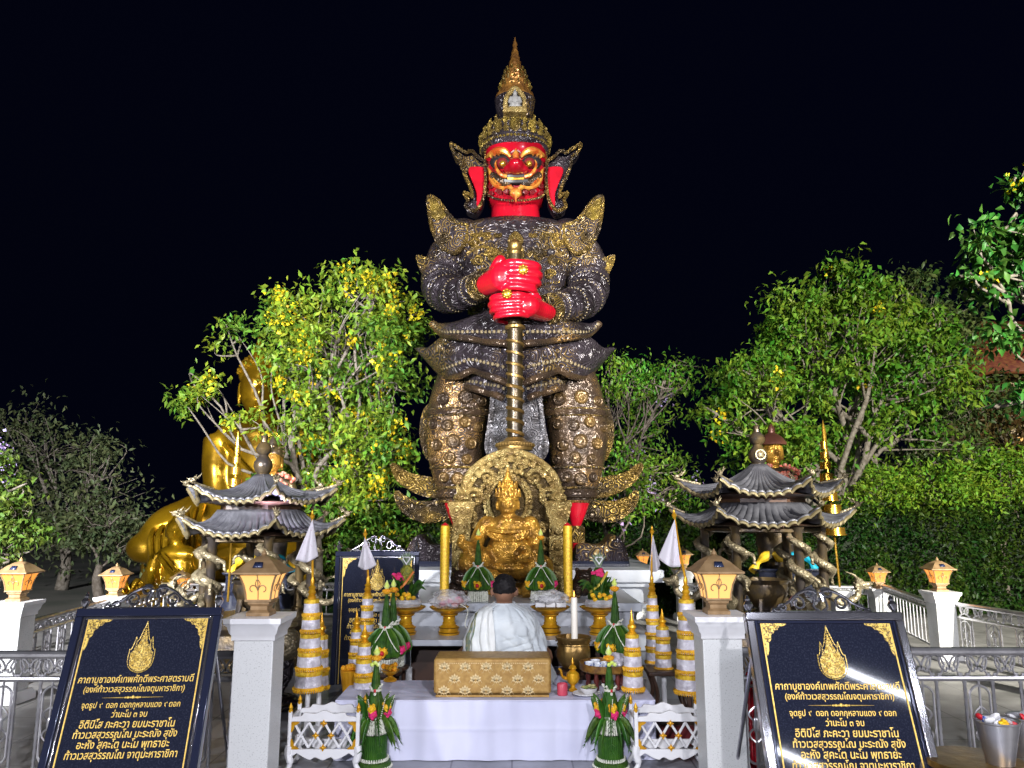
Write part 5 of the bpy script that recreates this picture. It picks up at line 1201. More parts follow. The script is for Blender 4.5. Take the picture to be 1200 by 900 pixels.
# ================================================================== STONE NOTICES ON STEEL EASELS
def text_mesh(body, width, hmax=None, shear=.1):
    cu = bpy.data.curves.new('lettering', 'FONT'); cu.body = body; cu.align_x = 'CENTER'; cu.size = 1; cu.shear = shear; cu.offset = .012; cu.resolution_u = 3
    o = bpy.data.objects.new('lettering', cu); COL.objects.link(o)
    dg = bpy.context.evaluated_depsgraph_get(); me = bpy.data.meshes.new_from_object(o.evaluated_get(dg))
    bpy.data.objects.remove(o); bpy.data.curves.remove(cu)
    xs = [v.co.x for v in me.vertices]; k = width / (max(xs) - min(xs)); c = (max(xs) + min(xs)) / 2
    me.transform(Matrix.Translation((0, 0, 0)) @ Matrix.Diagonal((k, k * 1.12, 1, 1)) @ Matrix.Translation((-c, -.33, 0)))
    me.materials.clear(); me.materials.append(M['letter'])
    return me
TA = R(21)
SIGN_D = 4.25
def vrow(py, Dt, zt):
    """length down the leaning board of the pixel row py"""
    dy = (450 - py) / F; a, b = _c - dy * _s, _s + dy * _c     # y = t a ; z = H + t b
    return ((zt - H) * a - b * Dt) / (math.cos(TA) * a - math.sin(TA) * b)
def make_sign():
    z0 = at(963, 718, SIGN_D).z; Wd = .832; Hh = 1.16
    t = thing('stone_notice', (0, 0, 0), 'notice', 'notice', 'black stone notices on steel easels')
    def v(py): return -vrow(py, SIGN_D, z0)
    zm = -Hh
    b = MB()
    for a, c, w_, h_ in ((0, -.022, Wd, .044), (0, zm + .022, Wd, .044)): b.box((a, 0, c), (w_, .05, h_))
    for s in (-1, 1): b.box((s * (Wd / 2 - .022), 0, zm / 2), (.044, .05, -zm - .0885))
    b.build('frame', M['chrome'], t, local=True, bevel=.006)
    b = MB()
    for s in (-1, 1): b.box((s * (Wd / 2 - .052), .0, zm / 2), (.014, .034, -zm - .09)); 
    b.box((0, 0, -.052), (Wd - .12, .034, .014)); b.build('inner_frame', M['navy_frame'], t, local=True, bevel=.003)
    b = MB(); b.box((0, .006, zm / 2), (Wd - .09, .03, -zm - .09)); b.build('stone_slab', M['stone'], t, local=True)
    f = -.0105; bi = Wd / 2 - .078; bt = v(730)
    b = MB()
    for s in (-1, 1): b.box((s * bi, f, (bt + zm + .05) / 2), (.007, .004, bt - zm - .05))
    b.box((0, f, bt), (2 * bi, .004, .007)); b.build('border_line', M['letter'], t, local=True)
    b = MB()
    for s in (-1, 1):
        o = c2([(0, 0), (.06, 0), (.125, 0), (.118, .012), (.09, .018), (.078, .034), (.062, .036), (.056, .05), (.04, .06), (.036, .085), (.022, .10), (.016, .14), (.004, .165), (0, .12), (0, .06), (0, 0)], 3)
        b.prism([(s * (bi - x - .004), bt - y - .004) for x, y in o], f - .003, f + .002)
        for (x, y, r) in ((.03, .03, .02), (.07, .018, .012), (.018, .08, .013)):
            b.tube([(s * (bi - x - r * (1 - k / 14) * math.cos(k * .7)), f - .004, bt - y - r * (1 - k / 14) * math.sin(k * .7)) for k in range(13)], .0022, 4)
    b.build('corner_ornament', mat('corner_gilt', (.72, .50, .10), .4, .3, (.10, .06, .02), 120, .45, .6), t, local=True)
    # flame-shaped emblem
    et, eb = v(734), v(797); eh = et - eb; ec = 0.0
    E = MB(); prof = [(0, 0), (.022, .10), (.06, .2), (.085, .3), (.10, .34), (.15, .42), (.155, .36), (.17, .30), (.19, .40), (.21, .5), (.24, .56), (.262, .54), (.27, .66), (.265, .78), (.23, .88), (.15, .95), (.06, .985), (0, 1.0)]
    out = [(x * eh, et - y * eh) for x, y in prof] + [(-x * eh, et - y * eh) for x, y in prof[::-1][1:-1]]
    E.tube([(x, f - .001, z) for x, z in out] + [(out[0][0], f - .001, out[0][1])], .0026, 5)
    inn = [(x * .86, (et + eb) / 2 - eh * .06 + (z - (et + eb) / 2) * .84) for x, z in out]
    E.prism(inn, f - .001, f + .002)
    em = E.build('emblem', mat('emblem_gilt', (.78, .55, .12), .4, .3, (.10, .06, .02), 150, .40, .62), t, local=True)
    E = MB()
    for k in range(5): E.tube([((-.035 - .006 * k) * eh * 1.2, f - .004, et - (.14 + .05 * k) * eh), (0, f - .005, et - (.12 + .05 * k) * eh), ((.035 + .006 * k) * eh * 1.2, f - .004, et - (.14 + .05 * k) * eh)], .0018, 4)
    for s in (-1, 1):
        for (x, y, r) in ((.10, .55, .05), (.17, .66, .05), (.08, .72, .055), (.15, .80, .04), (.06, .42, .03)):
            E.tube([(s * (x + r * (1 - k / 15) * math.cos(k * .7)) * eh, f - .005, et - (y + r * (1 - k / 15) * math.sin(k * .7)) * eh) for k in range(14)], .0019, 4)
    E.tube([(.19 * eh * math.cos(PI + k * PI / 12), f - .005, et - .84 * eh + .07 * eh * math.sin(PI + k * PI / 12)) for k in range(13)], .003, 5)
    E.ell((0, f - .003, et - .55 * eh), (.02 * eh, .004, .09 * eh), 8, 6)
    E.build('emblem_lines', M['letter'], em, local=True)
    Lm = Wd / .832
    for body, py, wpx in (('คาถาบูชาองค์เทพศักดิ์พระศาสตราบดี', 804.5, 139), ('(องค์ท้าวเวสสุวรรณโณจตุมหาราชิกา)', 816.5, 121), ('จุดธูป ๙  ดอก ดอกกุหลาบแดง ๙ ดอก', 836, 118), ('ว่านะโม ๓ จบ', 847.5, 43),
                          ('อิติปิโส ภะคะวา ยมมะราชาโน', 859.5, 114), ('ท้าวเวสสุวรรณโณ มะระณัง สุขัง', 872, 124), ('อะหัง สุคะโต นะโม พุทธายะ', 884.5, 110), ('ท้าวเวสสุวรรณโณ จาตุมะหาราชิกา', 897.5, 134)):
        vv = v(py); d = SIGN_D + vv * math.sin(TA)
        me = text_mesh(body, wpx / F * d * 1.0); me.transform(Matrix.Translation((0, f - .001, vv)) @ Matrix.Rotation(R(90), 4, 'X'))
        o = bpy.data.objects.new('lettering', me); COL.objects.link(o); o.parent = t
    b = MB(); vv = v(827)
    for s in (-1, 1):
        b.tube([(s * .165, f, vv), (s * .05, f, vv)], [.0006, .0024], 4)
        for x, r in ((.04, .006), (.026, .008), (.012, .006)): b.ell((s * x, f, vv), (r * 1.2, .003, r * .75), 8, 5)
    b.ell((0, f, vv + .002), (.008, .003, .009), 8, 5); b.build('divider', M['letter'], t, local=True)
    # steel crest and knobs
    b = MB()
    def cz(*pts): return curve([(x, 0, z) for x, z in pts], 7)
    for s in (-1, 1):
        b.tube(cz((s * .255, .012), (s * .215, .03), (s * .17, .055), (s * .12, .095), (s * .06, .118), (s * .015, .105), (s * .02, .06)), .0085, 7)
        b.tube([(s * (.115 + .04 * (1 - .55 * k / 19) * math.cos(-.4 + k * .42)), 0, .05 + .04 * (1 - .55 * k / 19) * math.sin(-.4 + k * .42)) for k in range(20)], .0075, 6)
        b.tube([(s * (.045 + .032 * (1 - .6 * k / 19) * math.cos(2.6 - k * .45)), 0, .105 + .030 * (1 - .6 * k / 19) * math.sin(2.6 - k * .45)) for k in range(20)], .0075, 6)
        b.tube(cz((s * .01, .01), (s * .035, .03), (s * .03, .07), (s * .008, .11)), .0075, 6)
        b.tube([(s * (.205 + .024 * (1 - .5 * k / 14) * math.cos(k * .5)), 0, .026 + .02 * (1 - .5 * k / 14) * math.sin(k * .5)) for k in range(15)], .0065, 6)
        b.ell((s * .255, 0, .014), .013, 8, 6)
    b.tube([(-.27, 0, .006), (.27, 0, .006)], .006, 6); b.build('crest', M['chrome'], t, local=True)
    for s in (-1, 1):
        b = MB(); b.lathe([(.014, 0), (.01, .01), (.02, .025), (.026, .04), (.02, .055), (.01, .062), (.014, .07), (.009, .085), (.002, .095)], (s * (Wd / 2 - .03), 0, .0), 14); b.build('knob', M['chrome'], t, local=True)
    bt_ = -z0 / math.cos(TA)
    for s in (-1, 1):
        b = MB(); b.tube([(s * (Wd / 2 - .02), .045, .0), (s * (Wd / 2 - .02), .045, bt_)], .014, 8)
        b.build('easel_leg', M['chrome'], t, local=True); b = MB(); gl = Vector((0, math.cos(TA), math.sin(TA))); up = Vector((0, -math.sin(TA), math.cos(TA)))
        b.tube([(s * (Wd / 2 - .06), .05, -.1), Vector((s * (Wd / 2 - .06), 0, 0)) + gl * .62 + Vector((0, -math.sin(TA), math.cos(TA))) * -z0 * 0 + Vector((0, math.sin(TA) * z0, -math.cos(TA) * z0))], .011, 8); b.build('easel_leg', M['chrome'], t, local=True)
    t.rotation_euler = (-TA, 0, 0)
    return t, z0
sgn, sz0 = make_sign()
c = at(963, 718, SIGN_D); sgn.location = c; sgn['label'] = 'black Thai prayer notice with wide shiny steel frame right of the right pillar'
p = at(177, 722, 4.42); s2 = copy_tree(sgn, loc=(p.x, 4.42, sz0), label='black Thai prayer notice at the lower left, left of the left pillar'); s2.rotation_euler = (-TA, 0, R(5)); s2.scale = (.93, 1, 1)
p = at(443, 646, 7.9); s3 = copy_tree(sgn, loc=(p.x, 7.9, p.z), label='smaller-looking black notice behind the tiered parasols left of the altar'); k = p.z / sz0; s3.scale = (1.0, 1, k); s3.rotation_euler = (-R(3.5), 0, R(4))
for s_ in (s2, s3):          # these two frames coloured navy for mirrored night sky, thin steel inner line
    for ch in s_.children:
        nm = ch.name.split('.')[0]
        if nm in ('frame', 'inner_frame'):
            ch.data = ch.data.copy(); ch.data.materials.clear(); ch.data.materials.append(M['navy_frame'] if nm == 'frame' else M['chrome'])

# ================================================================== WHITE DRAPED PLATFORM
PF = 5.50; PTOP = at(0, 821, PF).z
x0, x1 = at(393, 821, PF).x, at(768, 821, PF).x
pl = thing('draped_platform', ((x0 + x1) / 2, PF, 0), 'low platform draped in a white cloth across the front', 'platform')
b = MB()
def skirt(pts, zt):
    P = resample(pts, .02); 
    def fn(u, v):
        p = P[round(u * (len(P) - 1))]; a = u * 40; k = (1 - v)
        off = .006 * k * (math.sin(a * 1.7) + .6 * math.sin(a * 3.9 + 1)) + .012 * k * mnoise.noise((p.x * 2.2, p.y * 2, v * 1.5))
        off += sum(.005 * math.exp(-((p.x - q) / .010) ** 2) for q in (-.78, -.26, .27, .80)) + .004 * math.exp(-((v - .52) / .03) ** 2) + .010 * mnoise.noise((p.x * 4.5, v * 2.2, 7.7))
        return (p.x, p.y - off - .012 * k, .012 + (zt - .012) * v)
    b.surf(fn, len(P), 40)
skirt([Vector((x0, 6.14, 0)), Vector((x0, PF, 0)), Vector((x1, PF, 0)), Vector((x1, 6.14, 0))], PTOP)
b.surf(lambda u, v: (x0 + u * (x1 - x0), PF + v * .64, PTOP + .003 * mnoise.noise((u * 7, v * 4, 0)) + .004 * mnoise.noise((u * 16 + v * 5, v * 7, 2)) * min(1, v * 8) - .004 * (v < .01)), 120, 40)
b.box((-.05, 6.42, PTOP / 2), (.95, .56, PTOP - .012))
b.tube([(x0, PF + .004, PTOP - .004), (x1, PF + .004, PTOP - .004)], .006, 6)
b.build('cloth_cover', M['cloth_white'], pl, smooth=60)
# brocade bench
BX0, BX1 = at(508, 800, 5.57).x, at(646, 800, 5.57).x; bw = BX1 - BX0; bz = at(0, 772, 5.57).z
bx = thing('brocade_box', ((BX0 + BX1) / 2, 5.57, PTOP + .002), 'gold brocade covered box seat on the white platform behind the kneeling man', 'box seat')
bx['label'] = 'gold floral brocade box on the white platform, behind the praying man'
bh = bz - PTOP
b = MB(); b.box((0, .15, .012 + bh / 2), (bw, .30, bh - .024)); b.build('padded_body', M['brocade'], bx, local=True, bevel=.018)
b = MB(); b.box((0, .15, .008), (bw - .03, .27, .014)); b.build('base_board', M['brocade'], bx, local=True)
b = MB()
for row, zz in ((0, .195), (1, .115), (2, .04)):
    for k in range(6):
        x = -bw / 2 + bw * (k + (.5 if row % 2 == 0 else 1.0)) / 5.6
        if abs(x) > bw / 2 - .05 or zz > bh - .05: continue
        for j in range(7):
            a = PI * j / 6; d = Vector((math.cos(a), 0, math.sin(a))); q = Vector((x, -.0016, zz)); n_ = Vector((-d.z, 0, d.x))
            L_ = .040 if j % 2 == 0 else .046
            b.add([q + d * .006, q + d * L_ * .6 + n_ * .010, q + d * L_, q + d * L_ * .6 - n_ * .010], [(3, 2, 1, 0)])
        for j in range(5):
            a = PI + PI * j / 4; d = Vector((math.cos(a), 0, math.sin(a))); q = Vector((x, -.0016, zz)); n_ = Vector((-d.z, 0, d.x))
            b.add([q + d * .006, q + d * .014 + n_ * .005, q + d * .022, q + d * .014 - n_ * .005], [(3, 2, 1, 0)])
        for s in (-1, 1): b.tube([(x + s * (.03 + .014 * math.cos(i * .6)), -.0012, zz - .018 + .014 * math.sin(i * .6)) for i in range(9)], .0016, 4)
for k in range(60):
    x = -bw / 2 + .03 + (bw - .06) * k / 59; b.add([(x - .004, -.0016, bh - .032), (x, -.0016, bh - .037), (x + .004, -.0016, bh - .032), (x, -.0016, bh - .027)], [(0, 1, 2, 3)])
b.build('woven_flowers', M['brocade_flower'], bx, local=True, smooth=0)

# ================================================================== PRAYING MAN
MD = 6.16
def P_(px, py, dy=0.0): return at(px, py, MD + dy)
mq = lambda n: pxs(n, 730, MD)
man = thing('person', (P_(591, 760).x, MD, PTOP + .001), 'man in a white robe and shawl kneeling with his back to us before the idol', 'person')
man['label'] = 'seated man in white robe and shawl, seen from behind, praying to the idol'
m = MB()
m.ell(P_(591, 691), (mq(12.6), mq(15.5), mq(17)), 20, 14); m.ell(P_(591, 697, .06), (mq(9.5), mq(10), mq(11)), 14, 10); m.ell(P_(591, 693, .122), (.014, .022, .022), 8, 6); m.ell(P_(591, 700, .10), (.026, .014, .01), 8, 6)
for s in (-1, 1): m.ell(P_(591 + s * 14.4, 693.5, -.005), (.016, .028, .036), 10, 8); m.ell(P_(591 + s * 5, 690, .095), (.015, .012, .008), 8, 6)
m.tube([P_(591, 700), P_(591, 715)], [mq(9), mq(10.5)], 14)
m.ell(P_(591, 742), (mq(31), mq(18), mq(32)), 18, 12); m.ell(P_(591, 722), (mq(32), mq(15), mq(12)), 16, 10); m.ell(Vector((P_(591, 0).x, MD, PTOP + .12)), (mq(33), mq(24), .13), 16, 10)
hx = P_(591, 740).x
for s in (-1, 1):
    m.tube(curve([P_(591 + s * 27, 724), P_(591 + s * 32, 752, .04), P_(591 + s * 24, 766, .18), Vector((hx + s * .035, MD + .33, .92))], 6), [.062] * 6 + [.054] * 6 + [.042] * 4 + [.034] * 3, 12)
    m.ell((hx + s * .018, MD + .345, .965), (.016, .036, .05), 10, 8)
    for k in range(4): m.tube([(hx + s * .016, MD + .318 + .019 * k, .99), (hx + s * .012, MD + .325 + .019 * k, 1.035 + .012 * (1 if k in (1, 2) else 0)), (hx + s * .008, MD + .332 + .018 * k, 1.075 + (.014, .024, .018, 0)[k])], [.0095, .009, .007], 7)
    m.tube([(hx + s * .02, MD + .315, .95), (hx + s * .022, MD + .288, .985), (hx + s * .012, MD + .285, 1.02)], [.012, .011, .009], 7)
    m.tube(curve([Vector((hx + s * .12, MD + .05, PTOP + .10)), Vector((hx + s * .30, MD + .30, PTOP + .12)), Vector((hx + s * .05, MD + .42, PTOP + .07))], 7), [.095] * 7 + [.075] * 5 + [.055] * 3, 12)
    m.ell((hx - s * .10, MD + .42, PTOP + .05), (.10, .045, .038), 10, 7)
fuse(m, .0088, 'body', M['skin'], man, 2)
m = MB()
m.ell(P_(591, 689, -.008), (mq(13.7), mq(16.6), mq(16.6)), 20, 14)
for k in range(60):
    a = rnd.uniform(0, 2 * PI); e = rnd.uniform(-.3, 1.3); m.ell(P_(591, 689, -.008) + Vector((mq(13.3) * math.cos(a) * math.cos(e), mq(16.2) * math.sin(a) * math.cos(e), mq(16.2) * math.sin(e))), (.014, .014, .012), 6, 5)
m.v = [v if not (v[1] > MD + .055 and v[2] < P_(0, 684).z) else (v[0], MD + .055, v[2]) for v in m.v]
hair = fuse(m, .009, 'hair', M['hair'], man, 1)
hc = P_(591, 689, -.008) - wloc(man)
for v in hair.data.vertices:          # tapered nape and uneven cut
    d = v.co - hc; k = max(0, -d.z / .1); s_ = 1 - .17 * min(1, k) ** 1.3 + .028 * mnoise.noise(v.co * 55) + .02 * mnoise.noise(v.co * 120)
    v.co.x = hc.x + d.x * s_; v.co.y = hc.y + d.y * s_ + .012 * min(1, k); v.co.z = hc.z + d.z * (.93 if d.z < 0 else 1.0) + .002 * mnoise.noise(v.co * 80)
# robe
rows = [(706.5, 580, 602, .105), (709, 574, 608, .125), (714, 564, 619, .15), (722, 556.5, 627, .175), (732, 551.5, 632, .19), (745, 547.5, 636, .20), (757, 544.5, 639, .205), (770, 543, 641, .215), (790, 541, 643, .23)]
def rw(py):
    r = rows
    if py <= r[0][0]: return r[0][1:]
    for a, c in zip(r, r[1:]):
        if py <= c[0]:
            t = (py - a[0]) / (c[0] - a[0]); t2 = t; return tuple(lerp(a[i], c[i], t2) for i in (1, 2, 3))
    return r[-1][1:]
CREASE = ((584, 759, 627, 747, 1.6, .020), (590, 766, 630, 753, 1.5, .020), (600, 738, 624, 749, 1.7, .016), (586, 748, 622, 741, 1.6, .012), (584, 771, 618, 761, 1.8, .018), (612, 727, 628, 742, 1.6, .012), (582, 723.5, 612, 722.5, 1.0, .007), (626, 745, 632, 770, 1.8, .018), (588, 741, 606, 753, 1.6, .012))
def robe(a, py, out=0.0):
    xl, xr, d = rw(py); A, C = P_(xl, py), P_(xr, py); cx_, hw = (A.x + C.x) / 2, (C.x - A.x) / 2
    c_, s_ = math.cos(a), math.sin(a); ex = 2 / 2.35
    x = math.copysign(abs(c_) ** ex, c_); y = math.copysign(abs(s_) ** ex, s_)
    ti = (py - 706) / 84
    f = .017 * ti * math.sin(7 * a + 5 * ti + 2.5 * mnoise.noise((c_ * 2, s_ * 2, ti * 3))) + .022 * ti * mnoise.noise((c_ * 2.6 + ti * 1.5, s_ * 2.6, ti * 4 - c_ * 2.2)) + .012 * ti * mnoise.noise((c_ * 5.5 + ti * 3, s_ * 5, ti * 8 - c_ * 4)) + .009 * math.sin(19 * a - 9 * ti) * ti + .010 * mnoise.noise((c_ * 7, s_ * 7, ti * 9 + 2))
    arm = .016 * ti * (abs(c_) ** 6) - .018 * math.exp(-((abs(x) - .70) / .08) ** 2) * max(0, ti - .25) * (s_ < 0)
    if s_ < 0:          # creases drawn tight from the right armpit, the yoke seam and the slumped waist
        px_ = (xl + xr) / 2 + x * (xr - xl) / 2
        for ax, ay, bx_, by_, w_, am in CREASE:
            tt = max(0, min(1, ((px_ - ax) * (bx_ - ax) + (py - ay) * (by_ - ay)) / ((bx_ - ax) ** 2 + (by_ - ay) ** 2)))
            dd = (px_ - ax - tt * (bx_ - ax)) ** 2 + (py - ay - tt * (by_ - ay)) ** 2
            f -= .62 * am * math.sin(PI * (.15 + .8 * tt)) * math.exp(-dd / (w_ * w_))
    return Vector((cx_ + x * (hw + f + out), MD + y * (d + f + arm + out), A.z))
m = MB(); m.surf(lambda u, v: robe(2 * PI * u, 706.5 + 83.5 * v), 220, 110, True)
ns = len(m.v)
m.build('robe', M['robe'], man, smooth=180, solid=.006)
m = MB(); hx2 = P_(591, 780).x
def skirtfn(u, v):
    a = 2 * PI * u; r = 1 + .03 * math.sin(9 * a) * v
    return Vector((hx2 + math.cos(a) * (.30 + .10 * v) * r, MD + .05 + math.sin(a) * (.22 + .20 * v) * r + .12 * v * max(0, math.sin(a)), PTOP + .20 * (1 - v) ** .8 + .004))
m.surf(skirtfn, 60, 12, True); n = len(m.v); m.f.append(tuple(range(60))); m.build('lower_robe', M['robe'], man, smooth=180)
m = MB(); m.tube([robe(2 * PI * k / 40, 706.5, .004) for k in range(41)], .008, 6); m.tube([robe(-PI / 2 - .75 + 1.5 * k / 20, 724 + 1.5 * math.sin(k), .002) for k in range(12, 21)], .0028, 5); m.build('collar_seam', M['robe'], man)
def px2a(px, py):
    xl, xr, d = rw(py); t = max(-.985, min(.985, (px - (xl + xr) / 2) / ((xr - xl) / 2))); c_ = math.copysign(abs(t) ** (2.35 / 2), t); return -math.acos(max(-1, min(1, c_)))
def shawl(u, v, out=.022):
    if v < .12: py = 709.5 + v * 20
    else: py = 711.9 + (v - .12) / .88 * 56
    k = (py - 709) / 59
    xl = lerp(562, 547, min(1, k * 1.6)); xr = lerp(579, 583, k)
    px = lerp(xl, xr, u); a = px2a(px, py); o = out + .010 * math.sin(u * 22 + 2 * math.sin(k * 4)) * min(1, k * 3) + .006 * mnoise.noise((u * 4, v * 5, 1))
    return robe(a, py, o)
m = MB(); m.surf(lambda u, v: shawl(u, v), 40, 40)
sw = m.build('shawl', mat('shawl_cloth', (.74, .76, .74), .85, 0, (.64, .67, .66), 7, sheen=.3, bump=('noise', 30, .4, .008)), man, smooth=180, solid=.008)
m = MB(); m.surf(lambda u, v: shawl(.10 + u * .07, v, .0275), 4, 40); m.surf(lambda u, v: shawl(.27 + u * .04, v, .0275), 4, 40); m.build('stripe', mat('shawl_stripe', (.26, .25, .13), .7, 0, (.14, .20, .15), 40), sw, smooth=180, solid=.003)
m = MB()
def fr(u, v):
    a = lerp(PI * .58, PI * 1.02, u); py = lerp(709, 770, v); return robe(a, py, .012)
m.surf(fr, 20, 20); m.surf(lambda u, v: robe(lerp(PI * .9, PI * 1.32, u), lerp(708.6, 712.5, v), .013), 24, 6); m.build('shawl_front', M['robe'], sw, smooth=180, solid=.008)

# ================================================================== OFFERING TABLE AND OFFERINGS
TZ = at(600, 750, 6.7).z
tb = thing('offering_table', (-.12, 6.7, 0), 'long white topped steel offering table before the idol', 'table')
tx0, tx1 = at(432, 750, 6.7).x, at(746, 750, 6.7).x
b = MB(); b.box(((tx0 + tx1) / 2, 7.1, TZ - .025), (tx1 - tx0, .8, .05)); b.build('tabletop', M['marble'], tb, bevel=.006)
for x in (tx0 + .05, tx1 - .05):
    for y in (6.76, 7.45):
        b = MB(); b.tube([(x, y, .009), (x, y, TZ - .05)], .02, 8); b.build('leg', M['stain'], tb)
b = MB(); b.box(((tx0 + tx1) / 2 + .05, 7.3, (TZ - .05) / 2 + .005), (tx1 - tx0 - .5, .3, TZ - .06)); b.build('dark_back_panel', M['darkwood'], tb)
for x in (tx0 + .22, tx0 + .32, tx0 + .30):
    pass
for i, (px, hgt, lab) in enumerate(((461, .2, 'white paper roll standing under the left end of the table'), (470, .16, 'second white paper roll under the left end of the table'), (479, .22, 'tallest white paper roll beneath the offering table'))):
    p = at(px, 800, 6.95); t = thing('paper_roll', (p.x, 6.95, .009), lab, 'paper roll', 'paper rolls under the table'); b = MB(); b.lathe([(.012, 0), (.028, 0), (.028, hgt + .1), (.012, hgt + .1), (.012, 0)], seg=16); b.build('paper', M['white'], t, local=True)
def make_phan(s=1.0):
    t = thing('pedestal_tray', (0, 0, 0), 'tray', 'pedestal tray', 'gold pedestal trays of offerings')
    b = MB(); b.lathe([(.088, 0), (.09, .02), (.08, .035), (.085, .06), (.07, .075), (.055, .085), (.058, .10), (.05, .11), (.054, .13), (.05, .15), (.075, .165), (.07, .175), (.10, .19), (.135, .205), (.165, .225), (.17, .235), (.155, .228), (.05, .21)], seg=28, lobe=.03, nl=14)
    b.build('pedestal', M['gold_paint'], t, local=True)
    b = MB()
    for z_, r_ in ((.02, .092), (.06, .087), (.175, .074), (.232, .170)): b.tube([(r_ * math.cos(k * PI / 14), r_ * math.sin(k * PI / 14), z_) for k in range(29)], .005, 5)
    b.build('rim', M['gold'], t, local=True)
    return t
phan = make_phan(); phan['label'] = 'gold pedestal tray under the pineapple, left end of the table'
p = at(475, 747, 7.0); phan.location = (p.x, 7.0, TZ + .001)
for px, D, lab in ((526, 7.0, 'gold pedestal tray of wrapped flowers just left of the man'), (645, 7.0, 'gold pedestal tray of white packets just right of the man'), (703, 7.0, 'gold pedestal tray under the tied fruit cone, right end of the table')):
    copy_tree(phan, loc=(at(px, 747, D).x, D, TZ + .001), label=lab)
def phan_top(px, D): return Vector((at(px, 747, D).x, D, TZ + .24))
# wrapped flowers
def crumple(c, r, seed, flat=.5, n=16, name='clear_wrap', parent=None, m='plastic'):
    b = MB()
    def fn(u, v):
        a, e = 2 * PI * u, PI * v; d = Vector((math.cos(a) * math.sin(e), math.sin(a) * math.sin(e), math.cos(e)))
        k = 1 + .28 * mnoise.noise(d * 2.4 + Vector((seed, 0, 0))) + .16 * mnoise.noise(d * 6 + Vector((0, seed, 0)))
        return (c[0] + d.x * r * k, c[1] + d.y * r * k, c[2] + d.z * r * flat * k)
    b.surf(fn, n * 2, n, True); return b.build(name, M[m], parent, smooth=25)
q = phan_top(526, 7.0)
t = thing('wrapped_flowers', q, 'cellophane wrapped pink and red flowers on the tray left of the man', 'flowers')
for k in range(16):
    a, r_ = rnd.uniform(0, 2 * PI), rnd.uniform(0, .12); b = MB(); b.ell((q.x + r_ * math.cos(a), q.y + r_ * math.sin(a), q.z + .015 + rnd.uniform(0, .04)), (.035, .035, .024), 9, 6); b.build('flower_head', M[('pink', 'rose', 'bluewhite', 'pink')[k % 4]], t)
crumple(q + Vector((0, 0, .05)), .165, 3.0, .5, parent=t)
b = MB(); b.tube(curve([q + Vector((.10, -.1, .03)), q + Vector((.17, -.12, -.02)), q + Vector((.15, -.14, -.14)), q + Vector((.20, -.13, -.20))], 6), .004, 5); b.build('string', M['garland'], t)
q = phan_top(645, 7.0)
t = thing('white_packets', q, 'stack of white wrapped packets tied on the tray right of the man', 'packets')
for k, (x, y, z) in enumerate(((-.09, -.06, .02), (.0, -.06, .02), (.09, -.06, .02), (-.09, .04, .02), (0, .04, .02), (.09, .04, .02), (-.06, -.04, .062), (.03, -.04, .062), (.0, .05, .062))):
    b = MB(); b.box((q.x + x, q.y + y, q.z + z), (.085, .10, .04), rz=rnd.uniform(-.05, .05)); b.build('packet', M['white'], t, bevel=.006)
crumple(q + Vector((0, 0, .07)), .155, 8.0, .42, parent=t)
q = q + Vector((0, 0, 0))
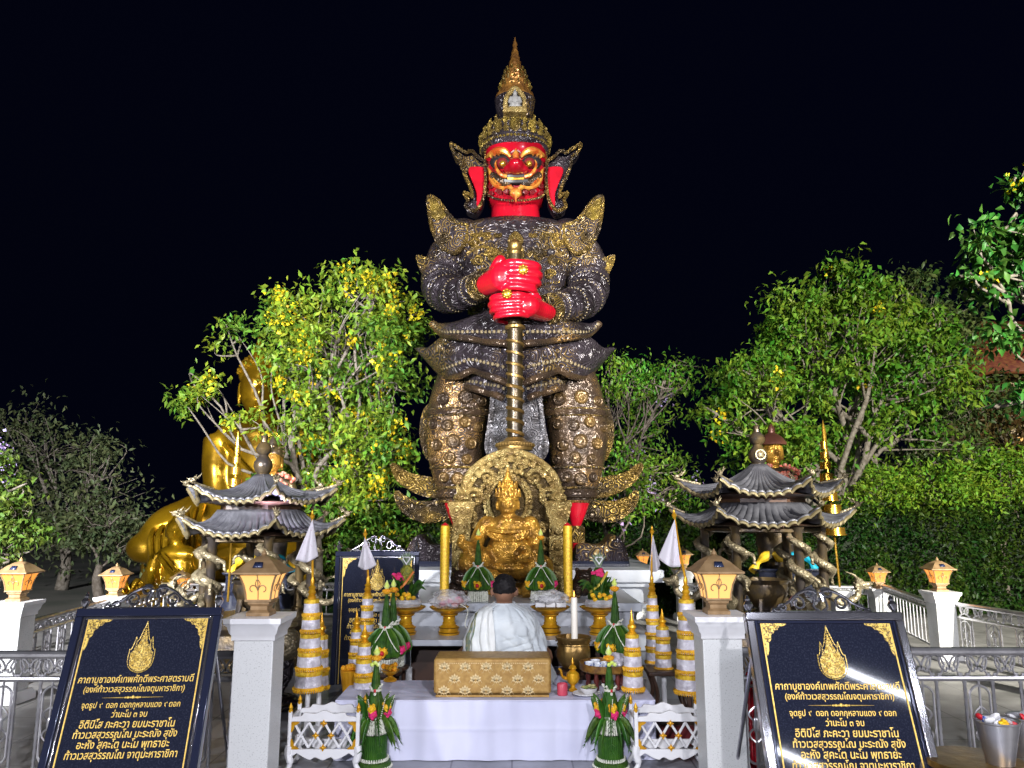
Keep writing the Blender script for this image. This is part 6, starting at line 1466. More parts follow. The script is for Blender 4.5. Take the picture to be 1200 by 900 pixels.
# fruit cones
def fruit(px, D, lab, pine):
    q = phan_top(px, D); t = thing('fruit_offering', q, lab, 'fruit', 'tied fruit offerings on trays'); g = random.Random(px)
    b = MB(); b.lathe([(.13, .0), (.14, .03), (.12, .06)], q, 20); b.build('clear_tray', M['plastic'], t)
    b = MB()
    if pine: b.ell(q + Vector((.0, 0, .27)), (.062, .062, .09), 18, 12)
    else: b.lathe([(.10, .06), (.10, .10), (.075, .16), (.07, .24), (.05, .30), (.03, .33)], q, 18)
    b.build('pineapple' if pine else 'leaf_cone', mat('pineapple_skin', (.35, .32, .03), .6, 0, (.16, .18, .03), 40, bump=('voro', 55, 1, .01)) if pine else M['leaf_bright'], t)
    b = MB(); top = q + Vector((0, 0, .34))
    for k in range(18):
        a = k * 2.4; r_ = .012 + .05 * (k / 18); hh = .13 - .05 * (k / 18); d = Vector((math.cos(a), math.sin(a), 0))
        b.tube(curve([top + d * .01, top + d * r_ * .7 + Vector((0, 0, hh * .6)), top + d * r_ * 1.5 + Vector((0, 0, hh))], 4), [.010, .011, .011, .010, .009, .007, .005, .003, .001], 5, flat=.4)
    b.build('leaf_crown', mat('pineapple_leaf', (.16, .24, .12), .5, 0, (.3, .36, .26), 30), t)
    b = MB()
    for k in range(26):
        a = g.uniform(PI, 2 * PI) if k < 18 else g.uniform(0, PI); d = Vector((math.cos(a), math.sin(a), 0)); L_ = g.uniform(.09, .18); p0 = q + d * .05 + Vector((0, 0, g.uniform(.05, .12)))
        b.tube(curve([p0, p0 + d * L_ * .5 + Vector((0, 0, L_ * .7)), p0 + d * L_ * .9 + Vector((0, 0, L_ * g.uniform(.3, 1.3)))], 4), [.004, .012, .016, .017, .016, .013, .010, .006, .001], 5, flat=.2)
    b.build('leaves', M['leaf_bright'], t)
    b = MB()
    for k in range(14): b.ell(q + Vector((g.uniform(-.12, .08) if pine else g.uniform(-.07, .1), -.09 + g.uniform(-.03, .02), .085 + g.uniform(-.02, .025))), (.022, .02, .018), 7, 5)
    b.build('yellow_flowers', M['yellow'], t)
    b = MB()
    for k in range(9):
        c = q + Vector(((-.07 if pine else -.02) + g.uniform(-.04, .04), -.075, (.255 if pine else .30) + g.uniform(-.04, .03))); b.ell(c, (.024, .012, .017), 7, 5)
    b.build('orchids', M['pink'], t)
    b = MB(); b.tube(curve([q + Vector((-.09, -.06, .12)), q + Vector((.0, -.11, .2)), q + Vector((.07, -.07, .30))], 6), .011, 5, flat=.3); b.build('ribbon', mat('gold_ribbon', (.55, .42, .05), .35, .2) if not pine else mat('orange_bow', (.7, .22, .05), .5), t)
    b = MB(); b.tube([top + Vector((.03 * math.sin(a) ** 3, -.045, .06 + .03 * math.cos(a) - .012 * math.cos(2 * a))) for a in [2 * PI * k / 24 for k in range(25)]], .006, 5); b.build('white_loop', M['white'], t)
    return t
fruit(475, 7.0, 'pineapple with orchids and yellow flowers on the left end tray', True)
fruit(703, 7.0, 'green leaf cone with pink orchids and ribbon on the right end tray', False)

# conical leaf offerings with lotus bud tips
def blade(b, p0, d, L_, wd, rise, droop, n=7):
    pts = [p0 + d * (L_ * u) + Vector((0, 0, rise * u - droop * u * u)) for u in [i / n for i in range(n + 1)]]
    b.tube(pts, [max(.0012, wd * math.sin(PI * (.12 + .88 * i / n)) ** .8) for i in range(n + 1)], 6, flat=.16, up=(0, 0, 1) if abs(d.z) < .8 else (1, 0, 0))
    return pts
def topping(t, z, s=1.0, extra=True):
    b = MB(); b.ell((0, 0, z), (.034 * s, .034 * s, .022 * s), 12, 8)
    for k in range(10): b.ell((.026 * s * math.cos(k * .63), .026 * s * math.sin(k * .63), z + .004), .012 * s, 6, 5)
    b.build('marigold', M['marigold'], t, local=True)
    b = MB(); b.lathe([(.012, 0), (.022, .012), (.023, .022), (.015, .04), (.004, .06), (.001, .066)], (0, 0, z + .018 * s), 12); b.build('lotus_bud', M['bud'], t, local=True)
def star(t, z, r):
    b = MB()
    for k in range(4):
        a = PI / 4 + k * PI / 2; b.tube([(r * .6 * math.cos(a), r * .6 * math.sin(a), z), (r * 1.5 * math.cos(a), r * 1.5 * math.sin(a), z + .03)], .008, 6)
    for k in range(3): b.ell((0, -r * 1.0, z - .02 - .03 * k), (.010, .010, .014), 7, 5)
    b.tube([(r * math.cos(k * PI / 8), r * math.sin(k * PI / 8), z) for k in range(17)], .008, 5); b.build('jasmine_star', M['garland'], t, local=True)
    b = MB(); b.ell((0, -r * 1.05, z + .0), (.010, .01, .012), 7, 5); b.ell((0, -r * 1.05, z - .115), (.009, .009, .016), 7, 5); b.build('rose_bead', M['rose'], t, local=True)
def posy(t, a, r, z, cols, s=1.0):
    d = Vector((math.cos(a), math.sin(a), 0))
    for i, c in enumerate(cols):
        b = MB(); o = Vector((0, 0, -.034 * i * s)) + Vector((-d.y, d.x, 0)) * .010 * i; p = d * r + Vector((0, 0, z)) + o
        b.ell(p, (.024 * s, .024 * s, .022 * s), 10, 7)
        for k in range(8): b.ell(p + Vector((math.cos(k * .8), math.sin(k * .8) * .6, math.sin(k * 1.9))) * .017 * s, .011 * s, 6, 5)
        b.build('flower', M[c], t, local=True)
def make_cone():
    t = thing('leaf_cone_offering', (0, 0, 0), 'cone', 'flower offering', 'green leaf cones with lotus bud tips')
    b = MB()
    for k in range(30):
        a = 2 * PI * k / 30; r = .085; b.tube([(r * math.cos(a), r * math.sin(a), .11), (r * 1.12 * math.cos(a), r * 1.12 * math.sin(a), .05), (r * 1.1 * math.cos(a), r * 1.1 * math.sin(a), .0)], .0085, 6)
    b.lathe([(.075, 0), (.08, .1)], seg=16); b.build('jasmine_skirt', M['garland'], t, local=True)
    b = MB(); b.lathe([(.09, .09), (.125, .11), (.132, .15), (.115, .21), (.085, .26), (.05, .30), (.034, .34), (.028, .42), (.018, .50), (.008, .56)], seg=28, lobe=.10, nl=10)
    b.build('folded_leaf_body', M['leaf_bright'], t, local=True)
    b = MB()
    for k in range(9):
        a = k * 2 * PI / 9; d = Vector((math.cos(a), math.sin(a), 0)); pts = [d * r + Vector((0, 0, z)) for r, z in ((.10, .10), (.145, .13), (.14, .18), (.115, .24), (.075, .285), (.045, .31))]
        b.tube(curve(pts, 3), [.004, .012, .017, .020, .022, .023, .023, .022, .021, .020, .018, .016, .013, .010, .007, .003], 6, flat=.25)
    b.build('folded_leaves', M['leaf_green'], t, local=True)
    b = MB()
    for s in (-1, 1):
        b.tube(curve([(0, -.05, .32), (s * .05, -.11, .24), (s * .10, -.12, .17), (s * .13, -.07, .13)], 5), .004, 5)
    b.build('string_of_jasmine', M['garland'], t, local=True)
    star(t, .315, .048); topping(t, .575); posy(t, -PI / 2, .145, .15, ('yellow',), 1.5); posy(t, -PI / 2 - 1.1, .145, .155, ('yellow',), 1.2); posy(t, -PI / 2 + 1.2, .145, .155, ('pink',), 1.2)
    b = MB(); b.ell((0, -.186, .15), .019, 8, 6); b.build('red_centre', M['rose'], t, local=True)
    return t
cone = make_cone(); cone['label'] = 'green leaf cone in front of the idol, left of the man\'s head'
cone.location = (at(560, 706, 7.85).x, 7.85, ALZ + .001); cone.scale = (1, 1, 1.06)
copy_tree(cone, loc=(at(634, 706, 7.85).x, 7.85, ALZ + .001), label='green leaf cone in front of the idol, right of the man\'s head')
def stool(px, D, zt, lab):
    x = at(px, 780, D).x; t = thing('low_stand', (x, D, .009), lab, 'stand', 'low dark stands under flower offerings')
    b = MB(); b.lathe([(.13, zt - .04), (.14, zt - .03), (.14, zt - .012), (.13, zt - .01)], seg=20); b.build('top', M['darkwood'], t, local=True)
    for k in range(3):
        a = k * 2.094 + .5; b = MB(); b.tube([(.10 * math.cos(a), .10 * math.sin(a), zt - .03), (.12 * math.cos(a), .12 * math.sin(a), 0)], .018, 8); b.build('leg', M['darkwood'], t, local=True)
    return x
for px, D, by, lab, sl in ((451, 5.95, 786, 'front leaf cone on a stand left of the offering table', 'dark stand under the front left leaf cone'), (459, 6.22, 780, 'rear leaf cone beside the table, half hidden by the front cone', 'dark stand under the rear left leaf cone'), (722, 6.0, 782, 'leaf cone on a stand just right of the brass candle bowl', 'dark stand under the right leaf cone')):
    D += .4; z_ = at(px, by, D).z; x = stool(px, D, z_, sl); copy_tree(cone, loc=(x, D, z_ + .002), label=lab, rz=rnd.uniform(-.4, .4), scale=(1, 1, 1.05))
def make_baisri():
    t = thing('leaf_tower', (0, 0, 0), 'tower', 'flower offering', 'tall green leaf towers on the floor')
    b = MB(); b.lathe([(.105, 0), (.112, .015), (.108, .035), (.09, .042)], seg=28); b.build('base', M['leaf_bright'], t, local=True)
    b = MB()
    for k in range(36): a = k * PI / 18; b.tube([(.088 * math.cos(a), .088 * math.sin(a), .043), (.094 * math.cos(a), .094 * math.sin(a), .062)], [.008, .004], 5)
    for k in range(36): a = k * PI / 18; b.tube([(.112 * math.cos(a), .112 * math.sin(a), .012), (.12 * math.cos(a), .12 * math.sin(a), .002)], [.006, .004], 5)
    b.build('jasmine_edge', M['garland'], t, local=True)
    b = MB(); b.lathe([(.08, .042), (.08, .20)], seg=48, lobe=.05, nl=30); b.build('leaf_drum', mat('wrapped_leaf', (.025, .105, .008), .5, 0, (.05, .16, .012), 20, bump=('wave', 24, .4, .01), spec=.2), t, local=True)
    b = MB(); b.lathe([(.089, .044), (.089, .215), (.087, .215), (.087, .044)], seg=28); b.build('glass_sleeve', M['glass'], t, local=True)
    b = MB()
    for k in range(28):
        a = k * 2 * PI / 28; p = []
        for i in range(8): u = i / 7; p.append(((.055 + .02 * u) * math.cos(a), (.055 + .02 * u) * math.sin(a), .315 - .11 * u))
        b.tube(p, [.006 if i % 2 else .0085 for i in range(8)], 5)
    b.build('jasmine_strings', M['garland'], t, local=True)
    b = MB(); g = random.Random(6)
    for k in range(9):
        a = k * 2 * PI / 9 + .2; d = Vector((math.cos(a), math.sin(a), 0)); p0 = d * .04 + Vector((0, 0, .27))
        pts = blade(b, p0, d, .085, .030, .22, .05)
        pts = blade(b, d * .05 + Vector((0, 0, .31)), d, .12, .026, -.02, .15)
        for i in range(1, 8):
            for s in (-1, 1):
                q = Vector(pts[i]); b.tube([q, q + (Vector((-d.y, d.x, 0)) * s * .022 + d * .016 + Vector((0, 0, -.018)))], [.004, .001], 4)
    for k in range(6):
        a = k * 2 * PI / 6 - .3; d = Vector((math.cos(a), math.sin(a), 0)); blade(b, d * .055 + Vector((0, 0, .30)), d, .075, .024, -.04, .13)
    b.build('leaf_blades', M['leaf_green'], t, local=True, smooth=180)
    b = MB()
    for k in range(7):
        a = k * 2 * PI / 7; d = Vector((math.cos(a), math.sin(a), 0))
        for i in range(12):
            q = d * (.06 + .055 * i / 11) + Vector((0, 0, .30 + .16 * i / 11 - .02 * (i / 11) ** 2)); b.ell(q + d * .012, .0042, 5, 4)
    b.build('white_dots', M['garland'], t, local=True)
    b = MB(); b.lathe([(.06, .26), (.055, .36), (.045, .42), (.033, .46), (.025, .54), (.015, .62), (.01, .66)], seg=20, lobe=.12, nl=8); b.build('leaf_cone', M['leaf_bright'], t, local=True)
    star(t, .475, .034); topping(t, .675, 1.0)
    for a in (-PI / 2 - .15, -PI / 2 - 1.5, -PI / 2 + 1.2, PI / 2): posy(t, a, .085, .375, ('yellow', 'pink'), 1.15)
    b = MB()
    for k in range(3): b.ell((-.02 + .02 * k, -.055, .645 + .012 * (k % 2)), (.016, .014, .014), 7, 5)
    b.build('white_petals', M['bud'], t, local=True)
    return t
bs = make_baisri(); bs['label'] = 'tall leaf tower with flowers on the floor left of the platform front'
p = at(438, 897, 5.38); bs.location = (p.x, 5.38, .009)
bs2 = copy_tree(bs, loc=(at(716, 897, 5.38).x, 5.38, .009), label='tall leaf tower with flowers on the floor right of the platform front', rz=.25)

# ================================================================== WHITE TIERED PARASOLS WITH FLAGS
def chatra(px, tiers, D, label, spire=None, flag=None, postx=None, zfoot=.009, post='white', name='tiered_parasol'):
    D += .4; x = at(px, 760, D).x; t = thing(name, (x, D, zfoot), label, 'parasol', 'white satin tiered parasols')
    zb = at(px, tiers[-1][1], D).z; zt = at(px, tiers[0][0], D).z
    b = MB(); b.lathe([(.05, 0), (.05, .02), (.022, .03), (.022, .035)], (x, D, zfoot), 14); b.tube([(x, D, zfoot + .03), (x, D, zb + .04)], .019, 10); b.build('post', M[post], t)
    for y0, y1, w_ in tiers:
        z0, z1 = at(px, y0, D).z, at(px, y1, D).z; r = pxs(w_ / 2, y1, D); h = z0 - z1; ph = rnd.uniform(0, 6)
        b = MB()
        def fn(u, v): a = 2 * PI * u; k = 1 + .02 * math.sin(7 * a + ph) * (1 - v) + .018 * mnoise.noise((math.cos(a) * 2, math.sin(a) * 2, ph + v * 2)); rr = r * (lerp(.99, .90, v)) * k; return (x + rr * math.cos(a), D + rr * math.sin(a), z1 + h * .02 + h * .95 * v)
        b.surf(fn, 40, 6, True); b.f.append(tuple(range(40 * 5, 40 * 6))); s = b.build('tier', M['satin'], t, smooth=60)
        b = MB(); b.lathe([(r * .92, h * .76), (r * .945, h * .77), (r * .935, h * .97), (r * .85, h * 1.0), (r * .4, h * 1.03)], (x, D, z1), 32); b.build('gold_band', M['band'], s)
        b = MB(); n = max(16, int(2 * PI * r / .016))
        b.lathe([(r * .99, h * .23), (r * 1.03, h * .21), (r * 1.04, h * .09), (r * 1.0, h * .07)], (x, D, z1), 32)
        for k in range(n):
            a = 2 * PI * k / n; q = Vector((x + r * 1.03 * math.cos(a), D + r * 1.03 * math.sin(a), z1 + h * .12)); b.tube([q + Vector((0, 0, h * .04)), q, q - Vector((0, 0, h * .15))], [.0075, .0085, .003], 5)
        b.build('fringe', M['fringe'], s)
    b = MB()
    if spire:
        h = at(px, spire, D).z - zt; b.lathe([(.03, 0), (.032, h * .06), (.02, h * .12), (.026, h * .2), (.034, h * .28), (.03, h * .36), (.016, h * .42), (.02, h * .5), (.012, h * .6), (.006, h * .85), (.001, h)], (x, D, zt), 16)
        b.build('spire', M['gold_paint'], t)
    if flag:
        topy, (fx, fy), pts, bend = flag; top = at(fx, topy, D); b = MB()
        b.lathe([(.03, 0), (.03, .02), (.022, .03), (.03, .05), (.02, .07), (.028, .085), (.014, .10), (.016, .13), (.009, .16)], (x, D, zt), 16); b.tube(curve([(x, D, zt + .15), ((x + top.x) / 2, D, (zt + top.z) / 2 + .05), top], 6), [.009] * 6 + [.007] * 7, 8)
        b.lathe([(.007, -.03), (.016, -.015), (.018, 0), (.008, .012), (.010, .02), (.001, .045)], top, 12); b.build('flagpole', M['gold_paint'], t)
        P = [at(a, c_, D) for a, c_ in pts]; b = MB()     # P: attach top, lower outer, lower inner
        def fn(u, v):
            l = P[0].lerp(P[1], v); r_ = P[0].lerp(P[2], v); q = l.lerp(r_, u); q.y += .035 * v * math.sin(u * 7 + bend) - .02; q.z -= .03 * v * math.sin(u * PI) ; return q
        b.surf(fn, 20, 20); b.build('flag', M['flag'], t, smooth=180, solid=.003)
    return t
chatra(363, [(702, 722, 19), (721, 741, 22), (742, 763, 25), (763, 785, 29), (785, 809, 33)], 5.55, 'tallest white tiered parasol at left with a flag hanging before the pavilion', flag=(604, (366, 604), [(367, 609), (347, 656), (373, 652)], 0))
chatra(376, [(744, 765, 17), (765, 786, 20), (786, 807, 22)], 5.85, 'short white tiered parasol tucked right behind the leftmost tall one', spire=717)
chatra(429, [(698, 712, 13), (712, 727, 15), (728, 743, 17), (745, 760, 19), (762, 779, 21)], 6.15, 'slim white tiered parasol with a flag hanging in front of the back notice', flag=(625, (428, 625), [(428, 630), (419, 664), (441, 662)], 1.5))
chatra(417, [(737, 751, 13), (752, 767, 15), (768, 782, 18), (783, 798, 20)], 5.9, 'small white tiered parasol, leftmost of those before the back notice', spire=714)
chatra(427, [(753, 771, 16), (772, 792, 20), (793, 817, 24)], 5.5, 'three tier white parasol behind the left leaf tower at platform corner', spire=728)
chatra(741, [(743, 762, 17), (763, 785, 22), (786, 809, 25)], 5.3, 'three tier white parasol with gold spire at the right bench', spire=714)
chatra(766, [(697, 712, 12), (712, 728, 15), (728, 744, 17), (745, 760, 18), (760, 777, 20)], 6.2, 'slim white tiered parasol with narrow flag against the pedestal', flag=(622, (764, 622), [(764.5, 627), (761, 668), (774, 662)], .5))
chatra(777, [(734, 749, 16), (750, 766, 18), (767, 785, 20)], 5.8, 'three tier parasol between the two right flag parasols', spire=713, post='white')
chatra(806, [(702, 721, 19), (721, 743, 22), (743, 765, 25), (766, 789, 29), (789, 812, 34)], 5.45, 'tallest white tiered parasol at right, its flag before the far lantern', flag=(603, (790, 603), [(790, 609), (771, 654), (797, 664)], 2.2), post='darkwood')

# white carved benches
def make_bench():
    t = thing('lattice_bench', (0, 0, 0), 'bench', 'bench', 'white carved lattice benches'); W2 = .235
    for yy in (0, .22):
        for s in (-1, 1):
            b = MB(); b.box((s * (W2 - .012), yy, .27), (.024, .024, .24)); b.tube(curve([(s * (W2 - .012), yy, .17), (s * (W2 - .006), yy, .12), (s * (W2 - .022), yy, .06), (s * (W2 + .004), yy, .012), (s * (W2 + .012), yy, .0)], 5), [.026] * 5 + [.024] * 5 + [.017] * 5 + [.015] * 6, 8); lg = b.build('leg', M['white'], t, local=True, bevel=.003)
            b = MB(); b.lathe([(.014, 0), (.016, .01), (.010, .018), (.015, .03), (.008, .045), (.001, .06)], (s * (W2 - .012), yy, .38), 12); b.build('finial', M['gold_paint'], lg, local=True)
        b = MB(); top = [(-W2 + .024, .322), (-W2 + .024, .345)] + c2([(-W2 + .03, .352), (-.15, .358), (-.13, .378), (-.06, .372), (0, .392), (.06, .372), (.13, .378), (.15, .358), (W2 - .03, .352)], 4) + [(W2 - .024, .345), (W2 - .024, .322)]
        b.prism(top, yy - .010, yy + .010); b.build('top_rail', M['white'], t, local=True, bevel=.003)
        b = MB(); bot = [(-W2 + .024, .15), (-W2 + .024, .10)] + c2([(-.17, .125), (-.12, .098), (-.08, .085), (-.05, .10), (0, .082), (.05, .10), (.08, .085), (.12, .098), (.17, .125)], 4) + [(W2 - .024, .10), (W2 - .024, .15)]
        b.prism(bot, yy - .010, yy + .010); b.build('apron', M['white'], t, local=True, bevel=.003)
        if yy == 0:
            b = MB(); xs = [-.20, -.10, 0, .10, .20]
            for i in range(4):
                a, c_ = (xs[i], .158), (xs[i + 1], .315)
                if i % 2: a, c_ = (xs[i], .315), (xs[i + 1], .158)
                b.tube([(a[0], 0, a[1]), (c_[0], 0, c_[1])], .0085, 6); b.tube([(a[0], .004, .473 - a[1]), (c_[0], .004, .473 - c_[1])], .0085, 6)
            b.build('lattice', M['white'], t, local=True)
            for x, z_ in ((-.05, .2365), (.05, .2365), (0, .312), (0, .161), (-.15, .2365), (.15, .2365)):
                b = MB(); o = [(x + (.024 if k % 2 == 0 else .012) * math.cos(k * PI / 4), z_ + (.024 if k % 2 == 0 else .012) * math.sin(k * PI / 4)) for k in range(8)]; b.prism(o, -.016, -.006); b.ell((x, -.016, z_), (.011, .006, .011), 8, 6)
                if abs(x) < .12: b.build('boss', M['gold_paint'], t, local=True)
            for s in (-1, 1):
                for zc_, d in ((.320, -1), (.152, 1)):
                    b = MB(); b.prism(c2([(s * (W2 - .024), zc_), (s * (W2 - .075), zc_), (s * (W2 - .062), zc_ + d * .014), (s * (W2 - .045), zc_ + d * .022), (s * (W2 - .04), zc_ + d * .045), (s * (W2 - .024), zc_ + d * .062), (s * (W2 - .024), zc_)], 3), -.014, -.004); b.build('corner_piece', M['gold_paint'], t, local=True)
    for s in (-1, 1):
        b = MB(); b.box((s * (W2 - .012), .11, .335), (.02, .196, .024)); b.box((s * (W2 - .012), .11, .125), (.02, .196, .03)); b.build('side_rail', M['white'], t, local=True, bevel=.003)
    return t
bench = make_bench(); bench['label'] = 'white carved lattice bench with gold bosses left of the platform'
p = at(381, 893, 5.5); bench.location = (at(379, 893, 5.26).x, 5.24, .009); bench.scale = (.98, 1, .97)
copy_tree(bench, loc=(at(786, 896, 5.26).x, 5.24, .009), label='white carved lattice bench with gold bosses right of the platform')

# ================================================================== THINGS ON THE RIGHT OF THE PLATFORM
# brass candle bowl on a stand
p = at(673, 786, 6.3); zb = p.z
t = thing('wooden_stand', (p.x, 6.36, .009), 'dark turned stand carrying the brass candle bowl', 'stand')
b = MB(); b.lathe([(.12, 0), (.12, .03), (.06, .05), (.05, .2), (.07, zb - .06), (.13, zb - .035), (.13, zb - .011)], seg=20); b.build('column', M['darkwood'], t, local=True)
bo = thing('brass_bowl', (p.x, 6.36, zb), 'big old brass bowl holding a burning white candle', 'bowl')
b = MB(); b.lathe([(.06, 0), (.075, .008), (.11, .04), (.135, .10), (.132, .16), (.122, .20), (.128, .215), (.138, .235), (.138, .25), (.125, .25), (.118, .2), (.11, .19)], seg=36); b.build('bowl', M['brass'], bo, local=True)
b = MB(); b.tube([(.137 * math.cos(k * PI / 20), .137 * math.sin(k * PI / 20), .243) for k in range(41)], .006, 6); b.tube([(.129 * math.cos(k * PI / 20), .129 * math.sin(k * PI / 20), .19) for k in range(41)], .004, 5)
for k in range(14): b.ell((.137 * math.cos(k * PI / 7), .137 * math.sin(k * PI / 7), .215), (.008, .008, .006), 6, 5)
b.build('rim', M['brass'], bo, local=True); b = MB(); b.lathe([(.116, .20), (.05, .222), (.001, .226)], seg=24); b.build('sand', mat('ash_sand', (.3, .28, .25), .95), bo, local=True)
cd = thing('white_candle', (p.x + .01, 6.36, zb + .22), 'tall burning white candle standing in the brass bowl', 'candle'); ch = at(673, 700, 6.36).z - zb - .22
b = MB(); b.lathe([(.026, 0), (.026, ch - .01), (.022, ch), (.006, ch - .006)], seg=20); b.build('wax', M['wax'], cd, local=True)
b = MB(); b.tube([(0, 0, ch - .006), (0.002, 0, ch + .012)], .002, 5); b.build('wick', M['black'], cd, local=True)
b = MB(); b.lathe([(.001, .004), (.006, .012), (.007, .02), (.004, .035), (.0006, .052)], (0, 0, ch), 10); b.build('flame', M['flame'], cd, local=True)
# round low tray table with china
p = at(711, 806, 5.84); tz = at(711, 786, 5.84).z
rt = thing('tray_table', (p.x, 5.90, PTOP + .004), 'low round lacquer tray table on the platform under blue and white china', 'table'); hh = tz - PTOP
b = MB(); b.lathe([(.18, hh - .01), (.19, hh), (.192, hh + .045), (.184, hh + .045), (.182, hh + .008), (.02, hh + .006)], seg=32); b.build('tray', mat('gilt_lacquer', (.30, .16, .035), .35, .3, (.16, .07, .02), 30), rt, local=True)
for k in range(5):
    a = k * 2 * PI / 5 + .3; b = MB(); b.lathe([(.014, 0), (.02, .01), (.014, hh * .3), (.022, hh * .5), (.014, hh * .7), (.018, hh - .012)], (.13 * math.cos(a), .13 * math.sin(a), 0), 10); b.build('leg', mat('red_lacquer_leg', (.12, .02, .015), .35), rt, local=True)
g = random.Random(4)
for k, (x, y, lab) in enumerate(((-.12, -.05, 'blue and white cup at the left end of the tray'), (-.06, -.09, 'blue and white cup second from the left on the tray'), (-.01, -.06, 'blue and white cup at the middle front of the tray'), (-.07, .03, 'blue and white cup at the back of the tray'))):
    cq = thing('china_cup', (p.x + x, 5.90 + y, tz + .009), lab, 'cup', 'blue and white cups on the tray'); b = MB(); b.lathe([(.018, 0), (.02, .006), (.034, .025), (.038, .05), (.034, .05), (.03, .026), (.004, .01)], seg=18); b.build('bowl', M['bluewhite'], cq, local=True)
cq = thing('cloth_bundle', (p.x + .08, 5.88, tz + .01), 'pale folded cloth bundle on the right of the tray', 'cloth'); crumple(Vector((p.x + .08, 5.88, tz + .06)), .075, 5, .7, parent=cq, name='cloth', m='satin')
# ewer, cup, plate
p = at(672, 806, 5.72); ew = thing('gold_ewer', (p.x, 5.77, PTOP + .004), 'small gold ewer with lid beside the pink cup', 'ewer')
b = MB(); b.lathe([(.03, 0), (.032, .01), (.018, .02), (.016, .04), (.04, .06), (.05, .09), (.045, .12), (.02, .14), (.024, .15), (.03, .152)], seg=22); b.build('body', M['gold_paint'], ew, local=True)
b = MB(); b.lathe([(.03, .153), (.022, .17), (.008, .18), (.012, .19), (.004, .215), (.001, .23)], seg=16); b.build('lid', M['gold_paint'], ew, local=True)
b = MB(); b.tube(curve([(-.04, 0, .08), (-.075, -.01, .10), (-.085, -.01, .14), (-.10, -.01, .155)], 5), [.012] * 5 + [.009] * 6 + [.007] * 5, 8); b.build('spout', M['gold_paint'], ew, local=True)
p = at(659, 811, 5.64); cu_ = thing('pink_cup', (p.x, 5.64, PTOP + .004), 'plain pink candle cup beside the brocade box', 'cup'); b = MB(); b.lathe([(.032, 0), (.036, .004), (.038, .07), (.034, .078), (.034, .07), (.03, .02)], seg=22); b.build('cup', mat('pink_plastic', (.55, .06, .10), .4), cu_, local=True)
p = at(687, 812, 5.62); fp = thing('food_plate', (p.x, 5.64, PTOP + .004), 'white plate with a bowl of greens near the platform edge', 'plate')
b = MB(); b.lathe([(.04, 0), (.075, .008), (.092, .014), (.09, .018), (.05, .008)], seg=28); b.build('plate', M['white'], fp, local=True)
b = MB(); b.lathe([(.03, .009), (.055, .03), (.062, .05), (.056, .05), (.04, .03)], (.02, 0, 0), seg=24); b.build('bowl', M['white'], fp, local=True)
b = MB()
for k in range(22): b.ell((.02 + g.uniform(-.04, .04), g.uniform(-.04, .04), .05 + g.uniform(0, .015)), (.016, .012, .008), 6, 5)
b.build('greens', mat('herbs', (.16, .24, .05), .6, 0, (.5, .42, .2), 40), fp, local=True)
p = at(753, 815, 5.9); sc_ = thing('steel_cup', (p.x, 5.9, PTOP + .004 if p.x < x1 else .009), 'small steel cup at the right end of the platform', 'cup'); b = MB(); b.lathe([(.02, 0), (.024, .004), (.03, .05), (.034, .06), (.028, .058)], seg=20); b.build('cup', M['stain'], sc_, local=True)
# gold bowls of marigold at the left platform corner
for px, by, D, lab in ((409, 812, 6.02, 'gold bowl of marigolds on a stem at the left platform corner'), (457, 806, 6.1, 'gold bowl of marigolds behind the left leaf tower tip')):
    x = at(px, by, D).x; zf = PTOP + .004 if x0 < x < x1 and D < 6.12 else .009; zt_ = at(px, 785, D).z
    t = thing('marigold_bowl', (x, D, zf), lab, 'bowl', 'gold bowls of marigolds'); hh = zt_ - zf
    b = MB(); b.lathe([(.05, 0), (.05, .012), (.02, .03), (.02, hh * .5), (.05, hh * .7), (.07, hh), (.062, hh)], seg=20); b.build('bowl', M['gold_paint'], t, local=True); b = MB()
    for k in range(18): a, r_ = rnd.uniform(0, 2 * PI), rnd.uniform(0, .055); b.ell((r_ * math.cos(a), r_ * math.sin(a), hh + .01 + rnd.uniform(0, .02)), .02, 7, 5)
    b.build('marigolds', M['marigold'], t, local=True)
# dark stool and box behind the right bench
p = at(778, 850, 6.15); st = thing('dark_stool', (p.x + .05, 6.2, .009), 'dark bentwood stool behind the right bench', 'stool')
b = MB(); b.box((0, 0, .44), (.34, .3, .03)); b.build('seat', M['darkwood'], st, local=True, bevel=.006)
for a in (-1, 1):
    for c_ in (-1, 1): b = MB(); b.tube(curve([(a * .14, c_ * .12, .43), (a * .10, c_ * .10, .28), (a * .15, c_ * .12, .12), (a * .17, c_ * .14, 0)], 5), .016, 7); b.build('leg', M['darkwood'], st, local=True)
p = at(795, 872, 5.85); bx2 = thing('maroon_chest', (p.x, 5.9, .009), 'small maroon chest on the floor seen under the right bench', 'chest')
b = MB(); b.box((0, 0, .075), (.26, .2, .14)); b.build('body', M['darkred'], bx2, local=True, bevel=.006); b = MB(); b.box((0, 0, .16), (.27, .21, .03)); b.build('lid', M['darkwood'], bx2, local=True, bevel=.006)
# red rolled banner behind the right pillar
p = at(876, 800, 5.25); rb = thing('red_cloth', (p.x, 5.25, .009), 'red cloth hanging beside the right pillar', 'cloth'); zt_ = at(876, 788, 5.25).z
b = MB(); b.surf(lambda u, v: ((u - .5) * .10, .03 * math.sin(u * 9 + v), v * zt_), 14, 10); b.build('cloth', M['red'], rb, local=True, smooth=180, solid=.006)
b = MB(); b.tube([(-.06, 0, zt_), (.06, 0, zt_)], .008, 6); b.tube([(.06, .02, 0), (.06, .02, zt_)], .008, 6); b.build('rail', M['stain'], rb, local=True)
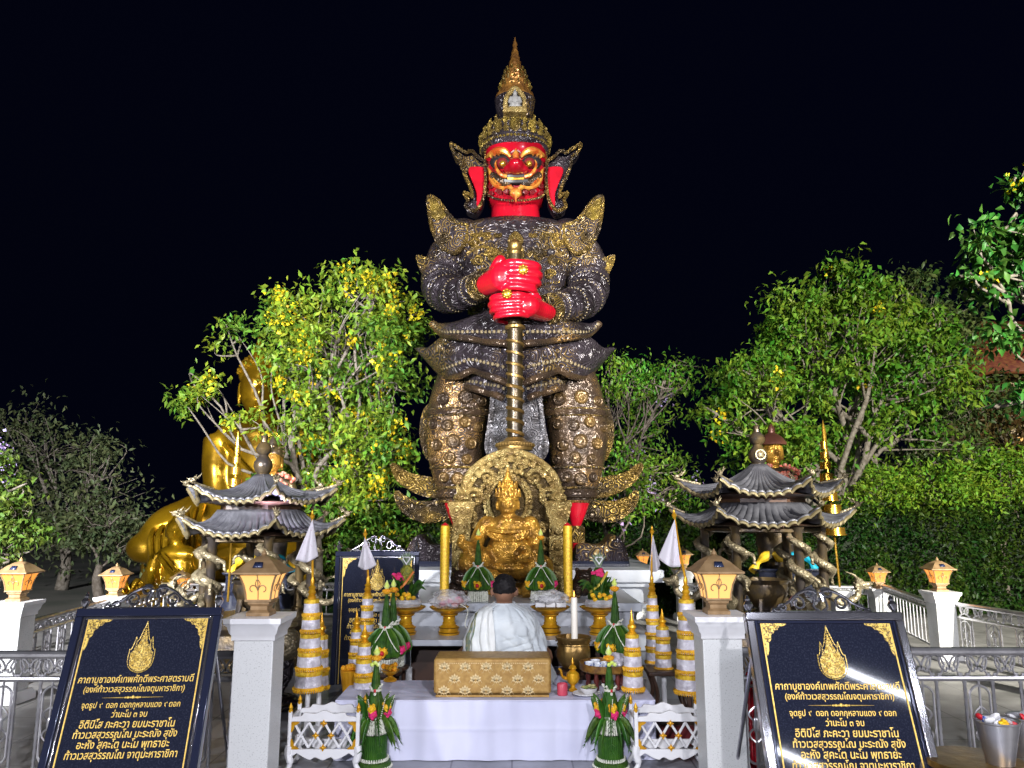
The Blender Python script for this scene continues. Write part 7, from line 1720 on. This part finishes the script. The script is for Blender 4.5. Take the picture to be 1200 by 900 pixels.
# incense urn on a curved stand at the left
p = at(334, 756, 6.8); ur = thing('incense_urn', (p.x, 6.8, .009), 'round bronze incense urn with swirl on a dark stand behind the left pillar', 'urn')
b = MB(); zc_ = p.z; b.tube(curve([(0, 0, 0), (-.05, 0, zc_ * .3), (.03, 0, zc_ * .55), (0, 0, zc_ - .12)], 6), [.09] * 5 + [.06] * 5 + [.05] * 5 + [.07] * 4, 12); b.ell((.02, 0, .07), (.12, .12, .07), 12, 8); b.build('stand', M['bronze'], ur, local=True)
b = MB(); b.ell((0, 0, zc_), (.135, .135, .145), 24, 16); u_ = b.build('urn_body', M['dragon'], ur, local=True); b = MB()
b.tube([(.06 * (1 - k / 26) * math.cos(k * .6) - .02, -.135, zc_ - .02 + .06 * (1 - k / 26) * math.sin(k * .6)) for k in range(24)], .011, 6); b.lathe([(.07, .13), (.10, .15), (.10, .17), (.08, .165)], (0, 0, zc_), 20); b.build('swirl', M['tile_edge'], u_, local=True)
# jar of candles by the left pillar
p = at(316, 905, 4.62); jr = thing('candle_jar', (p.x, 4.72, .009), 'clear jar of white candles at the foot of the left pillar', 'jar')
b = MB(); b.lathe([(.045, 0), (.05, .01), (.05, .17), (.047, .17), (.047, .012), (.001, .01)], seg=22); b.build('glass', M['glass'], jr, local=True)
for k in range(7): b = MB(); b.lathe([(.010, .012), (.010, .11 + .01 * (k % 3)), (.002, .125)], (.024 * math.cos(k * .9), .024 * math.sin(k * .9), 0), 10); b.build('candle', M['wax'], jr, local=True)
# steel bins of incense litter at the right edge
p = at(1158, 897, 3.85); tbz = p.z
tt = thing('brass_table', (at(1150, 897, 3.9).x, 3.95, .009), 'round brass topped table at the lower right corner', 'table')
b = MB(); b.lathe([(.20, tbz - .05), (.22, tbz - .04), (.22, tbz - .012), (.2, tbz - .01)], seg=36); b.build('tabletop', M['brass'], tt, local=True); b = MB(); b.lathe([(.12, 0), (.12, .02), (.03, .05), (.03, tbz - .05)], seg=18); b.build('foot', M['brass'], tt, local=True)
def bin_(px, D, y0, r0, r1, lab, s):
    q = at(px, y0, D); t = thing('steel_bin', (q.x, D, tbz), lab, 'bin', 'steel bins of incense litter'); h = q.z - tbz
    b = MB(); b.lathe([(r0, 0), (r0 * 1.02, .01), (r1, h), (r1 * 1.05, h + .004), (r1 * 1.05, h + .012), (r1 * .96, h + .008), (r0 * .95, .02)], seg=32); b.build('bin', M['stain'], t, local=True)
    g = random.Random(s); cols = ('rose', 'white', 'yellow', 'bluewhite', 'plastic', 'white')
    for k in range(12):
        a, rr = g.uniform(0, 2 * PI), g.uniform(0, r1 * .8); b = MB(); b.ell((rr * math.cos(a), rr * math.sin(a), h - .01 + g.uniform(0, .02)), (g.uniform(.015, .035), .02, .012), 8, 6, rot=(g.random(), g.random(), g.random() * 3)); b.build('litter', M[cols[k % 6]], t, local=True)
bin_(1168, 3.88, 846, .06, .095, 'flared steel bin of colourful litter at the lower right', 2)
bin_(1204, 3.98, 842, .07, .09, 'second steel bin cut by the right edge of the photo', 5)

# steel gate post beside the left pillar
p = at(324, 758, 5.4); gp = thing('gate_post', (p.x, 5.4, .009), 'thin steel gate post just right of the left pillar', 'post')
b = MB(); b.lathe([(.02, 0), (.02, p.z - .03), (.026, p.z - .025), (.026, p.z - .01), (.012, p.z)], seg=16); b.build('tube', M['stain'], gp, local=True)
b = MB(); b.lathe([(.05, 0), (.05, .012), (.022, .02)], seg=18); b.build('foot', M['stain'], gp, local=True)
